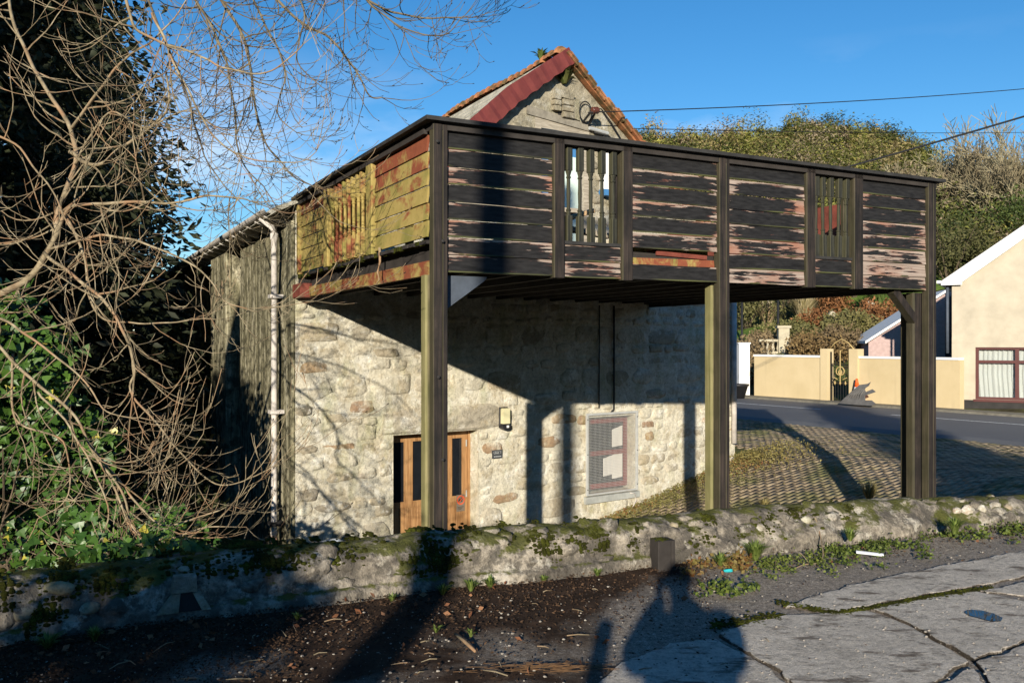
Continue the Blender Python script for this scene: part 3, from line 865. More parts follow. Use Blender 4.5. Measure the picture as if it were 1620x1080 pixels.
# stones showing in the parapet
st_spec = [(1538, .72, .085, .05, (.55, .40, .28)), (1551, .66, .10, .085, (.58, .46, .36)), (1566, .64, .075, .06, (.52, .47, .40)), (1592, .70, .11, .075, (.45, .42, .38)), (1612, .66, .07, .06, (.46, .36, .25)),
           (1083, .88, .05, .05, (.48, .40, .26)), (95, .80, .14, .06, (.42, .28, .12)), (300, .9, .07, .03, (.4, .38, .34)), (1215, .62, .06, .05, (.4, .36, .3)), (1290, .7, .09, .05, (.3, .28, .25)), (40, .55, .1, .06, (.4, .33, .2)), (150, .5, .09, .06, (.35, .3, .2))]
for i, (px, fr_, w, h, colr) in enumerate(st_spec):
    p, nn, tt = wall_pt(px, fr_)
    m = MB(); lump(m, (0, 0.012, 0), (w * .62, 0.04, h * .62), i + 5, 9, 6)
    o = m.build('stone', M['bare_stone'], wall_thing, smooth=True)
    o.location = p; o.rotation_euler = (0, random.uniform(-.3, .3), math.atan2(tt.y, tt.x)); o.color = (colr[0] * .7, colr[1] * .68, colr[2] * .66, 1)
rs_st = random.Random(23)
for i in range(70):
    px = rs_st.uniform(-60, 1640); fr_ = rs_st.uniform(.30, 1.0)
    p, nn, tt = wall_pt(px, fr_)
    w = rs_st.uniform(.035, .10) * (1.25 if px < 200 else 1); h = w * rs_st.uniform(.45, .8)
    m = MB(); lump(m, (0, 0.027 - .008 * rs_st.random(), 0), (w, 0.04, h), i + 40, 10, 7)
    o = m.build('stone', M['parapet'], wall_thing, smooth=True)
    o.location = p; o.rotation_euler = (-(fr_ - .3) * .7, rs_st.uniform(-.4, .4), math.atan2(tt.y, tt.x))
# drain opening framed by three dressed stones
for poly in ([(-.16, .0), (-.045, .0), (-.035, .105), (-.075, .105)], [(-.085, .11), (.055, .11), (.05, .2), (-.07, .2)], [(.03, .105), (.07, .105), (.13, .0), (.08, .0)]):
    p, nn, tt = wall_pt(298, .28, 0.02)
    m = MB(); m.prism(poly, -0.012, 0.06)
    o = m.build('drain_stone', M['rubble_stone'], wall_thing); o.location = (p.x, p.y, 0.075); o.rotation_euler = (0, 0, math.atan2(tt.y, tt.x)); o.color = (.11, .10, .09, 1); o.data.materials[0] = M['bare_stone']
m = MB(); m.prism([(-.045, .0), (.08, .0), (.03, .105), (-.035, .105)], 0.0, 0.05)  # black block standing for the shade inside the drain
p, nn, tt = wall_pt(298, .28, 0.02); o = m.build('drain_shade_block', M['plinth'], wall_thing); o.location = (p.x, p.y, 0.075); o.rotation_euler = (0, 0, math.atan2(tt.y, tt.x))

# moss cushions
def moss_mat():
    a = NT('moss_cushion', 0.98, 0.05); v = a.pos()
    n = a.noise(v, 11, 5, 0.65); f = a.noise(v, 140, 3, 0.7)
    c = a.ramp(n, [(0.3, (0.022, 0.022, 0.008)), (0.5, (0.07, 0.075, 0.014)), (0.65, (0.14, 0.155, 0.022)), (0.8, (0.13, 0.085, 0.025))])
    c = a.mix(a.ramp(f, [(0.4, 0.6), (0.6, 0.0)]), c, (0.015, 0.016, 0.006))
    a.color(c); a.bump(f, 1.0, 0.02)
    return a.m
M['moss'] = moss_mat()
m = MB(); sd = 0
moss_spec = []
for c_, sp_, n_, f0, f1_ in [(690, 60, 95, .45, 1.05), (560, 35, 26, .75, 1.1), (400, 110, 170, .78, 1.12), (855, 45, 40, .6, 1.05), (960, 60, 34, .55, 1.0), (900, 150, 40, .85, 1.1), (70, 40, 36, .25, .6), (110, 45, 60, .8, 1.1), (195, 40, 30, .7, 1.0), (1140, 60, 34, .45, 1.0), (1235, 60, 24, .55, .95), (1340, 60, 16, .6, .95), (20, 30, 30, .6, 1.0)]:
    for _ in range(max(2, int(n_ / 5))):
        a0_, b0_ = c_ + random.gauss(0, sp_ * .55), random.uniform(f0, f1_); ex = random.uniform(4, 14)
        for _ in range(random.randint(14, 60)):
            moss_spec.append((a0_ + random.gauss(0, ex * .6), min(1.18, b0_ + random.gauss(0, ex * .008))))
for px, fr_ in moss_spec:
    p, nn, tt = wall_pt(px, fr_, 0.0)
    r = random.choice((random.uniform(.005, .010), random.uniform(.008, .019)))
    sd += 1
    lump(m, p + Vector((nn.x, nn.y, 0)) * -.004 + Vector((0, 0, random.uniform(-.004, .006))), (r * 1.2, r * 1.1, r * .62), sd, 8, 5)
o = m.build('moss', M['moss'], wall_thing, smooth=True); tag(o, kind='stuff')
# ------------------------------------------------------------------ stone building (facade frame: x along the gable, y into the house, z up)
bld = thing('stone_building', 'old limewashed rubble stone building with timber balcony across its gable', 'building', C0, TH_F)
WID = 8.62
APEX_U, APEX_Z = wall_uz(886, 92)
_, zr = wall_uz(1003, 232); ur_, _ = wall_uz(1003, 232)
SL_R = (APEX_Z - zr) / (ur_ - APEX_U)
ul_, zl_ = wall_uz(757, 205)
SL_L = (APEX_Z - zl_) / (APEX_U - ul_)
def roof_z(u):
    if u > APEX_U: return max(APEX_Z - (u - APEX_U) * SL_R, 2.85)
    z = APEX_Z - (APEX_U - u) * SL_L
    zk = zl_ - 0.12; uk = ul_ - 0.12 / SL_L
    if u < uk: z = zk - (uk - u) * (zk - 3.42) / (uk + 0.05)
    return z
def rect_px(x0, y0, x1, y1, off=0.0):
    u0, z0 = wall_uz(x0, y0, off); u1, z1 = wall_uz(x1, y1, off)
    return u0, u1, z0, z1
DU0, DZ1 = wall_uz(622, 688); DU1, DZ1b = wall_uz(757, 680); DZ1 = (DZ1 + DZ1b) / 2
WU0, wz_a = wall_uz(930, 662); WU1, wz_b = wall_uz(1004, 655); WZ1 = (wz_a + wz_b) / 2
_, wz_c = wall_uz(930, 783); _, wz_d = wall_uz(1004, 772); WZ0 = (wz_c + wz_d) / 2
GU0, gz1 = wall_uz(846, 192); GU1, _ = wall_uz(932, 213); GZ1 = wall_uz(888, 191)[1]
GZ0 = 2.5
WU0 += .03; WU1 -= .03
SLOT_U0, sz1 = wall_uz(874, 156); SLOT_U1, sz0 = wall_uz(906, 188)
OPEN = [(DU0, DU1, -1.72, DZ1), (WU0, WU1, WZ0, WZ1), (GU0, GU1, GZ0, GZ1)]
def in_open(u, z, m=0.0):
    return any(a - m < u < b + m and c - m < z < d + m for a, b, c, d in OPEN)
# mortar face: grid lines snapped to the openings
def snapped(lo, hi, step, keys):
    a = list(np.arange(lo, hi, step)) + [hi]
    for k in keys:
        i = int(np.argmin([abs(x - k) for x in a])); a[i] = k
    return sorted(set(a))
gu = snapped(0, WID, 0.07, [k for o in OPEN for k in o[:2]] + [APEX_U])
gz = snapped(-2.3, APEX_Z - .02, 0.07, [k for o in OPEN for k in o[2:]])
vid = {}; V = []; F = []
def gv(i, j):
    if (i, j) in vid: return vid[(i, j)]
    u, z = gu[i], min(gz[j], roof_z(gu[i]))
    y = 0.014 * mnoise.noise((u * 2.2, z * 2.2, 0)) + 0.010 * mnoise.noise((u * 7, z * 7, 4))
    if abs(u) < 0.01 or abs(u - WID) < .01: y = 0.0
    V.append((u, y, z)); vid[(i, j)] = len(V) - 1
    return vid[(i, j)]
for i in range(len(gu) - 1):
    for j in range(len(gz) - 1):
        uc, zc = (gu[i] + gu[i + 1]) / 2, (gz[j] + gz[j + 1]) / 2
        if in_open(uc, zc) or gz[j] >= roof_z(gu[i]) and gz[j] >= roof_z(gu[i + 1]): continue
        F.append((gv(i, j), gv(i + 1, j), gv(i + 1, j + 1), gv(i, j + 1)))
gable = np_mesh('gable_wall', np.array(V), np.array(F), M['lime_mortar'], bld, smooth=True)
# reveals and backing
for (u0, u1, z0, z1), dep in zip(OPEN, (0.32, 0.26, 0.14)):
    m = MB()
    m.add([(u0, -.003, z0), (u0, dep, z0), (u0, dep, z1), (u0, -.003, z1)], [(0, 1, 2, 3)])
    m.add([(u1, -.003, z0), (u1, dep, z0), (u1, dep, z1), (u1, -.003, z1)], [(3, 2, 1, 0)])
    m.add([(u0, -.003, z1), (u0, dep, z1), (u1, dep, z1), (u1, -.003, z1)], [(0, 1, 2, 3)])
    m.add([(u0, -.003, z0), (u0, dep, z0), (u1, dep, z0), (u1, -.003, z0)], [(3, 2, 1, 0)])
    m.build('reveal', M['lime_mortar'], gable)
# stones in rough courses
def stone_obj(m, outline, y0, proud, seed):
    n = len(outline); cu = sum(p[0] for p in outline) / n; cz = sum(p[1] for p in outline) / n
    b = len(m.v)
    def ring(s, y, jit):
        for (u, z) in outline:
            yy = y + jit * mnoise.noise((u * 9, z * 9, seed))
            m.v.append((cu + (u - cu) * s, yy, cz + (z - cz) * s))
    ring(1.0, 0.03, 0); ring(0.97, -proud * .35 + .004, .003); ring(0.80, -proud, .008); ring(0.40, -proud - .007, .012)
    m.v.append((cu, -proud - .010, cz))
    for r_ in range(3):
        for k in range(n):
            k2 = (k + 1) % n
            m.f.append((b + r_ * n + k, b + r_ * n + k2, b + (r_ + 1) * n + k2, b + (r_ + 1) * n + k))
    for k in range(n):
        m.f.append((b + 3 * n + k, b + 3 * n + (k + 1) % n, b + 4 * n))
def outline(u0, u1, z0, z1, seed):
    n = 12; out = []
    cu, cz, a_, b_ = (u0 + u1) / 2, (z0 + z1) / 2, (u1 - u0) / 2, (z1 - z0) / 2
    for k in range(n):
        g = 2 * math.pi * (k + .5) / n
        c_, s_ = math.cos(g), math.sin(g)
        e = 0.62 + .2 * math.sin(seed * 7.7)
        x = math.copysign(abs(c_) ** e, c_); y = math.copysign(abs(s_) ** e, s_)
        j = 1 + 0.30 * mnoise.noise((x * 1.7 + seed * 2.3, y * 1.7 + seed * 1.1, seed))
        out.append((cu + a_ * x * j, cz + b_ * y * j))
    return out
PALE = [(.46, .42, .33), (.50, .46, .37), (.42, .37, .28), (.54, .50, .41), (.38, .33, .24), (.33, .31, .25), (.47, .40, .28), (.30, .28, .23)]
BROWN = [(.34, .17, .07), (.28, .13, .06), (.42, .25, .11)]
LINT = (DU0 - .22, DU1 + .42, DZ1 + .004, DZ1 + .40)
stones = []
z = -1.9; srow = 0
rs = random.Random(11)
while z < APEX_Z:
    h = rs.choice((rs.uniform(.12, .2), rs.uniform(.2, .36))) if z < 2.3 else rs.uniform(.13, .24)
    u = rs.uniform(-.1, .05) + .02
    while u < WID - .05:
        w = min(h * rs.uniform(1.1, 2.7), .68)
        if u < .7 and rs.random() < .5: w = rs.uniform(.4, .6)
        u0, u1 = max(u, .015), min(u + w, WID - .015)
        dz = rs.uniform(-.03, .03)
        z0, z1 = z + dz + rs.uniform(0, .02), z + h + dz - rs.uniform(0, .03)
        u += w + rs.uniform(.015, .04)
        if u1 - u0 < .08: continue
        bad = False
        for a_, b_, c_, d_ in OPEN + [LINT, (GU0 - .3, GU1 + .45, GZ1, GZ1 + .55)]:
            if u1 > a_ - .02 and u0 < b_ + .02 and z1 > c_ - .02 and z0 < d_ + .02:
                # trim sideways when possible
                if u0 < a_ - .14: u1 = a_ - .025
                elif u1 > b_ + .14: u0 = b_ + .025
                else: bad = True
        if bad or u1 - u0 < .07: continue
        if z1 > min(roof_z(u0), roof_z(u1)) - .05: continue
        stones.append((u0, u1, z0, z1))
    z += h + .012
front_st = [s for s in stones if s[2] < 2.2 and s[3] > -1.45]
gab_st = [s for s in stones if s[3] > 3.9]
other = [s for s in stones if s not in front_st and s not in gab_st]
front_st.sort(key=lambda s: -(s[1] - s[0]) * (s[3] - s[2]))
single = gab_st + front_st[:max(0, 290 - len(gab_st))]
other += front_st[max(0, 290 - len(gab_st)):]
spec_brown = [wall_uz(570, 634), wall_uz(540, 716), wall_uz(870, 700), wall_uz(792, 786), wall_uz(500, 590), wall_uz(912, 660)]
spec_dark = [wall_uz(485, 795), wall_uz(530, 792), wall_uz(560, 830), wall_uz(490, 650)]
for i, s in enumerate(single):
    m = MB(); top_ = s[2] > 3.5
    pr = (rs.uniform(-.004, .007) if rs.random() < .6 else rs.uniform(.007, .018)) if not top_ else rs.uniform(.022, .050)
    stone_obj(m, outline(*s, i), 0, pr, i)
    o = m.build('stone', M['bare_stone'] if top_ else M['rubble_stone'], gable, smooth=True)
    c_ = rs.choice(PALE)
    if rs.random() < .05: c_ = rs.choice(BROWN)
    if rs.random() < .30: o.data.materials[0] = M['bare_stone']
    for q in spec_brown:
        if s[0] - .05 < q[0] < s[1] + .05 and s[2] - .04 < q[1] < s[3] + .04: c_ = rs.choice(BROWN); o.data.materials[0] = M['bare_stone']
    for q in spec_dark:
        if s[0] - .03 < q[0] < s[1] + .03 and s[2] - .03 < q[1] < s[3] + .03: c_ = (.17, .155, .13); o.data.materials[0] = M['bare_stone']
    if top_: c_ = tuple(x * .70 for x in c_)
    o.color = (*c_, 1)
m = MB()
for i, s in enumerate(other):
    stone_obj(m, outline(*s, i + 900), 0, rs.uniform(.006, .02), i + 900)
o = m.build('stone_infill', M['rubble_stone'], gable, smooth=True); o.color = (.46, .42, .33, 1); tag(o, kind='stuff')
# granite lintel over the door
m = MB(); stone_obj(m, [(LINT[0], LINT[2] + .01), (LINT[0] + .5, LINT[2] - .0), (LINT[1] - .3, LINT[2] + .0), (LINT[1] - .02, LINT[2] + .03), (LINT[1], LINT[3] - .08), (LINT[1] - .2, LINT[3]), (LINT[0] + .4, LINT[3] - .03), (LINT[0] + .03, LINT[3] - .09)], 0, .03, 3)
o = m.build('granite_lintel', M['bare_stone'], gable); o.color = (.48, .44, .36, 1)

# door: two leaves, each with two glazed slots
dy = 0.25
def door_leaf(u0, u1, name='door_leaf'):
    z0, z1 = -1.70, DZ1 - .05
    m = MB(); w = u1 - u0
    zm = z0 + (z1 - z0) * .50; st = .085; ml = .07
    m.bbox((u0, dy, z0), (u0 + st, dy + .045, z1)); m.bbox((u1 - st, dy, z0), (u1, dy + .045, z1))
    m.bbox((u0 + st, dy + .001, z1 - .085), (u1 - st, dy + .044, z1)); m.bbox((u0 + st, dy + .001, zm - .09), (u1 - st, dy + .044, zm))
    m.bbox((u0 + st, dy + .001, z0), (u1 - st, dy + .044, z0 + .16))
    um = (u0 + u1) / 2
    m.bbox((um - ml, dy + .002, zm), (um + ml, dy + .043, z1 - .085))
    o = m.build(name, M['oak'], bld)
    for a_, b_ in ((u0 + st, um - ml), (um + ml, u1 - st)):
        g = MB(); g.bbox((a_, dy + .022, zm), (b_, dy + .03, z1 - .085)); g.build('glass_slot', M['glass'], o)
    n = 5
    for k in range(n):
        a_ = u0 + st + (w - 2 * st) * k / n
        g = MB(); g.cbox((a_ + .002, dy + .012, z0 + .16), (a_ + (w - 2 * st) / n - .002, dy + .03, zm - .09), .004); g.build('board', M['oak'], o)
    return o
fr_w = .045
m = MB(); m.bbox((DU0 + .002, dy - .02, -1.7), (DU0 + fr_w, dy + .06, DZ1 - .002)); m.bbox((DU1 - fr_w, dy - .02, -1.7), (DU1 - .002, dy + .06, DZ1 - .002)); m.bbox((DU0 + fr_w, dy - .018, DZ1 - .05), (DU1 - fr_w, dy + .058, DZ1 - .003))
m.build('door_frame', M['oak'], bld)
mid = (DU0 + DU1) / 2
l1 = door_leaf(DU0 + fr_w + .003, mid - .003); l2 = door_leaf(mid + .003, DU1 - fr_w - .003)
for zz in (.05, -.72, -1.4):
    m = MB(); m.bbox((DU1 - fr_w - .028, dy - .012, zz - .05), (DU1 - fr_w - .012, dy - .002, zz + .05)); m.build('hinge', M['galv'], l2)
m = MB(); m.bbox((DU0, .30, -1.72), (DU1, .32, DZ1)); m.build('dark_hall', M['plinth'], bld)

# window: maroon frame, panes, white cards inside, mesh guard outside, slate sill
wn = MB(); wy = .15
u0, u1, z0, z1 = WU0 + .005, WU1 - .005, WZ0 + .05, WZ1 - .03
fw = .075
wn.bbox((u0, wy, z0), (u0 + fw, wy + .06, z1)); wn.bbox((u1 - fw, wy, z0), (u1, wy + .06, z1))
wn.bbox((u0 + fw, wy + .002, z1 - .09), (u1 - fw, wy + .058, z1)); wn.bbox((u0 + fw, wy + .002, z0), (u1 - fw, wy + .058, z0 + .08))
zm = z0 + (z1 - z0) * .50
wn.bbox((u0 + fw, wy - .004, zm - .04), (u1 - fw, wy + .055, zm + .04))
win = wn.build('window', M['winred'], bld)
for a_, b_ in ((z0 + .08, zm - .04), (zm + .04, z1 - .09)):
    g = MB(); g.bbox((u0 + fw, wy + .028, a_), (u1 - fw, wy + .034, b_)); g.build('pane', M['glass'], win)
w_ = u1 - u0
for (a_, b_, c_, d_) in ((.66, .90, .08, .38), (.46, .74, -.40, -.10), (.66, .90, -.46, -.06)):
    g = MB(); uu0, uu1 = u0 + w_ * a_, u0 + w_ * b_
    g.prism([(uu0, zm + c_), (uu1, zm + c_ + .02), (uu1, zm + d_ + .06), (uu0, zm + d_)], wy + .018 - (.004 if a_ > .5 else 0), wy + .024 - (.004 if a_ > .5 else 0)); g.build('card', M['card'], win)
gu0, ga = wall_uz(927, 657, .03); gu1, gb = wall_uz(1008, 650, .03)
_, gc = wall_uz(927, 786, .03); _, gd_ = wall_uz(1008, 772, .03)
m = MB(); t = .035; gy = -.055
zt0, zb0 = (ga + gb) / 2 + .02, (gc + gd_) / 2
m.bbox((gu0, gy, zb0), (gu0 + t, -.02, zt0)); m.bbox((gu1 - t, gy, zb0), (gu1, -.02, zt0)); m.bbox((gu0 + t, gy + .002, zt0 - t), (gu1 - t, -.022, zt0)); m.bbox((gu0 + t, gy + .002, zb0), (gu1 - t, -.022, zb0 + t * .7))
grd = m.build('guard_frame', M['galv'], bld)
m = MB()
for k in range(1, 39):
    uu = gu0 + t + (gu1 - gu0 - 2 * t) * k / 39
    m.bbox((uu - .0016, -.040, zb0 + t * .7), (uu + .0016, -.037, zt0 - t))
nz_ = 50
for k in range(1, nz_):
    zz = zb0 + t + (zt0 - zb0 - 2 * t) * k / nz_
    m.bbox((gu0 + t, -.0445, zz - .0016), (gu1 - t, -.0415, zz + .0016))
o = m.build('wire_mesh', M['galv'], grd); tag(o, kind='stuff')
for zz in (zb0 + .1, (zb0 + zt0) / 2, zt0 - .1):
    for uu in (gu0 + t / 2, gu1 - t / 2):
        m = MB(); m.lathe([(.009, 0), (.009, .006), (.005, .009)], 8); o = m.build('bolt', M['plinth'], grd); o.location = (uu, gy, zz); o.rotation_euler = (R(90), 0, 0)
m = MB(); m.prism([(gu0 - .03, zb0 - .13), (gu1 + .02, zb0 - .12), (gu1 + .02, zb0 - .02), (gu0 - .03, zb0 - .02)], -.075, .05); m.build('window_sill', M['gusset'] and simple('grey_slate_sill', (.34, .35, .33), .8, .25, 8, .3), bld)
m = MB(); pts = [(gu1 - .22, -.085, zb0 - .03), (gu1 - .12, -.10, zb0 - .05), (gu1 - .09, -.10, zb0 - .16), (gu1 - .16, -.09, zb0 - .28), (gu1 - .26, -.06, zb0 - .40), (gu1 - .28, -.05, zb0 - .48)]
m.tube(pts, .009, 6); m.build('overflow_hose', M['white_worn'], bld, True)

# upper doorway: silvered frame, lintel, blue door ajar
m = MB()
m.bbox((GU0 + .003, -.01, GZ0), (GU0 + .12, .12, GZ1)); m.bbox((GU1 - .12, -.01, GZ0), (GU1 - .003, .12, GZ1)); m.bbox((GU0 + .12, -.006, GZ1 - .17), (GU1 - .12, .116, GZ1))
m.build('upper_door_frame', M['silver'], bld)
lz0 = wall_uz(835, 172)[1]; 
p1, p2, p3, p4 = wall_uz(834, 180, .03), wall_uz(834, 166, .03), wall_uz(940, 200, .03), wall_uz(940, 210, .03)
m = MB(); m.prism([p1, p4, p3, p2], -.03, .05); m.build('timber_lintel', simple('grey_weathered_lintel', (.24, .215, .17), .9, .4, 9, .6), bld)
m = MB(); m.bbox((GU0 + .122, .05, GZ0), (GU1 - .122, .08, GZ1 - .17)); ud = m.build('upper_door', M['blue'], bld)
m = MB(); m.bbox((GU0 + .38, .042, GZ0 + .05), (GU1 - .16, .052, GZ1 - .55)); m.build('door_panel', M['mint'], ud)
m = MB(); m.bbox((GU0 + .122, .085, GZ0), (GU1 - .122, .095, GZ1 - .17)); m.build('upper_backing', M['plinth'], bld)

# pigeon slots: stacks of projecting bricks beside a black block painted for the slot's shade, stone cap above
for x0, x1, y0, y1, sk in ((872, 883, 149, 178, 3), (887, 903, 157, 190, 3)):
    a0, zt = wall_uz(x0, y0); a1, zb = wall_uz(x1, y1)
    for k in range(sk):
        h_ = (zt - zb) / sk
        m = MB(); m.cbox((a0, -.085, zb + h_ * k + .008), (a1, .06, zb + h_ * (k + 1) - .006), .008)
        o = m.build('pigeon_brick', M['bare_stone'], gable); o.color = (.52, .43, .28, 1)
a0, zt = wall_uz(883, 151); a1, zb = wall_uz(888, 186)
m = MB(); m.bbox((a0 - .005, -.012, zb), (a1 + .005, .02, zt)); m.build('slot_shade_block', M['plinth'], gable)
p = [wall_uz(873, 152), wall_uz(903, 160), wall_uz(906, 152), wall_uz(874, 140)]
m = MB(); m.prism([p[0], p[1], p[2], p[3]], -.07, .02); o = m.build('slot_capstone', M['bare_stone'], gable); o.color = (.42, .39, .31, 1)
p = [wall_uz(904, 188), wall_uz(914, 192), wall_uz(914, 158), wall_uz(904, 158)]
m = MB(); m.prism(p, -.05, .02); o = m.build('slot_capstone', M['bare_stone'], gable); o.color = (.45, .41, .33, 1)

# roof: cement-washed slate slopes, ridge tiles, orange verge, red sheet barge on the left
VR = 25.0
sd_ang = TH_D - TH_F                                              # the flank runs back at the deck's angle
back = Vector((-math.sin(sd_ang), math.cos(sd_ang), 0))
def rp(u, z, s):                                                    # s metres back from the gable along the flank
    return Vector((u, 0, z)) + back * s
m = MB()
uk = ul_ - 0.12 / SL_L
prof = [(-.28, roof_z(0) - .14), (uk, roof_z(uk) + .04), (APEX_U, APEX_Z + .05)]
nc = 14
def slope(m, a, b, n, ths=.055):
    for k in range(n):
        t0, t1 = k / n, (k + 1) / n
        u0, z0 = a[0] + (b[0] - a[0]) * t0, a[1] + (b[1] - a[1]) * t0
        u1, z1 = a[0] + (b[0] - a[0]) * t1, a[1] + (b[1] - a[1]) * t1
        q = [rp(u0, z0 + ths, -.12), rp(u1, z1 + .025, -.12), rp(u1, z1 + .025, VR), rp(u0, z0 + ths, VR), rp(u0, z0 - .02, -.12), rp(u1, z1 - .02, -.12), rp(u1, z1 - .02, VR), rp(u0, z0 - .02, VR)]
        m.add(q, [(0, 1, 2, 3), (4, 5, 1, 0), (7, 6, 2, 3), (4, 0, 3, 7), (5, 6, 2, 1), (7, 6, 5, 4)])
slope(m, prof[0], prof[1], 12); slope(m, prof[1], prof[2], 9)
roof = m.build('roof', M['slate'], bld)
m = MB(); ue = APEX_U + (APEX_Z - 2.84) / SL_R
slope(m, (ue, roof_z(ue) - .02), (APEX_U, APEX_Z + .05), 20)
m.build('roof_slope', M['terracotta'], bld)
# ridge tiles
tm = MB(); n = 7; L = .25
for e, r_ in ((0, .125), (.05, .15), (.06, .125), (L, .118)):
    for k in range(n):
        g = math.pi * k / (n - 1)
        tm.v.append((r_ * math.cos(g), e, r_ * math.sin(g) * .95))
for i in range(3):
    for k in range(n - 1):
        tm.f.append((i * n + k, (i + 1) * n + k, (i + 1) * n + k + 1, i * n + k + 1))
tm.f.append(tuple(range(n)))
ridge_mesh = tm.mesh('ridge_tile', M['terracotta'])
for k in range(int(VR / .235)):
    s = -.1 + k * .235
    p = rp(APEX_U, APEX_Z + .04 - .03 * math.sin(k * .33) + random.uniform(-.012, .012), s)
    link_mesh('ridge_tile', ridge_mesh, roof, p, (random.uniform(-.03, .06), random.uniform(-.06, .06), sd_ang + random.uniform(-.05, .05)))
# verge tiles on the right
vm = MB(); vm.box((0, 0, 0), (.27, .12, .05)); vm.box((.0, -.02, .032), (.20, .11, .03))
verge_mesh = vm.mesh('verge_tile', M['terracotta'])
Ls = math.hypot(ue - APEX_U, APEX_Z - roof_z(ue)); angv = math.atan2(APEX_Z - roof_z(ue), ue - APEX_U)
for k in range(int(Ls / .25)):
    t = (k + .6) * .25
    link_mesh('verge_tile', verge_mesh, roof, (APEX_U + t * math.cos(angv), -.12 + random.uniform(-.02, .02), APEX_Z + .06 - t * math.sin(angv) + random.uniform(-.01, .01)), (random.uniform(-.05, .05), angv + .07, random.uniform(-.03, .03)))
# red barge sheet with a scalloped lower edge
ua, za = APEX_U + .05, APEX_Z + .14
ub, zb = ul_ - .75, roof_z(ul_ - .75) + .1
n = 40; top = []; bot = []
for k in range(n + 1):
    t = k / n
    u = ua + (ub - ua) * t; zt = za + (zl_ + .08 - za) * min(1, (ua - u) / (ua - ul_)) if u > ul_ else zl_ + .08 - (ul_ - u) * SL_L * .98
    w = .24 + .04 * t + .012 * math.sin(k * 1.9)
    y = -.17 + .012 * math.sin(k * 2.2)
    sh_ = .26 * min(1, t * 2.5); top.append((u - sh_, y, zt)); bot.append((u + w * .58 - sh_ * .8, y - .01, zt - w * .86))
m = MB()
vs = top + bot + [(a_, b_ + .012, c_) for a_, b_, c_ in top] + [(a_, b_ + .012, c_) for a_, b_, c_ in bot]
N = n + 1; fs = []
for k in range(n):
    fs += [(k, N + k, N + k + 1, k + 1), (2 * N + k + 1, 3 * N + k + 1, 3 * N + k, 2 * N + k), (k, k + 1, 2 * N + k + 1, 2 * N + k), (N + k + 1, N + k, 3 * N + k, 3 * N + k + 1)]
m.add(vs, fs)
# cap running back over the ridge edge
m.build('barge_sheet', M['barge'], bld)

# flank wall: running back along the deck's angle, with piers and a recess
fl = thing_fl = bpy.data.objects.new('flank_wall', None)
COL.objects.link(fl); fl.parent = bld; fl.rotation_euler = (0, 0, sd_ang + R(90))      # local x runs back, local y points left
m = MB()
xs_ = list(np.arange(0, VR, .12)); zs_ = list(np.arange(-2.6, 3.45, .2)) + [3.45]
def flank_y(s):
    y = 0.0
    if 4.05 < s < 4.8: y = -.9
    if 6.7 < s < 11.0: y = -1.2
    return y
b = len(m.v)
for s in xs_:
    for z in zs_:
        m.v.append((s, flank_y(s) + .03 * mnoise.noise((s * 1.5, z * 1.2, 7)) * (1 if s > .3 else 0), z))
nzz = len(zs_)
for i in range(len(xs_) - 1):
    for j in range(nzz - 1):
        m.f.append((i * nzz + j, i * nzz + j + 1, (i + 1) * nzz + j + 1, (i + 1) * nzz + j))
m.build('flank_face', M['streaked'], fl, smooth=False)
for s0, s1, pr in ((.0, .34, .05), (4.82, 6.6, .10), (11.1, 12.3, .10)):
    m = MB(); m.cbox((s0 + .002, -.02, -2.6), (s1, pr, 3.2), .03); m.build('pier', M['streaked'], fl)
# red painted post and pipes on the flank
m = MB(); m.lathe([(.043, -2.3), (.043, -1.1)], 10, (.72, .12, 0)); m.build('lower_downpipe', M['pinkpipe'], fl, True)
m = MB(); m.lathe([(.048, -1.1), (.056, -1.05), (.042, -1.02), (.042, 3.0), (.056, 3.02), (.056, 3.1)], 10, (.72, .12, 0)); m.tube([(.72, .12, 3.08), (.74, .15, 3.2), (.76, .3, 3.32)], .05, 8); m.build('downpipe', M['white_worn'], fl, True)
for zz in (-.95, .6, 2.2):
    m = MB(); m.bbox((.63, .0, zz), (.81, .19, zz + .05)); m.build('pipe_bracket', M['plinth'] if zz < 0 else M['white_worn'], fl)
m = MB()
n = 9
for e in (0.2, 18.5):
    for k in range(n):
        g = math.pi + math.pi * k / (n - 1)
        m.v.append((e, .30 + .065 * math.cos(g), 3.37 + .065 * math.sin(g)))
for k in range(n - 1): m.f.append((k, n + k, n + k + 1, k + 1))
m.build('gutter', M['white_worn'], fl)
for k in range(14):
    m = MB(); s = .5 + k * .62; m.prism([(0, 3.2), (.30, 3.28), (.34, 3.37), (.28, 3.34), (0, 3.32)], s - .03, s + .03, 'x'); m.build('gutter_bracket', M['white_worn'], fl)
m = MB(); m.cbox((11.6, .12, -2), (11.78, .30, 2.8), .02); o = m.build('post', M['redpaint'], fl); m = MB(); m.cbox((11.2, .14, -2), (11.5, .34, 2.3), .03); m.build('post', M['streaked'], fl)
m = MB(); m.bbox((11.1, .1, 1.5), (11.95, .36, 2.05)); m.build('beam_end', M['redpaint'], fl)
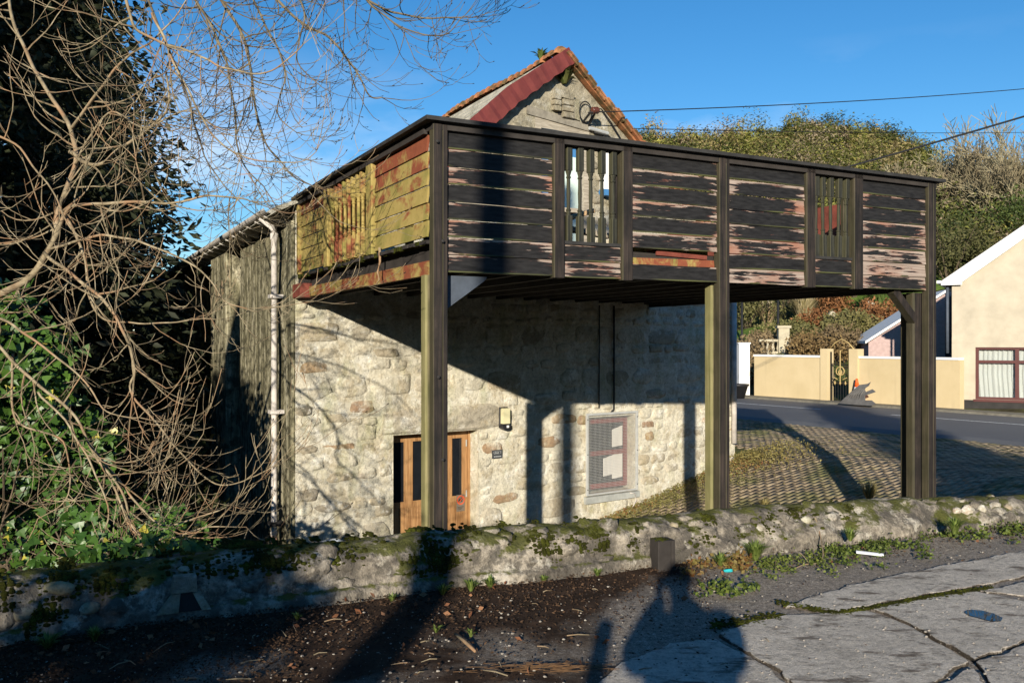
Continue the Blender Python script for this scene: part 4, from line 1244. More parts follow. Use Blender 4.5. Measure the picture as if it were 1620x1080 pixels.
# closing walls at the right and back so that nothing shows through
q0 = rp(WID, 0, .0); q1 = rp(WID, 0, VR); q2 = rp(0, 0, VR)
m = MB(); zt = 2.6
m.add([(q0.x, q0.y, -2.4), (q1.x, q1.y, -2.4), (q1.x, q1.y, zt), (q0.x, q0.y, zt)], [(0, 1, 2, 3)])
m.add([(q1.x, q1.y, -2.4), (q2.x, q2.y, -2.4), (q2.x, q2.y, 3.4), (q1.x, q1.y, zt), ], [(0, 1, 2, 3)])
m.build('rear_wall', M['lime_mortar'], bld)
m = MB(); cx_, cz_ = wall_uz(1157, 500); m.lathe([(.05, -.3), (.05, 2.4)], 10, (WID - .10, -.07, 0)); o = m.build('corner_downpipe', M['white_worn'], bld, True)
# conduit and cables on the shaded wall
m = MB(); a0, b0 = wall_uz(970, 650, .02); m.tube([(a0 - .06, -.035, b0 - .02), (a0, -.035, b0 + .03), (a0 + .012, -.03, b0 + .3), (a0 + .01, -.03, 2.2)], .016, 6); m.build('wall_cable', M['cable'], bld, True)
m = MB(); a1 = a0 - .32; m.tube([(a1, -.03, .5), (a1 + .01, -.03, 2.2)], .011, 6); m.build('wall_cable', M['cable'], bld, True)

def on_wall(name, px, py, off, label, cat):
    u, z = wall_uz(px, py, off)
    p = C0 + f1 * u - f2 * off; p.z = z
    return thing(name, label, cat, p, TH_F)
# bulkhead lamp
lt = on_wall('wall_lamp', 795, 664, .012, 'black wall lamp with yellowed cover on the stone wall right of the oak door', 'lamp')
m = MB(); m.cbox((-.075, -.04, -.08), (.075, .0, .20), .012); m.build('back_plate', M['blackpl'], lt)
m = MB(); m.prism([(-.062, -.05), (.062, -.05), (.062, .17), (.045, .185), (-.045, .185), (-.062, .17)], -.115, -.041); m.build('lamp_cover', M['lampglass'], lt)
m = MB(); m.prism([(-.07, -.06), (.07, -.06), (.07, -.115), (.03, -.14), (-.03, -.14), (-.07, -.115)], -.12, -.0); m.build('sensor_housing', M['blackpl'], lt)
m = MB(); m.prism([(-.005, -.075), (.035, -.075), (.035, -.11), (-.005, -.11)], -.126, -.121); m.build('sensor', M['white'], lt)
# slate name plate
pq = on_wall('name_plaque', 786.5, 718, .03, 'small dark slate name plaque between the wall lamp and the oak door', 'plaque')
m = MB(); m.bbox((-.085, -.012, -.063), (.085, .02, .063)); m.build('plate', M['plaque'], pq)
def text(body, size, loc, parent, mat, name='lettering', rot=(R(90), 0, 0)):
    cu = bpy.data.curves.new(name, 'FONT'); cu.body = body; cu.size = size; cu.align_x = 'CENTER'; cu.extrude = .0006
    cu.materials.append(mat)
    tmp = bpy.data.objects.new(name, cu); COL.objects.link(tmp)
    me = bpy.data.meshes.new_from_object(tmp.evaluated_get(bpy.context.evaluated_depsgraph_get()))
    bpy.data.objects.remove(tmp)
    o = bpy.data.objects.new(name, me); o.location = loc; o.rotation_euler = rot; COL.objects.link(o); o.parent = parent
    return o
text('Unit 1', .058, (0, -.0132, .005), pq, M['ink'])
m = MB()
for k, (a_, b_) in enumerate(((-.068, -.042), (-.036, -.012), (-.006, .024), (.03, .066))): m.bbox((a_, -.0138, -.04), (b_, -.0118, -.028))
m.build('small_print', M['ink'], pq)
m = MB(); m.bbox((-.07, -.0138, .046), (.07, -.0118, .0485)); m.build('border_line', M['ink'], pq)
# prohibition sign on the right door leaf
su, sz_ = wall_uz(728.5, 795, -dy)
p = C0 + f1 * su + f2 * (dy - .003); p.z = sz_
ps = thing('prohibition_sign', 'small grey sign with red crossed circle on the right leaf of the oak door', 'sign', p, TH_F)
m = MB(); m.bbox((-.073, -.004, -.125), (.073, .002, .125)); m.build('plate', M['signgrey'], ps)
m = MB(); n = 28
ring = lambda r_, y: [(r_ * math.cos(2 * math.pi * k / n), y, .045 + r_ * math.sin(2 * math.pi * k / n)) for k in range(n)]
m.add(ring(.07, -.0045) + ring(.052, -.0045) + ring(.07, -.0065) + ring(.052, -.0065), [(2 * n + k, 2 * n + (k + 1) % n, 3 * n + (k + 1) % n, 3 * n + k) for k in range(n)] + [(k, (k + 1) % n, 2 * n + (k + 1) % n, 2 * n + k) for k in range(n)])
m.box((0, -.0058, .045), (.112, .001, .013), Matrix.Rotation(R(-45), 3, 'Y'))
m.build('red_circle', M['signred'], ps)
m = MB(); m.box((-.02, -.0052, .035), (.028, .001, .05), Matrix.Rotation(R(20), 3, 'Y')); m.box((.018, -.0052, .06), (.022, .001, .034), Matrix.Rotation(R(-15), 3, 'Y')); m.box((.0, -.0052, .04), (.06, .001, .014), Matrix.Rotation(R(35), 3, 'Y')); m.build('pictogram', M['signblack'], ps)
m = MB()
for k in range(3): m.bbox((-.055, -.0056, -.062 - k * .018), (.05 - .02 * k, -.0042, -.055 - k * .018))
m.build('small_print', M['signblack'], ps)
# insulator bracket and cable gear high on the gable
br = on_wall('cable_bracket', 924, 180, .03, 'iron cable bracket with brown insulator high on the gable beside the pigeon slots', 'bracket')
m = MB()
n = 18
m.tube([(.0 + .13 * math.cos(2 * math.pi * k / n), -.04, .02 + .17 * math.sin(2 * math.pi * k / n)) for k in range(n + 1)], .010, 6); m.build('cable_loop', M['cable'], br, True)
m = MB(); m.tube([(-.03, .0, -.15), (-.03, -.2, -.02), (.02, -.25, .0)], .02, 6); m.tube([(.1, 0, -.18), (.06, -.2, -.03), (.02, -.25, .0)], .02, 6); m.build('arm', M['iron'], br)
m = MB(); m.lathe([(.03, -.07), (.06, -.06), (.035, -.03), (.06, -.01), (.035, .02), (.06, .04), (.03, .07)], 12); o = m.build('insulator', M['porcelain'], br, True); o.location = (.02, -.26, .0); o.rotation_euler = (0, R(80), 0)
m = MB(); m.tube([(.1, -.02, .1), (.35, -.03, .12), (.55, -.03, -.06), (.9, -.03, -.45), (1.3, -.03, -.75)], .012, 5); m.tube([(.2, -.02, -.28), (.5, -.03, -.3), (.85, -.03, -.5)], .014, 5); m.build('loose_cable', M['cable'], br, True)
m = MB(); m.lathe([(.03, -.2), (.03, .2)], 8); o = m.build('conduit', M['galv'], br); o.location = (.28, -.04, -.25); o.rotation_euler = (0, R(95), 0)
# white lantern to the right of the upper door
lw = on_wall('white_lantern', 954, 262, .02, 'white painted wall lantern right of the upper balcony doorway', 'lamp')
m = MB(); m.cbox((-.09, -.14, -.42), (.09, .0, .36), .02); m.build('lantern_body', M['white'], lw)
m = MB(); m.prism([(-.11, -.42), (.11, -.42), (.08, -.52), (-.08, -.52)], -.16, .0); m.build('lantern_base', M['blue'], lw)
m = MB(); m.tube([(.0, -.02, .36), (.05, -.06, .46), (.15, -.05, .42), (.22, -.03, .2)], .02, 6); m.build('bracket', M['cable'], lw)
# ------------------------------------------------------------------ timber balcony (x along the front, y back towards the house)
dk = thing('timber_balcony', 'raised black timber balcony on tall posts with peeling boards and turned balusters', 'balcony', P0, TH_D)
D_L = (C0 - P0).dot(d2); D_S = math.tan(TH_F - TH_D); U_L = (C0 - P0).dot(d1)
def wall_v(u): return D_L + (u - U_L) * D_S
ZB = deck_uz(790, 436)[1]; ZB = 2.19
ZT = 3.42
def du(px, py=330): return deck_uz(px, py)[0]
uP = [0.01, (du(1127) + du(1150)) / 2, (du(1455) + du(1477)) / 2]
PW = .135
ground_at = lambda u, v: float(G(*(P0 + d1 * u + d2 * v)[:2]))
# posts
for i, u in enumerate(uP):
    m = MB(); zb = min(ground_at(u, 0), -0.1) - .15
    w = PW if i < 2 else .14
    # two laminated timbers with a visible joint
    m.cbox((u - w / 2, -.08, zb), (u - w / 2 + w * .62, .015, ZT + .03), .006)
    m.cbox((u - w / 2 + w * .62 + .004, -.076, zb), (u + w / 2, .013, ZT + .03), .006)
    m.build('post', M['post'], dk)
# secondary greenish posts behind the corner and under the beam
for u, v, w, top in ((-.035, .03, .10, 2.17), (uP[1] - .03, .03, .10, 2.17), (uP[2] - .10, .03, .17, 2.17), (uP[2] - .02, .20, .10, 2.17)):
    m = MB(); m.cbox((u - w / 2, v, min(ground_at(u, v), -.1) - .1), (u + w / 2, v + .12, top), .018)
    o = m.build('support_post', M['post_side'] if u < 5 else M['post'], dk)
# rail cap, front and flank
m = MB()
ue = uP[2] + .16
m.prism([(-.14, -.135), (ue, -.135), (ue, .10), (.04, .10), (-.02, .10), (.04, wall_v(0) - .02), (-.14, wall_v(0) - .02)], ZT + .04, ZT + .075, 'z')
m.build('rail_cap', M['cap'], dk)
m = MB(); m.bbox((-.06, -.075, ZT - .02), (ue - .08, .075, ZT + .037)); m.build('top_rail', M['underside'], dk)
m = MB(); m.bbox((-.075, .1, ZT - .03), (.03, wall_v(0) - .05, ZT + .037)); m.build('top_rail', M['underside'], dk)

def plank(u0, u1, z0, z1, y, mat, wear, parent, name='board', tilt=.016, tz=0.0):
    """lapped board: bottom edge proud, top edge tucked in"""
    m = MB(); th = .022; n = max(2, int((u1 - u0) / .25))
    uvs = []
    for k in range(n + 1):
        u = u0 + (u1 - u0) * k / n
        w = .004 * mnoise.noise((u * 1.7 + z0 * 9, z0 * 3, 1)) + tz * (k / n - .5)
        w2 = .0045 * mnoise.noise((u * 7 + z0 * 13, z0 * 5, 2))
        for (yy, zz, tv) in ((y - tilt, z0 + w2, 0.0), (y - tilt * .1, z1, 1.0), (y + th - tilt * .1, z1, 1.0), (y + th - tilt, z0 + w2, 0.0)):
            m.v.append((u, yy + w * .5, zz + w)); uvs.append((u - u0, tv))
    for k in range(n):
        b = k * 4
        for q in range(4):
            q2 = (q + 1) % 4
            m.f.append((b + q, b + 4 + q, b + 4 + q2, b + q2))
    m.f.append((3, 2, 1, 0)); e = n * 4; m.f.append((e, e + 1, e + 2, e + 3))
    # uv islands: shared vertices are fine, across-board coordinate follows the face
    o = m.build(name, mat, parent, uvs=uvs)
    o.color = (wear, (u1 - u0) / 10.0, 0, 1)
    return o
NB = 8
bh = (ZT - .02 - ZB) / NB
e = PW / 2 + .004
spans = [(uP[0] + e, du(870, 330), .46), (du(995, 350), uP[1] - e, .50), (uP[1] + e, du(1268, 370), .525), (du(1358, 390), uP[2] - e, .52)]
wear_rows = [[-.10, -.02, 0, -.02, -.03, .03, .05, -.02], [-.16, .02, -.02, .04, -.06, .10, 0, -.10], [-.22, .06, -.02, -.04, .02, .08, -.14, .10], [-.26, -.08, -.05, .0, .02, .13, .16, .04]]
for si, (a_, b_, wr) in enumerate(spans):
    for k in range(NB):
        z1 = ZT - .02 - k * bh; z0 = z1 - bh + .006
        if si == 1 and k == 6:
            o = plank(a_, b_, z0 - .004, z1 - .08, .004, M['algae'], .60, dk, 'inner_board', .012, .012); continue
        plank(a_, b_, z0, z1, -.03, M['peel'], wr + wear_rows[si][k] + random.uniform(-.03, .03), dk)
m = MB(); m.bbox((spans[1][0], .10, ZB + .1), (spans[1][1], .14, ZB + .34)); m.build('inner_beam', M['algae'], dk).color = (.45, 0, 0, 1)
m = MB(); m.box(((spans[1][0] + spans[1][1]) / 2 + .12, .012, ZB + bh * 1.74), (.62, .02, .042), Matrix.Rotation(R(2), 3, 'Y')); m.build('broken_board', M['redpaint'], dk)
# sub posts of the two baluster bays
bays = [(du(870, 330), du(888, 330), du(978, 345), du(995, 345)), (du(1268, 370), du(1283, 370), du(1343, 380), du(1358, 380))]
for bi, (a_, b_, c_, d_) in enumerate(bays):
    for (q0, q1) in ((a_, b_), (c_, d_)):
        m = MB(); m.cbox((q0 + .003, -.075, ZB - .01), (q1 - .003, .045, ZT + .03), .008); m.build('bay_post', M['post'], dk)
    m = MB(); m.cbox((c_ - .075, .0, ZB + .02), (c_ + .0, .06, ZT - .02), .012); m.build('bay_batten', M['post'], dk)
    zs = ZB + bh * 2
    for k in range(2):
        z1 = ZB + bh * (k + 1) - .004; plank(b_, c_, z1 - bh + .006, z1, -.028, M['peel'], .47 + (.05 if bi == 0 else -.05), dk)
    m = MB(); m.bbox((b_, -.05, zs), (c_, .05, zs + .03)); m.build('baluster_sill', M['cap'], dk)

def baluster_mesh(h, mat):
    m = MB(); q = .030
    m.cbox((-q, -q, 0), (q, q, h * .27), .006)
    m.cbox((-q, -q, h * .745), (q, q, h), .006)
    r_ = [(q * .9, .27), (.019, .285), (.024, .30), (.019, .315), (.027, .33), (.017, .345), (.0165, .40), (.019, .50), (.017, .60), (.0165, .66), (.025, .675), (.017, .69), (.021, .71), (.027, .73), (q * .9, .745)]
    m.lathe([(r, t * h) for r, t in r_], 10)
    return m.mesh('baluster', mat)
bal_front = baluster_mesh(ZT - .02 - (ZB + 2 * bh + .03), post_mat('dark_green_baluster', .15, (.012, .013, .012), (.045, .045, .033)))
for bi, (a_, b_, c_, d_) in enumerate(bays):
    n = 5
    for k in range(n):
        u = b_ + (c_ - b_) * (k + .62) / (n + .1)
        link_mesh('baluster', bal_front, dk, (u, .0, ZB + 2 * bh + .03), (random.uniform(-.012, .012), random.uniform(-.012, .012), random.uniform(-.2, .2)))

# flank (x = 0 plane, running back): six boards, green and red
ZS = 2.50
hb = (ZT - .03 - ZS) / 6
def flank_board(v0, v1, z0, z1, red):
    m = MB(); n = 6
    for k in range(n + 1):
        v = v0 + (v1 - v0) * k / n; w = .004 * mnoise.noise((v * 2, z0 * 7, 3))
        for (xx, zz) in ((-.030 - .016, z0), (-.030, z1), (-.008, z1), (-.026, z0)):
            m.v.append((xx + w, v, zz + w))
    for k in range(n):
        b = k * 4
        for q in range(4): m.f.append((b + q, b + (q + 1) % 4, b + 4 + (q + 1) % 4, b + 4 + q))
    m.f.append((0, 1, 2, 3)); e_ = n * 4; m.f.append((e_ + 3, e_ + 2, e_ + 1, e_))
    o = m.build('flank_board', M['algae'], dk); o.color = (red, 0, 0, 1)
VE = wall_v(0) - .04
for k in range(6):
    z1 = ZT - .03 - k * hb; z0 = z1 - hb + .006
    flank_board(.11, 1.52, z0, z1, [.66, .54, .48, .46, .43, .42][k])
    flank_board(3.36, VE - .12, z0, z1, [.56, .49, .46, .45, .42, .45][k])
for v0, v1 in ((1.53, 1.72), (3.17, 3.35), (VE - .11, VE)):
    m = MB(); m.cbox((-.075, v0, ZS - .02), (.02, v1, ZT - .03), .01); o = m.build('bay_post', M['algae'], dk); o.color = (.42 if v0 < 2 else .5, 0, 0, 1)
bal_flank = baluster_mesh(ZT - .03 - ZS - .02, M['algae'])
for k in range(9):
    o = link_mesh('baluster', bal_flank, dk, (-.022, 1.80 + (3.10 - 1.80) * k / 8, ZS + .01), (random.uniform(-.01, .01), random.uniform(-.01, .01), 0)); o.color = (.50 + random.uniform(-.06, .1), 0, 0, 1)
# backing so that the turned bay of the flank stays closed as in the photograph
m = MB(); m.bbox((.015, 1.72, ZS), (.03, 3.17, ZT - .03)); o = m.build('bay_backing', M['algae'], dk); o.color = (.5, 0, 0, 1)
# floor, fascia, joists
FZ = 2.47
k = 0; v = .06
while v < wall_v(uP[2]) - .05:
    v1 = v + .142
    # boards follow the front; the last ones are cut against the slanting wall
    uu0 = -.06 + random.uniform(-.025, .02); 
    if v1 > wall_v(0): uu0 = max(uu0, (v1 - D_L) / D_S + U_L + .03)
    uu1 = uP[2] + .035
    if uu1 - uu0 > .3:
        m = MB(); m.bbox((uu0, v, FZ - .03), (uu1, v1 - .008, FZ + random.uniform(-.002, .003))); m.build('floor_board', M['underside'], dk)
    v += .142
for i in range(13):
    u = .06 + (uP[2] - .1) * i / 12
    m = MB(); m.bbox((u - .03, .12, 2.24), (u + .03, wall_v(u) - .02, FZ - .032)); m.build('joist', M['underside'], dk)
rl_ = (uP[2] + .1) / math.cos(TH_F - TH_D); m = MB(); m.bbox((0, -.33, 2.33), (rl_, -.025, 2.434)); o = m.build('light_stop_strip', M['underside'], dk); o.location = (-.05, wall_v(-.05), 0); o.rotation_euler = (0, 0, TH_F - TH_D)  # added strip closing the wall gap where sun leaked below the floor
m = MB(); m.bbox((-.02, .025, ZB + .01), (uP[2] + .06, .085, FZ - .035)); m.build('front_beam', M['underside'], dk)
m = MB(); m.bbox((uP[2] + .03, .1, ZB), (uP[2] + .09, wall_v(uP[2]) - .03, FZ - .082)); m.build('end_beam', M['underside'], dk)
m = MB(); m.bbox((uP[2] + .04, .1, FZ - .08), (uP[2] + .07, wall_v(uP[2]) - .03, ZT - .02)); m.build('end_boarding', M['redpaint'], dk)
m = MB(); m.bbox((-.005, .11, ZB - .01), (.05, 4.28, ZB + .115)); o = m.build('flank_fascia', M['algae'], dk); o.color = (.58, 0, 0, 1)
m = MB(); m.bbox((.052, .11, ZB), (.10, VE, FZ - .033)); m.build('flank_beam', M['underside'], dk)
m = MB(); m.cbox((-.12, 4.29, ZB - .02), (.12, VE + .02, ZB + .16), .01); m.build('beam_end', M['redpaint'], dk)
# ragged white-stained floor edge on the flank
m = MB(); v = .12
while v < VE:
    w = random.uniform(.06, .14); m.bbox((-.05 - random.uniform(0, .02), v, ZS - .055 - random.uniform(0, .02)), (-.005, v + w * .92, ZS - .022)); v += w
o = m.build('ragged_floor_edge', M['moss'], dk)
# knee braces: sheet gusset at the corner post, timber brace at the right post
m = MB(); m.prism([(uP[0] + e, ZB - .02), (uP[0] + e + .42, ZB - .02), (uP[0] + e + .40, ZB - .05), (uP[0] + e, ZB - .33)], .03, .05); m.build('gusset_plate', M['gusset'], dk)
m = MB(); b0 = Vector((uP[2] - .52, .06, ZB + .0)); b1 = Vector((uP[2] - .16, .06, ZB - .34)); dd = (b1 - b0)
m.box((b0 + b1) / 2, (dd.length, .10, .09), Matrix.Rotation(math.atan2(-dd.z, dd.x), 3, 'Y')); m.build('knee_brace', M['post'], dk)
# nails / bolts on the corner post
for uu, zz in ((-.03, ZT - .13), (.02, 2.45), (-.02, 1.3), (.02, .6)):
    m = MB(); m.lathe([(.014, 0), (.014, .008), (.006, .012)], 8); o = m.build('bolt_head', M['plinth'], dk); o.location = (uu, -.10, zz); o.rotation_euler = (R(90), 0, 0)

# planks and junk lying on the balcony floor
junk = [((1.45, .75, FZ + .13), (1.9, .16, .03), (.55, .05, .25), 'raw_pine plank', 'wood_raw'), ((1.55, 1.1, FZ + .30), (1.6, .12, .05), (0, -.32, .1), '', 'wood_raw'), ((1.35, .95, FZ + .10), (1.2, .2, .03), (0, .05, -.3), '', 'white_worn'), ((1.8, 1.35, FZ + .40), (1.7, .10, .06), (0, .10, 0), '', 'silver'), ((4.5, .9, FZ + .55), (.95, .02, .42), (R(0), R(-6), 0), '', 'redpaint')]
labs = ['raw pine plank leaning on the junk heap behind the first baluster bay', 'tilted pine batten crossing the junk behind the first baluster bay', 'pale painted board lying lowest behind the first baluster bay', 'weathered grey rail lying across the junk behind the first baluster bay', 'red painted panel standing behind the second baluster bay']
nms = ['plank', 'batten', 'painted_board', 'loose_rail', 'red_panel']; cats = ['plank', 'batten', 'board', 'rail', 'panel']
for (c_, s_, r_, _, mt), lb, nm, ct in zip(junk, labs, nms, cats):
    m = MB(); m.cbox((-s_[0] / 2, -s_[1] / 2, -s_[2] / 2), (s_[0] / 2, s_[1] / 2, s_[2] / 2), min(s_) * .15)
    w = P0 + d1 * c_[0] + d2 * c_[1]; o = m.build(nm, M[mt]); o.location = (w.x, w.y, c_[2]); o.rotation_euler = (r_[0], r_[1], TH_D + r_[2]); tag(o, lb, ct)
m = MB(); w = P0 + d1 * 1.5 + d2 * 2.1
o = thing('work_bench', 'dark trestle bench with a grey top standing behind the first baluster bay', 'bench', (w.x, w.y, FZ), TH_D)
m.bbox((-1.0, -.35, .62), (1.0, .35, .67)); m.build('bench_top', M['silver'], o)
for sx in (-.85, .85):
    for sy in (-.28, .28):
        m = MB(); m.cbox((sx - .04, sy - .04, 0), (sx + .04, sy + .04, .62), .006); m.build('leg', M['underside'], o)
# ------------------------------------------------------------------ far side of the road: garden wall, gate, house, outbuilding
def frame_for(p, xdir):
    """thing location + z rotation so that local x runs along xdir"""
    return p, math.atan2(xdir.y, xdir.x)
GA = math.atan2(GW_DIR.y, GW_DIR.x)                  # garden wall frame: local x runs towards the house, local -y faces the road? (checked: +y is behind)
def gw_thing(name, label, cat, k, n=0.0, z=ROADZ - .02):
    p = gwp(k, n, z)
    return thing(name, label, cat, p, GA)
# local y axis of that frame
gy_ = Vector((-GW_DIR.y, GW_DIR.x, 0)); BK = 1.0 if gy_.dot(GW_N) > 0 else -1.0
def gb(m, x0, x1, y0, y1, z0, z1):
    ya, yb = sorted((y0 * BK, y1 * BK)); m.bbox((x0, ya, z0), (x1, yb, z1))
K_PR = 3.62; K_PL = 4.48; K_END = 7.6
gw1 = gw_thing('garden_wall', 'cream rendered garden wall with white coping between the iron gate and the cream house', 'wall', 0)
m = MB(); gb(m, -K_PR + .0, .02, 0, .22, -.3, 1.50); m.build('wall_body', M['cream'], gw1)
m = MB(); gb(m, -K_PR + .32, .0, -.03, .25, 1.502, 1.575); m.build('coping', M['white'], gw1)
m = MB(); gb(m, -K_PR - .02, -K_PR + .30, -.045, .28, -.3, 1.80); m.build('gate_pier', M['cream'], gw1)
gw2 = gw_thing('garden_wall', 'cream rendered garden wall with white coping left of the iron gate', 'wall', 0)
m = MB(); gb(m, -K_END, -K_PL - .27, 0, .22, -.3, 1.50); m.build('wall_body', M['cream'], gw2)
m = MB(); gb(m, -K_END - .02, -K_PL - .28, -.03, .25, 1.502, 1.575); m.build('coping', M['white'], gw2)
m = MB(); gb(m, -K_PL - .26, -K_PL + .02, -.045, .28, -.3, 1.80); m.build('gate_pier', M['cream'], gw2)
m = MB(); m.prism([(-K_END, .222), (-K_END + .22, .222), (-K_END - .6, 1.1), (-K_END - .82, 1.05)], -.3, 1.56, 'z'); m.build('return_wall', M['cream'], gw2)
wq = at(1175, 600, 33.0); wp = thing('gate_pillar', 'square white painted pillar standing left of the cream garden wall', 'pillar', (wq.x, wq.y, ROADZ - .02), GA + R(60))
m = MB(); m.bbox((-.2, -.2, -.3), (.2, .2, 1.95)); m.build('shaft', M['white'], wp); m = MB(); m.bbox((-.23, -.23, 1.952), (.23, .23, 2.0)); m.build('cap', M['white'], wp)
# gate
gt = gw_thing('garden_gate', 'ornate black iron garden gate with gilded scrolls between two cream piers', 'gate', 0)
x0, x1 = -K_PL + .04, -K_PR - .04
gyv = .10 * BK
m = MB()
for xx in (x0 + .02, x1 - .02): m.box((xx, gyv, .85), (.035, .035, 1.7))
for zz in (.08, .72, 1.28): m.box(((x0 + x1) / 2, gyv, zz), (x1 - x0 - .07, .025, .03))
m.build('gate_frame', M['iron'], gt)
for k in range(7):
    xx = x0 + .04 + (x1 - x0 - .08) * (k + .5) / 7
    m = MB(); m.tube([(xx, gyv, .06), (xx, gyv, 1.27 + .32 * math.sin(math.pi * (k + .5) / 7))], .009, 6); m.build('gate_bar', M['iron'], gt)
xm = (x0 + x1) / 2
m = MB()
for sgn in (-1, 1):
    m.tube([(xm + sgn * (.02 + .16 * math.sin(t) * (1 - t / 9)), gyv - .03 * BK, 1.05 + .16 * math.cos(t) * (1 - t / 9)) for t in np.linspace(0, 7.2, 22)], .017, 6)
    m.tube([(xm + sgn * (.1 + .05 * t), gyv - .03 * BK, .80 + .02 * t) for t in (0, 1, 2, 3)], .016, 6)
m.tube([(xm, gyv - .03 * BK, .72), (xm, gyv - .03 * BK, 1.75)], .018, 6)
for xx in (-.2, 0, .2): m.lathe([(.005, 0), (.035, .05), (.02, .09), (.003, .14)], 8, (xm + xx, gyv - .03 * BK, .62))
m.build('gilded_scroll', M['gold'], gt)
m = MB(); m.tube([(xm - .5, gyv + .05, 1.75), (xm - .25, gyv + .05, 2.0), (xm, gyv + .05, 2.12), (xm + .25, gyv + .05, 2.0), (xm + .5, gyv + .05, 1.75)], .02, 6); m.build('overthrow', M['gold'], gt, True)
# traffic cone and broken plastic by the right pier
pc = gwp(3.22, .22, ROADZ + .075)
cn = thing('traffic_cone', 'orange and white traffic cone against the cream wall right of the iron gate', 'cone', pc)
m = MB(); m.bbox((-.19, -.19, 0), (.19, .19, .04)); m.lathe([(.15, .04), (.125, .20)], 16); m.build('base', M['cone_o'], cn)
m = MB(); m.lathe([(.125, .201), (.077, .50)], 16); m.build('sleeve', M['cone_w'], cn, True)
m = MB(); m.lathe([(.076, .501), (.035, .76), (.025, .77)], 16); m.build('tip', M['cone_o'], cn, True)
pb = gwp(2.85, .60, ROADZ + .05)
bb = thing('broken_panel', 'torn grey plastic panel slumped on the road edge beside the traffic cone', 'panel', pb, GA)
m = MB()
outl = [(x * .42, z * .72) for x, z in [(-1.35, 0), (-.3, 1.0), (.35, 1.08), (.62, 1.2), (.55, .98), (.28, .82), (.5, .66), (.95, .82), (1.35, .7), (1.0, .60), (.55, .48), (.75, .22), (1.3, .25), (1.75, .1), (1.5, .0), (.4, -.02)]]
n = len(outl)
fr_ = [(x, (-.28 + .52 * z + .05 * mnoise.noise((x * 2, z * 2, 0))) * BK, z * .80 + .02) for x, z in outl]
bk_ = [(x, y + .03 * BK, z + .012) for x, y, z in fr_]
m.add(fr_ + bk_, [(i, (i + 1) % n, n + (i + 1) % n, n + i) for i in range(n)] + [tuple(range(n - 1, -1, -1)), tuple(range(n, 2 * n))])
m.build('sheet', M['debris'], bb)
m = MB()
for k in range(6):
    t = k / 5; a_ = Vector((-.46 + .55 * t, (-.27 + .1) * BK, .06 + .03 * t)); b_ = Vector((-.1 + .25 * t, (.06) * BK, .50 + .02 * t)); m.tube([a_, (a_ + b_) / 2 + Vector((0, -.06 * BK, .02)), b_], .022, 5)
m.build('rib', M['debris'], bb)
# flower tub at the pillar
tb = thing('plant_tub', 'round black plant tub at the foot of the white pillar', 'plant pot', (at(1167, 600, 31.6).x, 31.6, ROADZ + .01))
m = MB(); m.lathe([(.24, 0), (.36, .42), (.40, .43), (.40, .50), (.35, .50), (.33, .40)], 16); m.build('tub', M['blackpl'], tb, True)

def leaf_cloud(name, C, size, mat, parent, col_a, col_b, aspect=1.6, up=0.0, jitter=None, bend=True, sizevar=.4, dirs=None, colnoise=None):
    """C (n,3) centres -> one mesh of small bent leaves"""
    n = len(C)
    C = np.asarray(C, float)
    if dirs is None:
        d = rng.normal(size=(n, 3)); d[:, 2] = d[:, 2] * (1 - abs(up)) + up * 1.2
    else: d = dirs + rng.normal(size=(n, 3)) * .25
    d /= np.linalg.norm(d, axis=1)[:, None] + 1e-9
    r = rng.normal(size=(n, 3)); s = np.cross(d, r); s /= np.linalg.norm(s, axis=1)[:, None] + 1e-9
    nn = np.cross(d, s)
    sz = size * (1 + sizevar * rng.uniform(-1, 1, n))[:, None]
    w = sz / aspect
    p0 = C - d * sz * .5; p1 = C + s * w * .5 + nn * w * .12; p2 = C + d * sz * .5; p3 = C - s * w * .5 + nn * w * .12
    V = np.stack([p0, p1, p2, p3], 1).reshape(-1, 3)
    ii = np.arange(n * 4).reshape(n, 4)
    F = np.concatenate([ii[:, [0, 1, 2]], ii[:, [0, 2, 3]]])
    t = rng.uniform(0, 1, n)[:, None]
    if colnoise is not None: t = np.clip(.55 * t + .45 * colnoise[:, None], 0, 1)
    c = np.asarray(col_a)[None] * (1 - t) + np.asarray(col_b)[None] * t
    return np_mesh(name, V, F, mat, parent, False, np.repeat(c, 4, 0))

def blob_points(n, c, r, clumps=30, cr=.35, squash=1.0, shell=.6, minz=None):
    """leaf centres gathered in clumps spread over an ellipsoid"""
    d = rng.normal(size=(clumps, 3)); d /= np.linalg.norm(d, axis=1)[:, None]
    rad = rng.uniform(shell, 1.0, clumps)[:, None]
    cc = d * rad * np.asarray(r)[None]
    k = rng.integers(0, clumps, n)
    q = rng.normal(size=(n, 3)); q /= np.linalg.norm(q, axis=1)[:, None] + 1e-9
    q *= rng.uniform(0, 1, n)[:, None] ** .45
    P = cc[k] + q * cr * np.mean(r) * rng.uniform(.6, 1.2, clumps)[k][:, None]
    P = P + np.asarray(c)[None]
    if minz is not None: P[:, 2] = np.maximum(P[:, 2], minz)
    return P, rng.uniform(0, 1, clumps)[k]

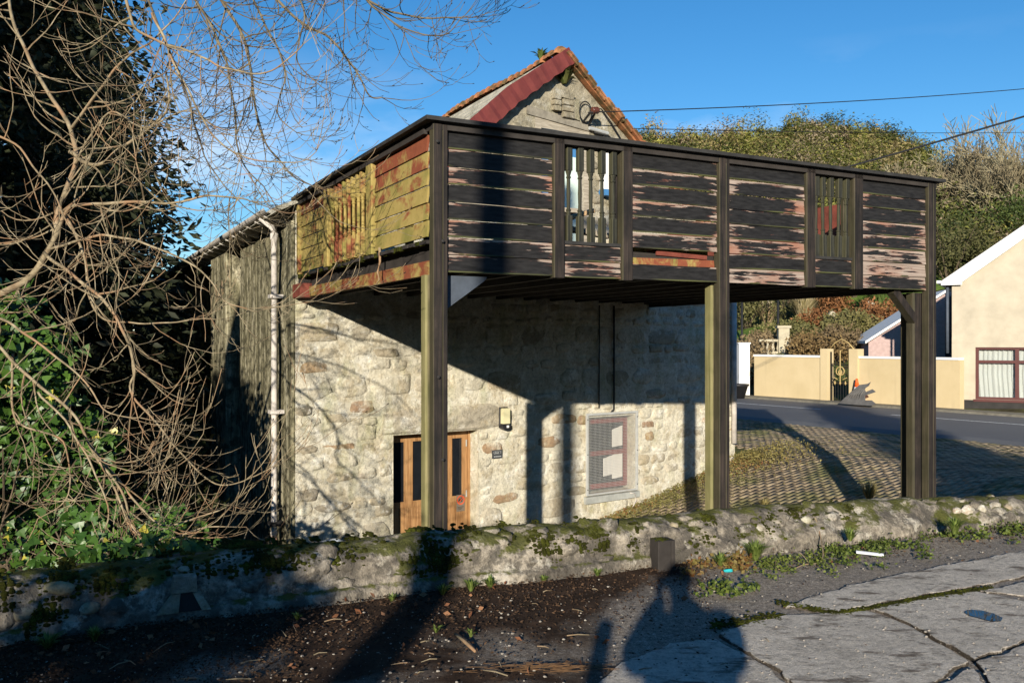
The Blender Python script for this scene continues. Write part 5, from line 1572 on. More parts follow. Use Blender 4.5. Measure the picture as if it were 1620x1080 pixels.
# house at the right
hx = Vector((.86, -.51, 0)).normalized()
hp = at(1506, 655, 26.4); hp.z = ROADZ - .03
hs = thing('house', 'cream rendered house with white bargeboard and maroon window at the right edge', 'house', hp, math.atan2(hx.y, hx.x))
HWD = 7.0; EZ = 3.92; AZ = EZ + .72 * HWD / 2
nh = Vector((-hx.y, hx.x, 0))
wx0, wx1, wz0, wz1 = .62, 2.75, .36, 1.88
m = MB()
def quad(m, a_, b_, z0, z1, y=0.0): m.add([(a_, y, z0), (b_, y, z0), (b_, y, z1), (a_, y, z1)], [(0, 1, 2, 3)])
quad(m, 0, wx0, .0, EZ); quad(m, wx0, wx1, 0, wz0); quad(m, wx0, wx1, wz1, EZ); quad(m, wx1, HWD, 0, EZ)
m.add([(0, 0, EZ), (HWD, 0, EZ), (HWD / 2, 0, AZ)], [(0, 1, 2)])
for a_ in (0, HWD): m.add([(a_, 0, 0), (a_, 9, 0), (a_, 9, EZ), (a_, 0, EZ)], [(0, 1, 2, 3)])
m.add([(0, 9, 0), (HWD, 9, 0), (HWD, 9, EZ), (HWD / 2, 9, AZ), (0, 9, EZ)], [(4, 3, 2, 1, 0)])
for (a_, b_) in ((wx0, wx0), (wx1, wx1)): m.add([(a_, 0, wz0), (a_, .12, wz0), (a_, .12, wz1), (a_, 0, wz1)], [(0, 1, 2, 3)])
m.add([(wx0, 0, wz1), (wx1, 0, wz1), (wx1, .12, wz1), (wx0, .12, wz1)], [(0, 1, 2, 3)]); m.add([(wx0, 0, wz0), (wx1, 0, wz0), (wx1, .12, wz0), (wx0, .12, wz0)], [(0, 1, 2, 3)])
m.build('house_wall', M['cream_house'], hs)
m = MB(); m.bbox((-.02, -.03, -.1), (HWD, .0 - .002, .33)); m.build('plinth', M['plinth'], hs)

m = MB(); m.bbox((-.0, -.035, .332), (.60, -.003, 2.0)); m.prism([(0, 2.002), (.60, 2.002), (.16, 2.12), (0, 2.15)], -.03, -.003); m.build('corner_render_patch', M['cream_house'], hs)
hw = MB(); f_ = .085; yb = .05
hw.bbox((wx0, yb, wz0), (wx0 + f_, yb + .06, wz1)); hw.bbox((wx1 - f_, yb, wz0), (wx1, yb + .06, wz1)); hw.bbox((wx0 + f_, yb + .002, wz0), (wx1 - f_, yb + .058, wz0 + f_ * .8)); hw.bbox((wx0 + f_, yb + .002, wz1 - f_ * .8), (wx1 - f_, yb + .058, wz1))
xm_ = (wx0 + wx1) / 2
hw.bbox((xm_ - .05, yb - .004, wz0 + f_ * .8), (xm_ + .05, yb + .056, wz1 - f_ * .8)); hw.bbox((wx0 + f_, yb - .002, wz1 - .46), (xm_ - .05, yb + .054, wz1 - .38)); hw.bbox((xm_ + .05, yb - .002, wz1 - .46), (wx1 - f_, yb + .054, wz1 - .38))
hwin = hw.build('window', M['houseframe'], hs)
m = MB(); m.bbox((wx0 - .05, -.06, wz0 - .07), (wx1 + .05, .05, wz0 - .002)); m.build('window_sill', M['houseframe'], hwin)
ag = NT('clear_window_glass', 0.03, 0.5)
tr_ = ag.n.new('ShaderNodeBsdfTransparent'); gl_ = ag.n.new('ShaderNodeBsdfGlossy'); gl_.inputs['Roughness'].default_value = .02; mx_ = ag.n.new('ShaderNodeMixShader'); mx_.inputs[0].default_value = .08
ag.link(tr_.outputs[0], mx_.inputs[1]); ag.link(gl_.outputs[0], mx_.inputs[2]); ag.link(mx_.outputs[0], ag.n['Material Output'].inputs['Surface'])
for a_, b_ in ((wx0 + f_, xm_ - .05), (xm_ + .05, wx1 - f_)):
    for c_, d_ in ((wz0 + f_ * .8, wz1 - .46), (wz1 - .38, wz1 - f_ * .8)):
        m = MB(); m.bbox((a_, yb + .025, c_), (b_, yb + .031, d_)); m.build('pane', ag.m, hwin)
for a_, b_ in ((wx0 + .02, xm_ + .08), (xm_ - .02, wx1 - .02)):
    m = MB(); n = 60
    for k in range(n + 1):
        x = a_ + (b_ - a_) * k / n
        for z in (wz0 + .04, (wz0 + wz1) / 2, wz1 - .03):
            m.v.append((x + .03 * math.sin(z * 3 + a_), .20 + .022 * math.sin(k * .95 + .5 * math.sin(k * .4)) + .01 * math.sin(k * 2.1 + z), z))
    for k in range(n):
        for j in range(2): m.f.append((k * 3 + j, (k + 1) * 3 + j, (k + 1) * 3 + j + 1, k * 3 + j + 1))
    m.build('curtain', M['curtain'], hwin, True)
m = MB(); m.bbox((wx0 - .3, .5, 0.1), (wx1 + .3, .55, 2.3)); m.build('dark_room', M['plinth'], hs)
rt = MB(); ov = .28
for sgn in (0, 1):
    a_ = (-ov, EZ - .72 * ov); b_ = (HWD / 2, AZ)
    if sgn: a_ = (HWD + ov, EZ - .72 * ov)
    nx = -.58 if not sgn else .58
    rt.add([(a_[0], -.12, a_[1] + .06), (b_[0], -.12, b_[1] + .06), (b_[0], 9.2, b_[1] + .06), (a_[0], 9.2, a_[1] + .06), (a_[0], -.12, a_[1] + .14), (b_[0], -.12, b_[1] + .14), (b_[0], 9.2, b_[1] + .14), (a_[0], 9.2, a_[1] + .14)],
           [(0, 1, 2, 3), (4, 5, 6, 7), (0, 1, 5, 4), (3, 2, 6, 7), (0, 3, 7, 4)])
rf = rt.build('roof', M['dark_slate'], hs)
m = MB()
for sgn in (0, 1):
    X_ = (lambda x: x) if not sgn else (lambda x: HWD - x)
    p_ = [(X_(-ov), EZ - .72 * ov + .12), (HWD / 2, AZ + .11), (HWD / 2, AZ - .22), (X_(.28), EZ - .12), (X_(.28), EZ - .2), (X_(-ov), EZ - .2)]
    m2 = MB(); m2.prism(p_, -.155, -.122); m2.build('bargeboard', M['white'], hs)
m = MB(); m.bbox((-ov - .12, -.15, EZ - .14), (-ov - .002, 9.0, EZ - .06)); m.build('gutter', M['white'], hs)
m = MB(); m.lathe([(.045, 1.7), (.045, EZ - .15)], 10, (-.13, .10, 0)); m.build('downpipe', M['gusset'], hs, True)
# chimney-less neighbour: pink outbuilding with one sloping roof and a dark return
op = at(1374, 575, 33.0); op.z = ROADZ
ox = Vector((.97, -.24, 0)).normalized()
ob = thing('outbuilding', 'pink pebbledashed outbuilding with a sloping white verge behind the garden wall', 'building', op, math.atan2(ox.y, ox.x))
W_ = 2.62
m = MB(); m.prism([(0, -.2), (W_, -.2), (W_, 3.75), (0, 1.98)], 0, 4.0); m.build('front_wall', M['pink'], ob)
m = MB(); m.prism([(-.12, 1.94), (W_ + .05, 3.83), (W_ + .05, 3.92), (-.12, 2.04)], -.1, 4.1); m.build('roof_slab', M['white'], ob)
m = MB(); m.bbox((-.01, -.03, 1.42), (W_, -.002, 1.47)); m.build('string_course', M['white_worn'], ob)
m = MB(); m.prism([(W_ + .02, -.2), (W_ + .8, -.2), (W_ + .8, 4.05), (W_ + .02, 3.55)], .05, 4.0); m.build('dark_return', M['dark_slate'], ob)  # return wall in a darker colour than the pink front

# ------------------------------------------------------------------ garden behind the wall
def gpt(px, py, Y):
    p = at(px, py, Y); return p
def ground_pt(px, Y):
    x = (px - 810) / FPX * Y; return Vector((x, Y, float(G(x, Y))))
def grass_clump(px, Y, h, r, n, ca, cb, label, name, cat, plumes=0, group=None):
    p = ground_pt(px, Y); t = thing(name, label, cat, p, 0, group)
    az = rng.uniform(0, 2 * np.pi, n); lean = rng.uniform(.05, .75, n); L = h * rng.uniform(.55, 1.0, n)
    V = []; F = []; cols = []
    for i in range(n):
        d = np.array([math.cos(az[i]), math.sin(az[i]), 0]); b_ = d * rng.uniform(0, .15) * r
        s = np.array([-d[1], d[0], 0]) * .028
        a1 = b_ + d * lean[i] * r * .5 + np.array([0, 0, L[i] * .62]); a2 = b_ + d * lean[i] * r * 1.05 + np.array([0, 0, L[i] * (1 - .35 * lean[i])])
        k = len(V); V += [b_ - s, b_ + s, a1 - s, a1 + s, a2]
        F += [(k, k + 1, k + 3), (k, k + 3, k + 2), (k + 2, k + 3, k + 4)]
        c = np.array(ca) * (1 - (q := rng.uniform())) + np.array(cb) * q; cols += [c] * 5
    o = np_mesh('blades', np.array(V), np.array(F), M['dry'], t, False, np.array(cols)); tag(o, kind='stuff')
    for k in range(plumes):
        a_ = rng.uniform(0, 6.28); l_ = rng.uniform(.1, .55) * r; hh = h * rng.uniform(.95, 1.3)
        m = MB(); e_ = Vector((math.cos(a_) * l_, math.sin(a_) * l_, hh)); m.tube([e_ * .55, e_ * .78, e_ * .9, e_], [.012, .05, .07, .012], 5)
        o = m.build('plume', M['plume'], t, True)
    return t
M['plume'] = simple('pampas_plume', (.55, .46, .33), .95, .15, 9, .3)
grass_clump(1272, 44, 2.0, 1.3, 700, (.20, .17, .07), (.48, .40, .24), 'large pale pampas grass clump standing on the lawn right of the thin lamp post', 'pampas_grass', 'grass clump', 26)
grass_clump(1214, 46, 1.5, 1.0, 300, (.25, .17, .09), (.50, .38, .24), 'smaller buff pampas grass clump left of the thin lamp post', 'pampas_grass', 'grass clump', 9)
grass_clump(1395, 42, 2.2, 1.6, 900, (.07, .13, .03), (.20, .27, .08), 'tall green ornamental grass right of the rusty brown shrubs', 'ornamental_grass', 'grass clump')
def shrub(px, Y, r, h, n, ca, cb, label, leafs=.16, name='shrub', cat='shrub', dry=True, off=0.0, clumps=40):
    p = ground_pt(px, Y); p.z += off; t = thing(name, label, cat, p)
    P, q = blob_points(n, (0, 0, h * .5), (r, r, h * .5), clumps, .42, 1, .25, .02)
    o = leaf_cloud('foliage', P, leafs, M['dry'] if dry else M['leaf'], t, ca, cb, 2.2, 0, colnoise=q); tag(o, kind='stuff')
    for k in range(5):
        a_ = k * 1.3; m = MB(); m.tube([(.05 * math.cos(a_), .05 * math.sin(a_), -.1), (r * .3 * math.cos(a_), r * .3 * math.sin(a_), h * .4), (r * .6 * math.cos(a_), r * .6 * math.sin(a_), h * .8)], [.05, .03, .01], 5); m.build('stem', M['bark'], t)
    return t
RU = ((.15, .06, .025), (.36, .18, .08)); OL = ((.07, .075, .025), (.23, .21, .09)); GRN = ((.04, .07, .015), (.16, .20, .05)); BU = ((.13, .09, .05), (.33, .25, .14))
shrub(1316, 45, 1.15, 2.1, 2600, *RU, 'rusty brown shrub right of the large pampas grass')
shrub(1352, 46, 1.5, 2.3, 3000, (.13, .07, .03), (.36, .22, .11), 'broad copper coloured shrub left of the tall green grass')
shrub(1190, 35.5, 1.5, 1.9, 3600, *BU, 'twiggy buff bush trailing over the white pillar')
shrub(1232, 35.5, 1.5, .75, 2600, *OL, 'olive green low bush behind the left garden wall coping')
shrub(1288, 36, 1.3, 1.35, 3400, (.12, .07, .035), (.28, .20, .09), 'brown bramble thicket beside the stone balustrade')
shrub(1328, 36, 1.2, 1.3, 3000, (.10, .07, .04), (.27, .20, .11), 'tangled brown bush above the iron gate')
shrub(1270, 39.5, 1.0, .9, 2200, *OL, 'dull green bush between the balustrade and the large pampas grass')
shrub(1362, 38.5, 1.1, 1.0, 2200, (.10, .10, .03), (.26, .22, .10), 'mixed green and brown bush left of the pink outbuilding')
shrub(1420, 45, 2.2, 2.2, 3200, *GRN, 'dark green bush behind the pink outbuilding roof', dry=False)
shrub(1182, 47, 2.4, 2.4, 3200, *OL, 'tall olive shrub left of the smaller pampas grass')
shrub(1240, 49, 2.4, 2.6, 3200, (.08, .09, .04), (.22, .22, .12), 'grey green shrub behind the thin lamp post')
shrub(1300, 51, 2.6, 2.7, 3200, *OL, 'rounded olive shrub high behind the rusty brown shrubs')
shrub(1440, 50, 2.6, 3.2, 3400, (.05, .07, .02), (.16, .17, .06), 'dark shrub under the bare trees right of the balcony')
shrub(1500, 44, 2.4, 3.3, 3400, (.05, .055, .02), (.15, .14, .06), 'dark overgrown shrub behind the cream house corner')
shrub(1205, 40, 1.2, .9, 2200, *BU, 'dry low scrub left of the stone balustrade')
shrub(1338, 40, 1.3, 1.0, 2400, *OL, 'spreading olive scrub behind the brown bush above the iron gate')
shrub(1298, 42.3, 1.5, .8, 2400, *RU, 'low rusty scrub at the edge of the lawn')
shrub(1250, 42.3, 1.4, .7, 2400, (.10, .10, .03), (.26, .24, .10), 'low yellowish scrub in front of the large pampas grass')
shrub(1385, 40, 1.2, 1.2, 2400, *RU, 'rust coloured scrub close behind the pink outbuilding verge')
# plants inside the gate
shrub(1324, 33.2, .5, .8, 700, *GRN, 'small green plant seen through the iron gate', .10, off=-.2, dry=False)
# lawn strip
a = NT('garden_lawn', .95, .1); v = a.pos(); a.color(a.ramp(a.noise(v, 3, 6, .7), [(.35, (.06, .11, .02)), (.7, (.17, .24, .05))])); a.bump(a.noise(v, 40, 4), .6, .03)
m = MB(); A_ = 12
gx = np.linspace(10.5, 22, 24); gyy = np.linspace(43.2, 46.6, 16)
for x in gx:
    for y in gyy: m.v.append((x, y, float(G(x, y)) + .015))
for i in range(23):
    for j in range(15): m.f.append((i * 16 + j, (i + 1) * 16 + j, (i + 1) * 16 + j + 1, i * 16 + j + 1))
o = m.build('lawn', a.m, None, True); tag(o, kind='structure')
# balustrade with pier and urns
pb_ = ground_pt(1244, 38.5)
bl = thing('stone_balustrade', 'pale cast stone balustrade with a square pier in the garden behind the wall', 'balustrade', pb_, R(-8))
z_ = .15
for k in range(10):
    m = MB(); m.lathe([(.05, 0), (.09, .12), (.05, .28), (.045, .36), (.07, .42)], 8, (-1.0 + k * .22, 0, z_ + .1)); m.build('baluster', M['sandstone'], bl, True)
m = MB(); m.bbox((-1.15, -.1, z_ - .9), (1.15, .1, z_ + .1)); m.build('base_course', M['sandstone'], bl); m = MB(); m.bbox((-1.15, -.12, z_ + .52), (1.15, .12, z_ + .62)); m.build('coping', M['sandstone'], bl)
m = MB(); m.cbox((-.36, -.26, -1), (.10, .2, 1.25), .02); m.bbox((-.42, -.32, 1.252), (.16, .26, 1.36)); m.build('pier', M['sandstone'], bl)
for px, Y, h in ((1264, 37.2, .75), (1316, 41, .9), (1377, 41, 1.0)):
    p = ground_pt(px, Y); 
    u_ = thing('garden_ornament', {1264: 'small stone ball ornament right of the balustrade', 1316: 'pale stone garden ornament below the rusty brown shrub', 1377: 'grey stone pedestal near the pink outbuilding'}[px], 'ornament', p)
    m = MB(); m.lathe([(.2, -.3), (.2, .1), (.1, .15), (.09, h - .35), (.16, h - .3), (.05, h - .26)], 10); m.build('pedestal', M['sandstone'], u_, True); m = MB(); m.lathe([(.02, h - .26), (.15, h - .16), (.19, h - .05), (.14, h + .06), (.02, h + .12)], 10); m.build('finial', M['sandstone'], u_, True)
p = ground_pt(1292, 43); tag((lambda o: o)(MB.build((lambda m: (m.lathe([(.34, -.1), (.30, .12), (.14, .24), (.02, .26)], 7), m)[1])(MB()), 'white_rock', M['white_worn'])), 'whitish rock on the lawn between pampas grass and brown shrub', 'rock').location = p
p = ground_pt(1348, 40.2); sl = thing('garden_table', 'low grey stone table on the terrace left of the pink outbuilding', 'table', p)
m = MB(); m.bbox((-.75, -.35, .55), (.75, .35, .63)); m.build('table_top', M['sandstone'], sl)
for sx in (-.5, .5): m = MB(); m.bbox((sx - .12, -.25, -.2), (sx + .12, .25, .548)); m.build('leg', M['sandstone'], sl)
# lamp posts
for px, Y, h, lb in ((1231, 41.5, 4.4, 'thin black lamp post rising behind the stone balustrade pier'), (1174, 43.5, 4.0, 'thin black lamp post beside the right corner of the stone building')):
    p = ground_pt(px, Y); t = thing('lamp_post', lb, 'lamp post', p)
    m = MB(); m.lathe([(.12, -.2), (.12, .3), (.06, .4), (.055, h)], 10); m.build('pole', M['iron'], t, True)
    m = MB(); m.lathe([(.08, h), (.2, h + .1), (.24, h + .45), (.05, h + .6)], 8); m.build('lantern', M['blackpl'], t)

# ------------------------------------------------------------------ wooded hill
N = 3000
pos = []
while len(pos) < N:
    Yq = random.uniform(44, 150); r = random.uniform(-.02, .72)
    x = r * Yq; gd = (x - GW_E.x) * GW_N.x + (Yq - GW_E.y) * GW_N.y
    if gd < 19 and not (Yq > 56 and gd > 12): continue
    if gd > 100: continue
    pos.append((x, Yq, float(G(x, Yq)), gd))
pos.sort(key=lambda t: t[1])
PAL = [((.11, .105, .025), (.28, .25, .07)), ((.14, .14, .025), (.36, .33, .08)), ((.07, .08, .022), (.19, .19, .05)), ((.16, .125, .05), (.35, .28, .13)), ((.15, .115, .07), (.33, .26, .17)), ((.035, .05, .016), (.11, .12, .035))]
Cs = []; cls = []; szs = []; Ns = []; tw_m = []
for i, (x, y, z, gd) in enumerate(pos):
    big_ = random.random() < (.16 if y < 85 else .07)
    r_ = random.uniform(1.0, 2.1) * (1.5 if big_ else 1.0) * (.75 if y > 100 else 1.0); h_ = r_ * random.uniform(.75, 1.25) + (1.2 if big_ else 0)
    n_ = int((230 if y < 95 else 170) * (2.0 if big_ else 1))
    z += random.choice((0, 0, 0, .6, 1.2)) * (1.0 if y < 100 else .7)
    kn = mnoise.noise((x * .06, y * .06, 0)) * .5 + .5
    w_ = [1.0, 1.2 * kn ** 2 * 2 + .1, 1.1, 1.3 * (1 - kn) + .3, 1.5 * (1 - kn) + .2, .9]
    if big_: w_ = [.6, .3, 1.2, .4, .3, 1.8]
    pa, pb2 = random.choices(PAL, w_)[0]
    cl_n = 9
    cc = rng.normal(size=(cl_n, 3)); cc /= np.linalg.norm(cc, axis=1)[:, None]; cc[:, 2] = np.abs(cc[:, 2]); cc *= np.array([r_ * .7, r_ * .7, h_ * .9]) * rng.uniform(.5, 1, (cl_n, 1))
    k = rng.integers(0, cl_n, n_); q = rng.normal(size=(n_, 3)); q = q / np.linalg.norm(q, axis=1)[:, None] * (rng.uniform(0, 1, n_) ** .4)[:, None] * r_ * .48
    P = cc[k] * np.array([1, 1, .8]) + q + np.array([x, y, z + h_ * .3]); P[:, 2] = np.maximum(P[:, 2], z + .1)
    t = np.clip(rng.uniform(0, 1, n_) * .30 + rng.uniform(0, 1, cl_n)[k] * .35 + .35 * random.random(), 0, 1)[:, None]
    Ns.append((cc[k] * .6 + q) / r_ + np.array([0, 0, .35]))
    Cs.append(P); cls.append(np.array(pa)[None] * (1 - t) + np.array(pb2)[None] * t); szs.append(np.full(n_, .27 if y < 80 else .34))
Cs = np.concatenate(Cs); cls = np.concatenate(cls); szs = np.concatenate(szs)
n = len(Cs)
Ns = np.concatenate(Ns); Ns /= np.linalg.norm(Ns, axis=1)[:, None] + 1e-9; Ns = Ns + rng.normal(size=(n, 3)) * .38
d = np.cross(Ns, rng.normal(size=(n, 3))); d /= np.linalg.norm(d, axis=1)[:, None]; s = np.cross(Ns, d); s /= np.linalg.norm(s, axis=1)[:, None]
L_s = (szs * rng.uniform(.6, 1.5, n))[:, None]; W_s = (szs * rng.uniform(.4, .9, n))[:, None]
V = np.stack([Cs - d * L_s * .5 - s * W_s * .2, Cs + s * W_s * .5, Cs + d * L_s * .5], 1).reshape(-1, 3)
hw_ = np_mesh('hillside_scrub', V, np.arange(n * 3).reshape(n, 3), M['tint'], None, False, np.repeat(cls, 3, 0))
tag(hw_, kind='stuff')
# bare pale crowns among the scrub: thin upright twig sprays
TV = []; TF = []; TC = []
for i in range(520):
    x, y, z, gd = pos[random.randrange(N)]
    x += random.uniform(-2, 2); y += random.uniform(-2, 2); z = float(G(x, y)); H = random.uniform(1.4, 2.9)
    col_ = np.array(random.choice([(.30, .25, .17), (.24, .19, .13), (.36, .31, .21), (.20, .14, .11)]))
    for k in range(36):
        a_ = random.uniform(0, 6.28); ln = random.uniform(.1, .55)
        b0 = np.array([x, y, z + H * random.uniform(.1, .55)]); e0 = b0 + np.array([math.cos(a_) * ln * H * .55, math.sin(a_) * ln * H * .55, H * random.uniform(.3, .55)])
        sd_ = np.array([-math.sin(a_), math.cos(a_), 0]) * .030
        j = len(TV); TV += [b0 - sd_, b0 + sd_, e0]; TF.append((j, j + 1, j + 2)); TC += [col_ * random.uniform(.7, 1.2)] * 3
o = np_mesh('bare_scrub', np.array(TV), np.array(TF), M['tint'], None, False, np.array(TC)); tag(o, kind='stuff')

# ------------------------------------------------------------------ branching
def grow(m, p, d, L, r, depth, rs, up, wig=.25, splits=(2, 4), n=5, tips=None, taper=.35, seglen=None, minr=.0028, shrink=(.45, .72)):
    segs = max(3, int(L / (seglen or L / 5)))
    pts = [Vector(p)]; rad = [r]; d = Vector(d).normalized()
    for k in range(segs):
        t = (k + 1) / segs
        d = d + Vector((rs.gauss(0, wig), rs.gauss(0, wig), rs.gauss(0, wig))) * .35 + Vector((0, 0, up * (.15 + t * t) * .55))
        d.normalize()
        pts.append(pts[-1] + d * (L / segs)); rad.append(max(minr, r * (1 - (1 - taper) * t)))
    m.tube(pts, rad, n, cap=False)
    if tips is not None: tips.append((pts[-1], d.copy(), rad[-1]))
    if depth <= 0: return
    nb_ = rs.randint(*splits)
    for k in range(nb_):
        t = rs.uniform(.25, .98); i = min(segs - 1, int(t * segs)); f = t * segs - i
        q = pts[i].lerp(pts[i + 1], f)
        ax = Vector((rs.gauss(0, 1), rs.gauss(0, 1), rs.gauss(0, .7))).normalized()
        base_d = (pts[i + 1] - pts[i]).normalized()
        nd = (base_d + ax * rs.uniform(.5, 1.0)).normalized()
        grow(m, q, nd, L * rs.uniform(*shrink), max(minr, rad[i] * rs.uniform(.45, .7)), depth - 1, rs, up, wig, splits, max(3, n - 1), tips, taper, seglen, minr, shrink)

def bare_tree(px, Y, H, seed, label, ivy=0, group='bare trees on the slope above the cream house', lean=0.0):
    p = ground_pt(px, Y); t = thing('bare_tree', label, 'tree', p, 0, group)
    rs_ = random.Random(seed); m = MB()
    tr = []
    m.tube([(0, 0, -.3), (lean * .3, 0, H * .22), (lean, 0, H * .42)], [.22, .17, .13], 7); m.build('trunk', M['twig_dark'], t)
    m = MB()
    for k in range(15):
        a_ = k * 2.4 + rs_.uniform(-.4, .4); z0 = H * rs_.uniform(.16, .42)
        grow(m, (lean * z0 / (H * .42), 0, z0), (math.cos(a_), math.sin(a_), rs_.uniform(.8, 1.9)), H * rs_.uniform(.34, .55), .075, 3, rs_, .22, .35, (4, 6), 5, None, .3, None, .016, (.42, .65))
    m.build('crown', M['hilltwig'], t)
    if ivy:
        P = []
        for k in range(ivy):
            z0 = H * rng.uniform(.02, .55); P.append((lean * z0 / (H * .42) + rng.normal() * .35 * (1 - z0 / H), rng.normal() * .35, z0))
        tag(leaf_cloud('ivy', np.array(P), .22, M['leaf'], t, (.05, .075, .015), (.17, .19, .05), 1.4), kind='stuff')
    return t
a = NT('grey_green_twigs', .9, .1); v = a.pos(); a.color(a.ramp(a.noise(v, .8, 4), [(.35, (.17, .135, .085)), (.65, (.33, .29, .18))])); M['hilltwig'] = a.m
bare_tree(1500, 52, 6.2, 3, 'bare grey tree nearest to the right end of the balcony')
bare_tree(1560, 50, 6.6, 5, 'bare tree with a yellowish ivy-covered trunk above the white bargeboard', 900)
bare_tree(1607, 49, 7.6, 9, 'tallest bare tree at the right edge with thick ivy on its trunk', 1600)
bare_tree(1535, 58, 6.0, 12, 'bare tree half hidden behind the ivy-covered trees', 300)
bare_tree(1650, 54, 7.4, 14, 'bare tree just past the right edge above the house roof', 600)
bare_tree(1585, 62, 6.4, 21, 'bare tree high on the slope behind the tallest tree')
# dark evergreen masses low behind the house
shrub(1560, 46, 2.6, 3.6, 3600, (.03, .045, .012), (.10, .13, .035), 'dark evergreen bush behind the house roof below the ivy-covered trees', dry=False)
shrub(1612, 46, 2.8, 4.6, 3600, (.03, .05, .012), (.11, .15, .03), 'green ivy-covered bush at the right edge above the house roof', dry=False)
shrub(1478, 54, 3.0, 4.4, 3600, (.06, .06, .025), (.18, .16, .07), 'brownish scrub bush directly right of the balcony end post')

# ------------------------------------------------------------------ overhead cables
def cable(name, a_, b_, sag, r, label, mat='cable'):
    m = MB(); n = 24
    m.tube([a_.lerp(b_, k / n) - Vector((0, 0, sag * 4 * (k / n) * (1 - k / n))) for k in range(n + 1)], r, 6)
    tag(m.build(name, M[mat], None, True), label, 'cable')
ins = C0 + f1 * wall_uz(930, 178, .3)[0] - f2 * .30; ins.z = wall_uz(930, 178, .3)[1]
cable('overhead_cable', ins, at(1750, 128, 22), .10, .009, 'thin overhead cable running from the gable bracket into open sky')
q0_ = rp(WID - .6, roof_z(WID - .6), 3.0); bm = Matrix.Rotation(TH_F, 3, 'Z'); q0w = C0 + bm @ q0_
cable('overhead_cable', at(985, 203, 24), at(1750, 207, 45), .12, .011, 'very thin overhead cable crossing low in front of the hilltop')
gp = C0 + f1 * wall_uz(1020, 348)[0] - f2 * .05; gp.z = wall_uz(1020, 348)[1]
cable('overhead_cable', gp, at(1760, 142, 15.5), .06, .017, 'thick black overhead cable slanting up to the right above the balcony')
# ------------------------------------------------------------------ vegetation at the left
# ash trees: limbs surveyed from the photograph, twigs grown from them
def smooth_path(pts, n=7):
    out = []
    P = [pts[0]] + pts + [pts[-1]]
    for i in range(1, len(P) - 2):
        for k in range(n):
            t = k / n; a_, b_, c_, d_ = P[i - 1], P[i], P[i + 1], P[i + 2]
            out.append(.5 * ((2 * b_) + (c_ - a_) * t + (2 * a_ - 5 * b_ + 4 * c_ - d_) * t * t + (3 * b_ - a_ - 3 * c_ + d_) * t ** 3))
    out.append(pts[-1]); return out
def twigs_on(m, bm, path, r0, r1, rs, every, Lr, depth, up, droop=0.0, start=.12):
    tot = 0
    tips = []
    for i in range(1, len(path) - 1):
        seg = (path[i] - path[i - 1]).length; tot += seg
        t = i / (len(path) - 1)
        if t < start: continue
        if rs.random() > seg / every: continue
        d = (path[i + 1] - path[i - 1]).normalized()
        ax = Vector((rs.gauss(0, 1), rs.gauss(0, .8), rs.gauss(0, 1) - droop)).normalized()
        nd = (d * .6 + ax).normalized()
        rr = r0 + (r1 - r0) * t
        grow(m, path[i], nd, rs.uniform(*Lr) * (1.15 - .5 * t), min(rr * .6, .0085), depth, rs, up, .30, (1, 3), 4, tips, .4, .085, .0024, (.4, .75))
    d = (path[-1] - path[-2]).normalized()
    for _ in range(2):
        grow(m, path[-1], (d + Vector((rs.gauss(0, .4), rs.gauss(0, .4), rs.gauss(0, .3)))).normalized(), rs.uniform(*Lr) * .8, max(.004, r1 * .9), depth, rs, up, .3, (1, 3), 4, tips, .4, .085, .0024, (.4, .75))
    for q, dd, r_ in tips:
        if rs.random() < .6:
            bm.tube([q - dd * .004, q + dd * .008, q + dd * .020], [r_ * 1.1, r_ * 2.0, r_ * .5], 4)
def limb_tree(name, label, base, limbs, mat, seed, every, Lr, depth, up, droop, trunk=None, group=None):
    t = thing(name, label, 'tree', base, 0, group)
    rs_ = random.Random(seed)
    B = Vector(base)
    tm_, bm_ = MB(), MB()
    if trunk:
        tk = MB(); tk.tube([Vector(q) - B for q in trunk[0]], trunk[1], 9); tk.build('trunk', mat, t, True)
    for spec in limbs:
        r0, r1, pts = spec[0] * .64, spec[1] * .66, spec[2]
        P = smooth_path([at(*q) - B for q in pts])
        for i in range(1, len(P) - 1): P[i] = P[i] + Vector((mnoise.noise(P[i] * 4 + Vector((seed, 0, 0))), mnoise.noise(P[i] * 4 + Vector((0, seed, 7))), mnoise.noise(P[i] * 4 + Vector((3, 9, seed))))) * .022
        lm = MB(); lm.tube(P, [r0 + (r1 - r0) * (k / (len(P) - 1)) for k in range(len(P))], 7)
        lm.build('limb', mat, t, True)
        twigs_on(tm_, bm_, P, r0, r1, rs_, every * (spec[3] if len(spec) > 3 else 1), Lr, depth, up, droop)
    o = tm_.build('twigs', mat, t); tag(o, kind='stuff')
    o = bm_.build('buds', M['bud'], t); tag(o, kind='stuff')
    return t
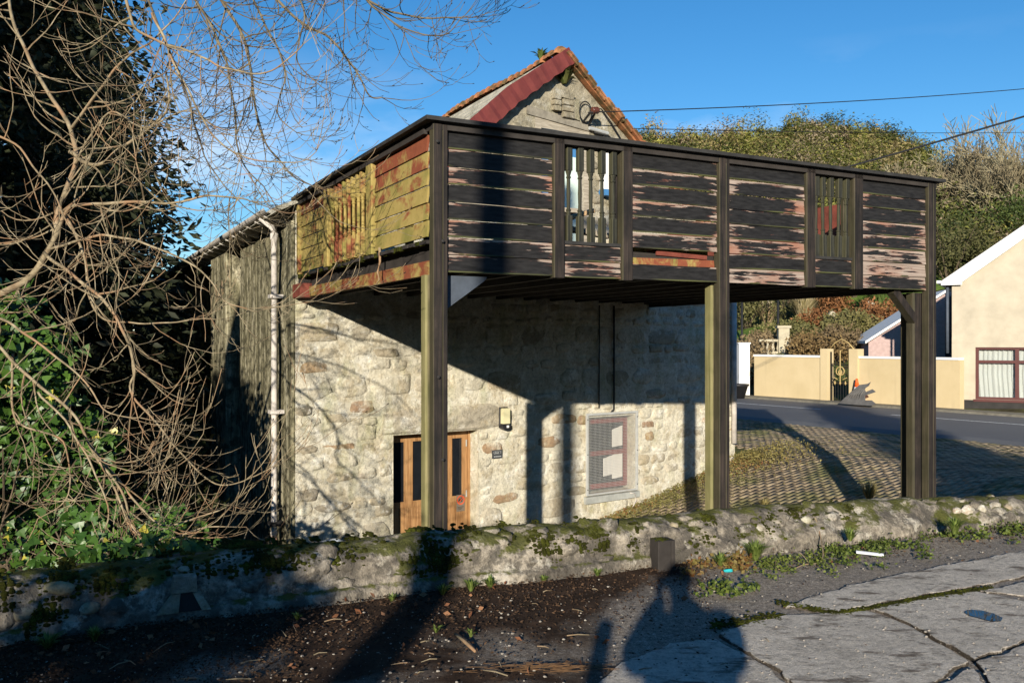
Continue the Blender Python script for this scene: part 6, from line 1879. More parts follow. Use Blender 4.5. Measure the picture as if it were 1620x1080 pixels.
limbsA = [
    (0.0562, 0.0192, [(-160, 560, 7.62), (-20, 478, 7.89), (45, 440, 8.02), (78, 395, 8.02), (95, 330, 8.16), (118, 262, 8.30), (112, 205, 8.43), (60, 120, 8.43), (20, 30, 8.30), (5, -60, 8.16)]),
    (0.0300, 0.0084, [(80, 392, 8.02), (110, 330, 8.02), (180, 322, 7.75), (260, 322, 7.62), (330, 312, 7.48), (395, 318, 7.34)]),
    (0.0325, 0.0084, [(110, 240, 8.30), (150, 262, 8.16), (190, 235, 8.02), (245, 195, 7.89), (268, 160, 7.75), (262, 110, 7.75)]),
    (0.0250, 0.0072, [(112, 205, 8.43), (160, 140, 8.16), (200, 90, 8.02), (250, 60, 7.89), (300, -10, 7.89)]),
    (0.0250, 0.0072, [(70, 400, 7.89), (120, 440, 7.62), (165, 475, 7.48), (192, 520, 7.34), (212, 580, 7.34), (206, 615, 7.34), (245, 665, 7.34), (290, 720, 7.34), (340, 765, 7.34), (390, 758, 7.34)]),
    (0.0225, 0.0072, [(95, 330, 8.16), (130, 400, 7.89), (140, 470, 7.75), (170, 505, 7.62), (240, 512, 7.48), (300, 506, 7.48)]),
    (0.0200, 0.0060, [(-30, 490, 7.48), (30, 520, 7.34), (80, 560, 7.21), (130, 600, 7.21), (170, 650, 7.07), (220, 660, 7.07)]),
    (0.0225, 0.0060, [(-40, 500, 7.34), (30, 580, 7.21), (110, 650, 7.07), (150, 720, 7.07), (190, 775, 6.94), (215, 840, 6.94), (270, 850, 6.94), (330, 835, 6.94), (392, 836, 6.94)]),
    (0.0175, 0.0060, [(140, 700, 7.07), (175, 745, 7.07), (220, 800, 6.94), (260, 830, 6.94), (330, 815, 6.94), (375, 790, 6.94)]),
    (0.0175, 0.0048, [(20, 560, 7.34), (25, 660, 7.21), (100, 700, 7.07), (105, 780, 7.07), (60, 820, 7.07)]),
    (0.0200, 0.0060, [(80, 395, 8.02), (150, 375, 7.48), (205, 378, 7.34), (270, 400, 7.21), (330, 440, 7.21), (360, 480, 7.07), (410, 492, 7.07)]),
    (0.0187, 0.0048, [(240, 20, 7.62), (262, 70, 7.62), (300, 150, 7.62), (340, 215, 7.62), (390, 250, 7.48), (470, 255, 7.48), (500, 240, 7.48)]),
    (0.0225, 0.0072, [(190, -40, 7.48), (205, 20, 7.48), (225, 55, 7.48), (300, 80, 7.48), (360, 110, 7.34), (430, 112, 7.34), (480, 70, 7.34)]),
    (0.0175, 0.0048, [(-20, 210, 7.62), (30, 235, 7.62), (80, 300, 7.62), (120, 370, 7.48), (190, 390, 7.48)]),
    (0.0175, 0.0048, [(118, 262, 8.30), (170, 180, 7.89), (230, 200, 7.75), (300, 175, 7.75), (350, 210, 7.62)]),
    (0.0150, 0.0048, [(60, 620, 7.07), (120, 690, 6.94), (170, 800, 6.80), (160, 860, 6.80), (155, 900, 6.80)]),
    (0.0150, 0.0048, [(180, 770, 6.94), (205, 830, 6.87), (250, 865, 6.80), (300, 850, 6.80)]),
]
tA = limb_tree('ash_tree', 'tan barked leafless ash tree with tangled arching branches over the ivy at the left', (-6.9, 7.6, -1.8), limbsA, M['twig'], 3, .165, (.45, 1.1), 2, .42, .55,
               trunk=([(-6.9, 7.6, -2.1), (-6.8, 7.6, -.2), (-6.2, 7.6, .9), (-5.26, 7.62, 1.49)], [.15, .11, .08, .045]))
limbsB = [
    (.030, .010, [(240, -160, 9.0), (330, -30, 8.8), (385, 60, 8.7), (400, 150, 8.6), (418, 220, 8.6), (455, 270, 8.6)], .8),
    (.028, .008, [(300, -150, 9.2), (400, -40, 9.0), (470, 30, 8.8), (520, 60, 8.7), (555, 100, 8.6), (585, 150, 8.6), (605, 155, 8.6)], 1.6),
    (.026, .008, [(420, -160, 9.5), (500, -60, 9.2), (600, 10, 9.0), (640, 22, 8.9), (690, 30, 8.8), (745, 28, 8.8)], 1.1),
    (.024, .008, [(260, -120, 8.6), (310, 0, 8.5), (345, 60, 8.4), (370, 160, 8.4), (380, 250, 8.3), (420, 300, 8.3)], .8),
    (.020, .006, [(370, -60, 8.9), (420, 40, 8.8), (450, 110, 8.7), (440, 180, 8.6), (470, 210, 8.6)], .8),
    (.020, .006, [(200, -80, 8.2), (260, 60, 8.1), (300, 160, 8.0), (330, 260, 8.0), (390, 330, 7.9)], .9),
    (.018, .006, [(440, -60, 8.6), (480, 20, 8.5), (470, 90, 8.4), (500, 130, 8.4)], .9),
    (.018, .006, [(540, -80, 8.9), (580, 0, 8.8), (640, 45, 8.7), (700, 55, 8.7), (735, 25, 8.7)], 1.2),
]
tB = limb_tree('ash_tree', 'dark twigged ash tree hanging drooping branches across the sky at upper left', (-6.3, 8.8, -1.8), limbsB, M['twig_dark'], 8, .125, (.40, .95), 2, .45, .75,
               trunk=([(-6.3, 8.8, -2), (-6.2, 8.8, 3), (-5.6, 8.9, 6.2), (-4.2, 9.0, 6.9), (-3.2, 9, 6.4)], [.22, .17, .11, .07, .04]))

def evergreen(name, label, x, y, H, R_, n, ca, cb, size, seedless=0, base=None, clumps=140, leafmat='leaf', taper=1.0, aspect=2.6, group=None):
    z = float(G(x, y)) if base is None else base
    t = thing(name, label, 'tree', (x, y, z), 0, group)
    m = MB(); m.tube([(0, 0, -.2), (0, 0, H * .5), (0, 0, H * .93)], [R_ * .11, R_ * .07, .03], 8); m.build('trunk', M['bark'], t)
    zz = rng.uniform(.03, 1, clumps); az = rng.uniform(0, 2 * np.pi, clumps)
    rr = R_ * np.clip((1 - zz ** 1.6) * taper + (1 - taper), .08, 1) * rng.uniform(.45, 1.0, clumps)
    cc = np.stack([rr * np.cos(az), rr * np.sin(az), zz * H], -1)
    k = rng.integers(0, clumps, n); q = rng.normal(size=(n, 3)) * np.array([.20, .20, .16]) * R_
    P = cc[k] + q
    dirs = np.stack([np.cos(az), np.sin(az), np.full(clumps, -.25)], -1)[k]
    o = leaf_cloud('crown', P, size, M[leafmat], t, ca, cb, aspect, dirs=dirs + rng.normal(size=(n, 3)) * .5, colnoise=rng.uniform(0, 1, clumps)[k])
    tag(o, kind='stuff')
    return t
CON = ((.012, .017, .008), (.045, .052, .022))
evergreen('conifer_tree', 'tall dark conifer behind the tangled ash branches, left of the stone building', -9.3, 17.0, 15, 2.9, 64000, *CON, .21, clumps=300)
evergreen('conifer_tree', 'dark conifer at the left edge standing in front of the tallest conifer', -9.9, 12.6, 13, 2.5, 46000, *CON, .18, clumps=260)
evergreen('conifer_tree', 'broad dark conifer filling the gap behind the building eaves', -12.3, 25.0, 12.0, 3.3, 32000, *CON, .28, clumps=240)
# trees outside the frame on the sunny side: they throw the shade that lies on the flank, the yard and the road
evergreen('evergreen_tree', 'dense evergreen tree left of the parapet shading the flank wall', -8.3, 1.2, 4.7, 1.5, 9000, *CON, .26, base=-.1, clumps=110, taper=.6)
evergreen('evergreen_tree', 'tall evergreen tree on the left bank shading the dark conifers', -11.6, 3.0, 12.5, 2.8, 13000, *CON, .4, base=-.2, clumps=130, taper=.7)
evergreen('evergreen_tree', 'slim evergreen on the bank just left of the ivy', -6.6, 4.0, 5.4, 1.05, 6000, *CON, .2, base=-2.0, clumps=80, taper=.6)
evergreen('holly_bush', 'round holly bush on the near verge behind the photographer', -3.25, -3.2, 2.55, 1.05, 7000, *CON, .16, base=0, clumps=80, taper=.55)
for x, y, H, R_, lb in ((4.7, -4.0, 7.2, 1.2, 'evergreen tree behind the photographer whose crown shades the paving'), ):
    evergreen('evergreen_tree', lb, x, y, H, R_, 9000, *CON, .42, base=0, clumps=120, taper=.75)

# added unseen woods around the camera, blocking low sky fill under the balcony
P = []
for k in range(30000):
    az = random.uniform(R(150), R(395)); rr_ = random.uniform(27, 33)
    x_, y_ = rr_ * math.cos(az), rr_ * math.sin(az) - 2
    if y_ > 14 or (x_ > 0 and y_ > 3): continue
    hh = (5.2 + 1.4 * mnoise.noise((x_ * .22, y_ * .22, 0)) + .7 * mnoise.noise((x_ * .9, y_ * .9, 3))) * (1.5 if x_ < -18 else 1.0)
    P.append((x_, y_, random.uniform(-.5, 1) ** 1 * hh if random.random() < .8 else hh * random.uniform(.8, 1)))
P = np.array(P); P[:, 2] = np.abs(P[:, 2]) - .2
o = leaf_cloud('sky_block_woods', P, .8, M['leaf'], None, (.012, .017, .008), (.05, .055, .022), 1.5); tag(o, kind='stuff')

P = []
for k in range(16000):
    if random.random() < .5: x_, y_, hh = random.uniform(-34, -17), random.uniform(-12, 34), 13.0
    else: x_, y_, hh = random.uniform(13.5, 22), random.uniform(-14, 4), 8.5
    hh *= .8 + .3 * mnoise.noise((x_ * .2, y_ * .2, 4)); P.append((x_, y_, hh * random.uniform(0, 1) ** .7 - .3))
o = leaf_cloud('sky_block_woods', np.array(P), 1.1, M['leaf'], None, (.012, .017, .008), (.05, .055, .022), 1.4); tag(o, kind='stuff')  # more unseen foliage added at the sides to darken the fill
# ivy over the bank at the left
def ivy_mass(label, c, r, n, clumps, size, seed, name='ivy_bank'):
    t = thing(name, label, 'ivy', c)
    P, q = blob_points(n, (0, 0, 0), r, clumps, .26, 1, .45)
    dirs = P / (np.linalg.norm(P, axis=1)[:, None] + 1e-6) * .3 + rng.normal(size=P.shape) * .5
    n_ = len(P)
    # leaf: five-point ivy outline
    d = rng.normal(size=(n_, 3)); d[:, 2] -= .6; d /= np.linalg.norm(d, axis=1)[:, None]
    f = np.array([.35, -.75, .45]) + rng.normal(size=(n_, 3)) * .55; f /= np.linalg.norm(f, axis=1)[:, None]
    s = np.cross(d, f); s /= np.linalg.norm(s, axis=1)[:, None] + 1e-6; d = np.cross(f, s)
    sz = (size * rng.uniform(.55, 1.35, n_))[:, None]
    shp = [(0, -.05, 0), (.50, .02, .06), (.34, .38, .04), (.16, .52, .03), (0, 1.0, -.06), (-.16, .52, .03), (-.34, .38, .04), (-.50, .02, .06)]
    V = np.stack([P + s * a_ * sz + d * b_ * sz + f * c_ * sz for a_, b_, c_ in shp], 1).reshape(-1, 3)
    ii = np.arange(n_ * 8).reshape(n_, 8)
    F = np.concatenate([ii[:, [0, 1, 2]], ii[:, [0, 2, 3]], ii[:, [0, 3, 4]], ii[:, [0, 4, 5]], ii[:, [0, 5, 6]], ii[:, [0, 6, 7]]])
    tt = np.clip(.5 * rng.uniform(0, 1, n_) + .5 * q, 0, 1)[:, None]
    cl = np.array((.025, .07, .010))[None] * (1 - tt) + np.array((.085, .165, .025))[None] * tt
    yel = rng.uniform(0, 1, n_) < .03; cl[yel] = (.38, .34, .05)
    o = np_mesh('leaves', V, F, M['ivyleaf'], t, False, np.repeat(cl, 8, 0)); tag(o, kind='stuff')
    m = MB(); rs_ = random.Random(seed)
    for k in range(26):
        a_ = Vector((rs_.uniform(-1, 1) * r[0] * .8, rs_.uniform(-.6, .6) * r[1], -r[2] * .95)); grow(m, a_, (rs_.gauss(0, .3), rs_.gauss(0, .3), 1), r[2] * 1.2, .02, 1, rs_, .1, .4, (1, 3), 4, None, .3, None, .005)
    tag(m.build('stems', M['bark'], t), kind='stuff')
    return t
ivy_mass('tall bank of glossy green ivy at the left edge behind the ash branches', (-5.35, 8.7, .45), (1.25, .8, 1.75), 6000, 120, .095, 1)
ivy_mass('low glossy ivy spilling over the left end of the parapet', (-2.75, 5.65, .15), (.95, .30, .30), 900, 34, .062, 2)
ivy_mass('lower dark ivy clump between the ivy bank and the flank wall', (-3.6, 8.2, -.55), (.95, .7, .95), 1500, 50, .08, 3)
ivy_mass('ivy climbing at the extreme left behind the tan ash trunk', (-5.5, 7.9, .3), (.8, .6, 1.6), 2600, 60, .085, 4)
# sparse ivy trailing on the parapet top
Pp = []
# undergrowth between wall and building, mostly in shade
def undergrowth(name, c, r, n, ca, cb, label, size=.12):
    t = thing(name, label, 'undergrowth', c)
    P, q = blob_points(n, (0, 0, 0), r, 60, .3, 1, .3); tag(leaf_cloud('foliage', P, size, M['leaf'], t, ca, cb, 1.8, colnoise=q), kind='stuff')
    m = MB(); rs_ = random.Random(5)
    for k in range(16): grow(m, (rs_.uniform(-.8, .8) * r[0], rs_.uniform(-.8, .8) * r[1], -r[2]), (rs_.gauss(0, .4), rs_.gauss(0, .4), 1), r[2] * 1.6, .018, 1, rs_, .1, .4, (1, 3), 4, None, .3, None, .005)
    tag(m.build('stems', M['bark'], t), kind='stuff')
undergrowth('bramble_thicket', (-5.6, 11.5, -.7), (1.9, 2.3, 1.5), 7000, (.012, .018, .006), (.05, .06, .018), 'dark bramble thicket in the shade beside the flank wall')
undergrowth('bramble_thicket', (-8.0, 21.0, .2), (1.6, 3.5, 2.4), 6000, (.03, .035, .01), (.11, .12, .035), 'mossy thicket at the far end of the flank wall', .16)
# moss, ferns and a plant on the roof edge and ridge
p_ = C0 + bm @ rp(APEX_U - .05, APEX_Z + .12, .55)
def tuft(name, p, n, h, ca, cb, label, cat='plant', spread=.6, wid=.010, leafmat='leaf', group=None):
    t = thing(name, label, cat, p, 0, group); V = []; F = []; cl = []
    for i in range(n):
        a_ = rng.uniform(0, 6.283); ln = rng.uniform(.1, 1) * spread; L = h * rng.uniform(.5, 1.1)
        d = np.array([math.cos(a_), math.sin(a_), 0]); s = np.array([-d[1], d[0], 0]) * wid * rng.uniform(.6, 1.4)
        o0 = d * rng.uniform(0, .25) * h * .4; a1 = o0 + d * ln * L * .45 + np.array([0, 0, L * .6]); a2 = o0 + d * ln * L + np.array([0, 0, L * (1 - .35 * ln)])
        k = len(V); V += [o0 - s * .7, o0 + s * .7, a1 - s, a1 + s, a2]; F += [(k, k + 1, k + 3), (k, k + 3, k + 2), (k + 2, k + 3, k + 4)]
        q = rng.uniform(); cl += [np.array(ca) * (1 - q) + np.array(cb) * q] * 5
    o = np_mesh('blades', np.array(V), np.array(F), M[leafmat], t, False, np.array(cl)); tag(o, kind='stuff'); return t
tuft('roof_plant', p_, 34, .2, (.05, .09, .02), (.15, .2, .05), 'green plant sprouting from the ridge tiles near the gable apex', spread=.9, wid=.03)
up_ = C0 + f1 * (APEX_U + .05) - f2 * .05; up_.z = APEX_Z - .42
tuft('fern', up_, 30, .3, (.06, .08, .02), (.17, .17, .05), 'mossy fern tuft growing under the apex of the gable', spread=1.3, wid=.03)

# ------------------------------------------------------------------ foreground: litter, weeds, stump
p, nn, tt = wall_pt(1045, .5, 0)
sp = thing('timber_stump', 'short dark mossy timber stump set against the foot of the parapet', 'stump', (p.x + nn.x * .10, p.y + nn.y * .10, 0), math.atan2(tt.y, tt.x))
m = MB(); m.cbox((-.07, -.06, -.1), (.035, .06, .225), .006); m.cbox((.039, -.055, -.1), (.068, .06, .222), .005); m.build('timber', M['underside'], sp)
m = MB()
for k in range(14): lump(m, (random.uniform(-.06, .06), random.uniform(-.05, .05), .222), (.018, .018, .008), k, 7, 4)
tag(m.build('moss', M['moss'], sp, True), kind='stuff')

def ground_z(x, y): return 0.0
def gp_(px, py): return on_ground(px, py, .012)
# leaf litter and small gravel
n = 12000
Px = []
while len(Px) < n:
    px, py = random.uniform(-80, 1640), random.uniform(842, 1085)
    q = on_ground(px, py)
    yw = float(np.interp(q.x, wl_x, wl_y)); dd = yw - q.y
    if dd < -.02: continue
    pr = max(0.03, math.exp(-dd / (.75 if px < 480 else .42)))
    if px > 1130: pr *= .5 if dd < .45 else .06
    if random.random() < pr: Px.append((q.x, q.y, .012 + .05 * max(0, 1 - (dd + .2) / .7) ** 2 + random.uniform(0, .012)))
P = np.array(Px)
d = rng.normal(size=(n, 3)); d[:, 2] *= .25
t_ = rng.uniform(0, 1, n)
o = leaf_cloud('leaf_litter', P, .018, M['dry'], None, (.02, .013, .009), (.11, .066, .04), 2.1, dirs=d); tag(o, kind='stuff')
n = 130; sel = P[rng.integers(0, len(P), n)] + np.array([0, 0, .008])
d = rng.normal(size=(n, 3)); d[:, 2] *= .2
o = leaf_cloud('fallen_leaves', sel, .042, M['dry'], None, (.16, .06, .03), (.34, .18, .10), 1.7, dirs=d); tag(o, kind='stuff')
m = MB()
for k in range(1100):
    px, py = random.uniform(-20, 1640), random.uniform(850, 1085); q = on_ground(px, py)
    if q.y > float(np.interp(q.x, wl_x, wl_y)) - .02: continue
    r_ = random.choice((random.uniform(.002, .0045), random.uniform(.002, .0045), random.uniform(.004, .008))); lump(m, (q.x, q.y, .014 + (.006 if px > 1000 and py > 940 else 0)), (r_ * 1.3, r_, r_ * .7), k, 5, 3)
tag(m.build('gravel', simple('pale_grit', (.30, .27, .23), .9, .4, 30, .2), None), kind='stuff')
# twigs and straws on the ground
m = MB()
for k in range(60):
    px, py = random.uniform(-20, 1250), random.uniform(900, 1080); q = on_ground(px, py, .02)
    if q.y > float(np.interp(q.x, wl_x, wl_y)) - .08: continue
    a_ = random.uniform(0, 6.28); L = random.uniform(.04, .14); e_ = q + Vector((math.cos(a_), math.sin(a_), random.uniform(-.02, .05))) * L
    m.tube([q, q.lerp(e_, .5) + Vector((random.uniform(-.01, .01), random.uniform(-.01, .01), .006)), e_], [.003, .0028, .0015], 4)
tag(m.build('fallen_twigs', M['twig'], None), kind='stuff')
m = MB()
for k in range(90):
    px, py = random.gauss(850, 45), random.gauss(1056, 4); q = on_ground(px, py, .018); a_ = random.gauss(.0, .25); L = random.uniform(.04, .12); e_ = q + Vector((math.cos(a_), math.sin(a_), .03)) * L; m.tube([q, e_], [.0016, .001], 3)
tag(m.build('straw', simple('straw', (.20, .11, .05), .9, .3, 20, 0), None), kind='stuff')
stk = [on_ground(720, 1002, .03), on_ground(735, 1014, .035), on_ground(752, 1030, .02)]
m = MB(); m.tube(stk, [.008, .010, .007], 6); tag(m.build('stick', M['twig'], None, True), 'short thick stick lying on the leaf mould near the long pole shadow', 'stick')
# dead stem by the wall
b0, nn, tt = wall_pt(1298, .75, .03); 
pts = [b0, b0 + Vector((.02, -.03, -.08)), on_ground(1301, 884, .03), on_ground(1270, 893, .03), on_ground(1250, 901, .025), on_ground(1228, 898, .03), on_ground(1228, 884, .05)]
m = MB(); m.tube(smooth_path(pts, 5), [.006 - .003 * k / (len(smooth_path(pts, 5)) - 1) for k in range(len(smooth_path(pts, 5)))], 6); ds = m
pts = [on_ground(1280, 890, .03), on_ground(1272, 880, .06), on_ground(1266, 874, .09)]; m.tube(pts, .003, 5)
tag(m.build('dead_stem', M['twig'], None, True), 'curved dry plant stem leaning on the parapet and looping over the weeds', 'stem')
# litter
q = on_ground(1376, 875, .05); m = MB(); m.cbox((-.095, -.014, -.006), (.095, .014, .006), .003); o = m.build('plastic_strip', M['litter_white']); o.location = q; o.rotation_euler = (R(20), R(4), R(-12)); tag(o, 'white plastic strip lying in the weeds near the parapet', 'litter')
q = on_ground(1152, 902, .05); m = MB(); lump(m, (0, 0, 0), (.038, .014, .012), 8.3, 7, 5); o = m.build('plastic_wrapper', M['teal']); o.location = q; o.rotation_euler = (R(25), 0, R(15)); tag(o, 'crumpled teal plastic wrapper among the weeds', 'litter')
# weeds along the wall foot
def weed_patch(label, name, px0, px1, py0f, spread, n, h, ca, cb, broad=True, cat='weeds'):
    P = []; 
    for _ in range(n):
        px = random.uniform(px0, px1); base = np.interp(px, [a_ for a_, _ in wall_px], [b_ for _, b_ in wall_px])
        py = base + 2 + abs(random.gauss(0, spread)) + py0f
        q = on_ground(px, py); P.append((q.x, q.y, random.uniform(.0, h)))
    return np.array(P)
def weeds(label, px0, px1, off, spread, n, h, size, ca, cb, name='weeds', aspect=1.5):
    P = weed_patch(label, name, px0, px1, off, spread, n, h, ca, cb)
    # gather into rosettes
    k = max(3, n // 28); cen = P[:k]; idx = rng.integers(0, k, n); Q = cen[idx] + rng.normal(size=(n, 3)) * np.array([.035, .035, 0]); Q[:, 2] = np.abs(rng.normal(size=n)) * h * .5 + .02
    c = Q.mean(0); t = thing(name, label, 'weeds', (c[0], c[1], 0)); Q = Q - np.array([c[0], c[1], 0])
    d = rng.normal(size=(n, 3)); d[:, 2] = np.abs(d[:, 2]) * .6
    o = leaf_cloud('leaves', Q, size, M['leaf'], t, ca, cb, aspect, dirs=d); tag(o, kind='stuff')
GW = ((.035, .06, .010), (.15, .19, .035))
weeds('low leafy weeds under the parapet around the white plastic strip', 1300, 1470, 0, 13, 1300, .05, .024, *GW)
weeds('bright weeds along the wall foot at the right edge', 1465, 1660, -4, 8, 1000, .06, .027, *GW)
weeds('mat of small green weeds inside the loop of the dry stem', 1195, 1320, 6, 15, 1000, .04, .020, (.05, .075, .012), (.17, .20, .04))
weeds('reddish and green weeds beside the teal wrapper', 1085, 1180, 0, 9, 500, .06, .034, (.15, .06, .02), (.20, .17, .05))
weeds('sparse weeds on the dirt where the slabs begin', 1110, 1190, 40, 8, 260, .05, .03, *GW)
for i, (px, off, n_, h, lb) in enumerate([(700, 4, 60, .085, 'small grass tuft at the wall foot left of the long pole shadow'), (745, 2, 80, .09, 'small grass tuft at the wall foot in the long pole shadow'), (775, 0, 90, .09, 'small grass tuft at the wall foot right of the long pole shadow'), (620, 4, 50, .06, 'tiny grass tuft under the cracked stretch of plinth'), (860, 0, 40, .06, 'tiny grass tuft at the wall foot below the upper moss patches'), (945, 0, 50, .06, 'little grass tuft left of the timber stump'),
                                   (1140, 6, 110, .11, 'fine grass tuft left of the teal wrapper'), (1195, 2, 260, .16, 'largest fine grass tuft against the parapet right of the teal wrapper'), (1345, -12, 120, .11, 'grass tuft growing out of the parapet face above the dry stem'), (1510, -4, 160, .14, 'grass tuft below the row of pale parapet stones'), (75, 6, 110, .10, 'grass tuft at the wall foot at the far left'), (150, 4, 70, .09, 'grass tuft in the shade at the wall foot on the left'), (690, 62, 30, .05, 'tiny grass tuft on the tarmac near the short stick'), (745, 74, 34, .05, 'tiny grass tuft on the tarmac right of the short stick'), (1165, 55, 50, .06, 'small grass tuft on the dirt right of the photographer shadow'), (470, 14, 50, .05, 'small grass tuft at the shadow edge on the left')]):
    base = np.interp(px, [a_ for a_, _ in wall_px], [b_ for _, b_ in wall_px]); q = on_ground(px, base + off, .02 if off > -3 else .1)
    tuft('grass_tuft', q, n_, h, (.06, .10, .015), (.22, .28, .07), lb, 'grass', 1.0, .0045)
# moss line in the joint of the slabs
m = MB(); 
for k in range(900):
    t = random.random(); px = np.interp(t, [0, .22, .4, .65, 1], [1232, 1322, 1378, 1462, 1570]); py = np.interp(t, [0, .22, .4, .65, 1], [955, 973, 965, 949, 932])
    q = on_ground(px + random.gauss(0, 4), py + random.gauss(0, 2.0)); r_ = random.uniform(.003, .010); lump(m, (q.x, q.y, .016), (r_ * 1.3, r_, r_ * .6), k, 6, 3)
for k in range(260):
    t = random.random(); q = on_ground(1130 + 110 * t + random.gauss(0, 4), 992 - 14 * t + random.gauss(0, 4)); r_ = random.uniform(.005, .012); lump(m, (q.x, q.y, .014), (r_ * 1.2, r_, r_ * .6), k, 6, 3)
tag(m.build('joint_moss', M['moss'], None, True), kind='stuff')
# weeds, dead leaves on the bank by the building corner
def bank_weeds(label, spots, n, h, ca, cb, size=.06, name='bank_weeds'):
    Q = []
    for _ in range(n):
        u, v, su, sv = random.choice(spots); uu = random.gauss(u, su); vv = -abs(random.gauss(v, sv)) - .03
        w = C0 + f1 * uu + f2 * vv; Q.append((w.x, w.y, float(G(w.x, w.y)) + random.uniform(0, h)))
    Q = np.array(Q); c = Q.mean(0); t = thing(name, label, 'weeds', (c[0], c[1], c[2])); d = rng.normal(size=(n, 3)); d[:, 2] = np.abs(d[:, 2]) * .7
    o = leaf_cloud('leaves', Q - c, size, M['leaf'], t, ca, cb, 2.0, dirs=d); tag(o, kind='stuff')
bank_weeds('grassy weeds on the bank under the barred window', [(5.9, 0, .5, .35), (6.8, 0, .6, .5), (7.7, .1, .5, .5)], 5200, .05, (.12, .11, .03), (.30, .27, .10), .03)
bank_weeds('rusty dead leaves against the wall right of the barred window', [(5.6, 0, .5, .15), (7.9, .1, .5, .25), (8.5, .2, .3, .4)], 900, .04, (.16, .07, .025), (.32, .18, .07), .045)
bank_weeds('dry and green weeds at the right corner of the stone building', [(8.7, .1, .25, .5), (9.3, .2, .5, .6)], 2600, .14, (.13, .10, .03), (.30, .26, .09), .04)
for px, py, h, lb in ((1375, 752, .35, 'dry grass tuft between the pavers beyond the right balcony posts'), (1300, 788, .3, 'pale dry tuft between pavers behind the parapet'), (1210, 745, .22, 'low dry weed tuft on the pavers near the building corner')):
    q = on_ground(px, py, -.42); q.z = float(G(q.x, q.y))
    tuft('dry_tuft', q, 120, h, (.16, .13, .04), (.36, .30, .13), lb, 'grass', 1.1, .007)
# pale blue sheet at the foot of the gable
u_, z_ = wall_uz(497, 860); w = C0 + f1 * u_ - f2 * .45; m = MB(); lump(m, (0, 0, 0), (.32, .16, .16), 4, 12, 8); o = m.build('plastic_sheet', M['bluesheet'], None, True); o.location = (w.x, w.y, z_ - .02); tag(o, 'crumpled pale blue plastic sheet at the foot of the gable left of the oak door', 'sheet')
w = P0 + d2 * 1.25 - d1 * .03; m = MB(); m.tube([(0, 0, .32), (.0, .01, .18), (-.02, .0, .08), (-.0, -.03, .0), (-.03, -.06, -.05)], [.014, .012, .011, .009, .006], 6); o = m.build('dangling_strip', M['twig'], None, True); o.location = (w.x - .05, w.y, 2.2); tag(o, 'pale dangling strip hanging from the flank floor edge of the balcony', 'strip')

# ------------------------------------------------------------------ things behind the photographer whose shadows fall into the view
pt = thing('utility_pole', 'tall wooden utility pole behind the photographer', 'pole', (-2.42, -6.3, 0))
m = MB(); m.lathe([(.15, -.2), (.145, 3), (.12, 9.2)], 14); m.build('pole_shaft', M['bark'], pt, True)
m = MB(); m.cbox((-.8, -.06, 8.6), (.8, .06, 8.75), .01); m.build('crossarm', M['bark'], pt)
for sx in (-.65, .65): m = MB(); m.lathe([(.02, 8.751), (.05, 8.8), (.03, 8.86), (.05, 8.92), (.01, 8.98)], 10, (sx, 0, 0)); m.build('insulator', M['porcelain'], pt, True)
vp = thing('verge_post', 'leaning wooden marker post on the verge behind the photographer', 'post', (-.50, -1.1, 0))
m = MB(); m.tube([(0, 0, -.1), (.02, 0, .8), (.05, 0, 1.52)], [.055, .055, .05], 8); m.build('post_shaft', M['bark'], vp)

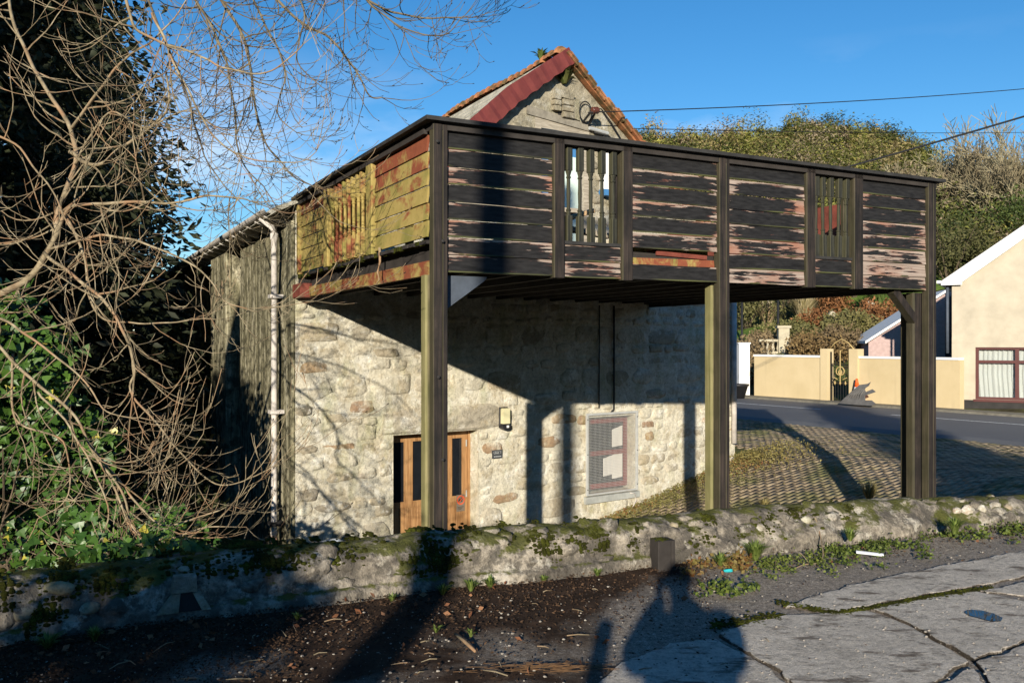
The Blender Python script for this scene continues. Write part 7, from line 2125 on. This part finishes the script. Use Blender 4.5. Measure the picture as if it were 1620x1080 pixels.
def person():
    px_, py_ = .10, -.42
    t = thing('person', 'person in a dark coat holding a camera up to the face', 'person', (px_, py_, 0)); t.scale = (1, 1, .93)
    def skin(name, V, E, Rr, mat, root=0, lvl=2):
        me = bpy.data.meshes.new(name); me.from_pydata(V, E, []); me.materials.append(mat)
        o = bpy.data.objects.new(name, me); COL.objects.link(o); o.parent = t
        md = o.modifiers.new('skin', 'SKIN'); sv = me.skin_vertices[0].data
        for i, r_ in enumerate(Rr): sv[i].radius = (r_, r_) if not hasattr(r_, '__len__') else r_
        sv[root].use_root = True
        sm = o.modifiers.new('sub', 'SUBSURF'); sm.levels = lvl; sm.render_levels = lvl
        me.polygons.foreach_set('use_smooth', [True] * len(me.polygons))
        return o
    V = [(0, 0, .95), (0, 0, 1.15), (0, .0, 1.36), (0, .0, 1.46), (0, .03, 1.54), (0, .05, 1.64), (0, .045, 1.74),
         (-.19, .0, 1.43), (-.25, .12, 1.24), (-.13, .27, 1.42), (-.06, .32, 1.50),
         (.19, .0, 1.43), (.25, .12, 1.24), (.13, .27, 1.42), (.06, .32, 1.50),
         (-.10, 0, .88), (-.12, .02, .48), (-.13, -.02, .09), (-.14, .12, .045),
         (.10, 0, .88), (.12, .02, .48), (.13, -.02, .09), (.14, .12, .045)]
    E = [(0, 1), (1, 2), (2, 3), (3, 4), (4, 5), (5, 6), (2, 7), (7, 8), (8, 9), (9, 10), (2, 11), (11, 12), (12, 13), (13, 14), (0, 15), (15, 16), (16, 17), (17, 18), (0, 19), (19, 20), (20, 21), (21, 22)]
    Rr = [(.23, .16), (.23, .16), (.22, .15), (.08, .08), (.07, .075), (.085, .10), (.065, .075), .105, .095, .06, .04, .105, .095, .06, .04, .11, .075, .05, .045, .11, .075, .05, .045]
    skin('body', V, E, Rr, M['coat'])
    # face with nose, ears, eyes; hair
    m = MB(); 
    b = len(m.v)
    lump(m, (0, .07, 1.655), (.074, .092, .112), 1, 14, 10); m.build('face', M['skin'], t, True)
    m = MB(); lump(m, (0, .165, 1.645), (.014, .02, .022), 2, 8, 5); m.build('nose', M['skin'], t, True)
    for s in (-1, 1):
        m = MB(); lump(m, (s * .078, .06, 1.65), (.012, .022, .032), 3, 8, 5); m.build('ear', M['skin'], t, True)
        m = MB(); lump(m, (s * .032, .150, 1.672), (.013, .01, .008), 4, 8, 5); m.build('eye', M['signblack'], t, True)
        # hand: palm and five fingers curled round the camera body
        hv = [(s * .075, .315, 1.50), (s * .080, .345, 1.535), (s * .085, .365, 1.565)]; he = [(0, 1), (1, 2)]; hr = [.030, .034, .028]
        skin('palm', hv, he, hr, M['skin'], 0, 1)
        for k in range(4):
            z = 1.545 + .018 * k; l = (.9, 1.05, 1.0, .8)[k]
            skin('finger', [(s * .088, .37, z), (s * .080, .37 + .034 * l, z + .002), (s * .050, .37 + .040 * l, z + .003), (s * (.050 - .022 * l), .37 + .032 * l, z + .002)], [(0, 1), (1, 2), (2, 3)], [.0095, .009, .0085, .007], M['skin'], 0, 1)
        skin('thumb', [(s * .078, .33, 1.535), (s * .055, .322, 1.562), (s * .032, .33, 1.575)], [(0, 1), (1, 2)], [.012, .0105, .009], M['skin'], 0, 1)
    m = MB(); lump(m, (0, .035, 1.69), (.088, .105, .098), 6, 14, 10); m.build('hair', M['hair'], t, True)
    c = thing('camera', 'black compact camera held up in front of the person', 'camera', (px_, py_ + .355, 1.575 * .93))
    m = MB(); m.cbox((-.06, -.018, -.037), (.06, .018, .037), .006); m.bbox((-.02, -.016, .037), (.02, .016, .055)); m.build('camera_body', M['blackpl'], c)
    m = MB(); m.lathe([(.03, 0), (.03, .03), (.027, .032)], 16); o = m.build('lens', M['blackpl'], c, True); o.rotation_euler = (R(-90), 0, 0); o.location = (0, .018, 0)
person()
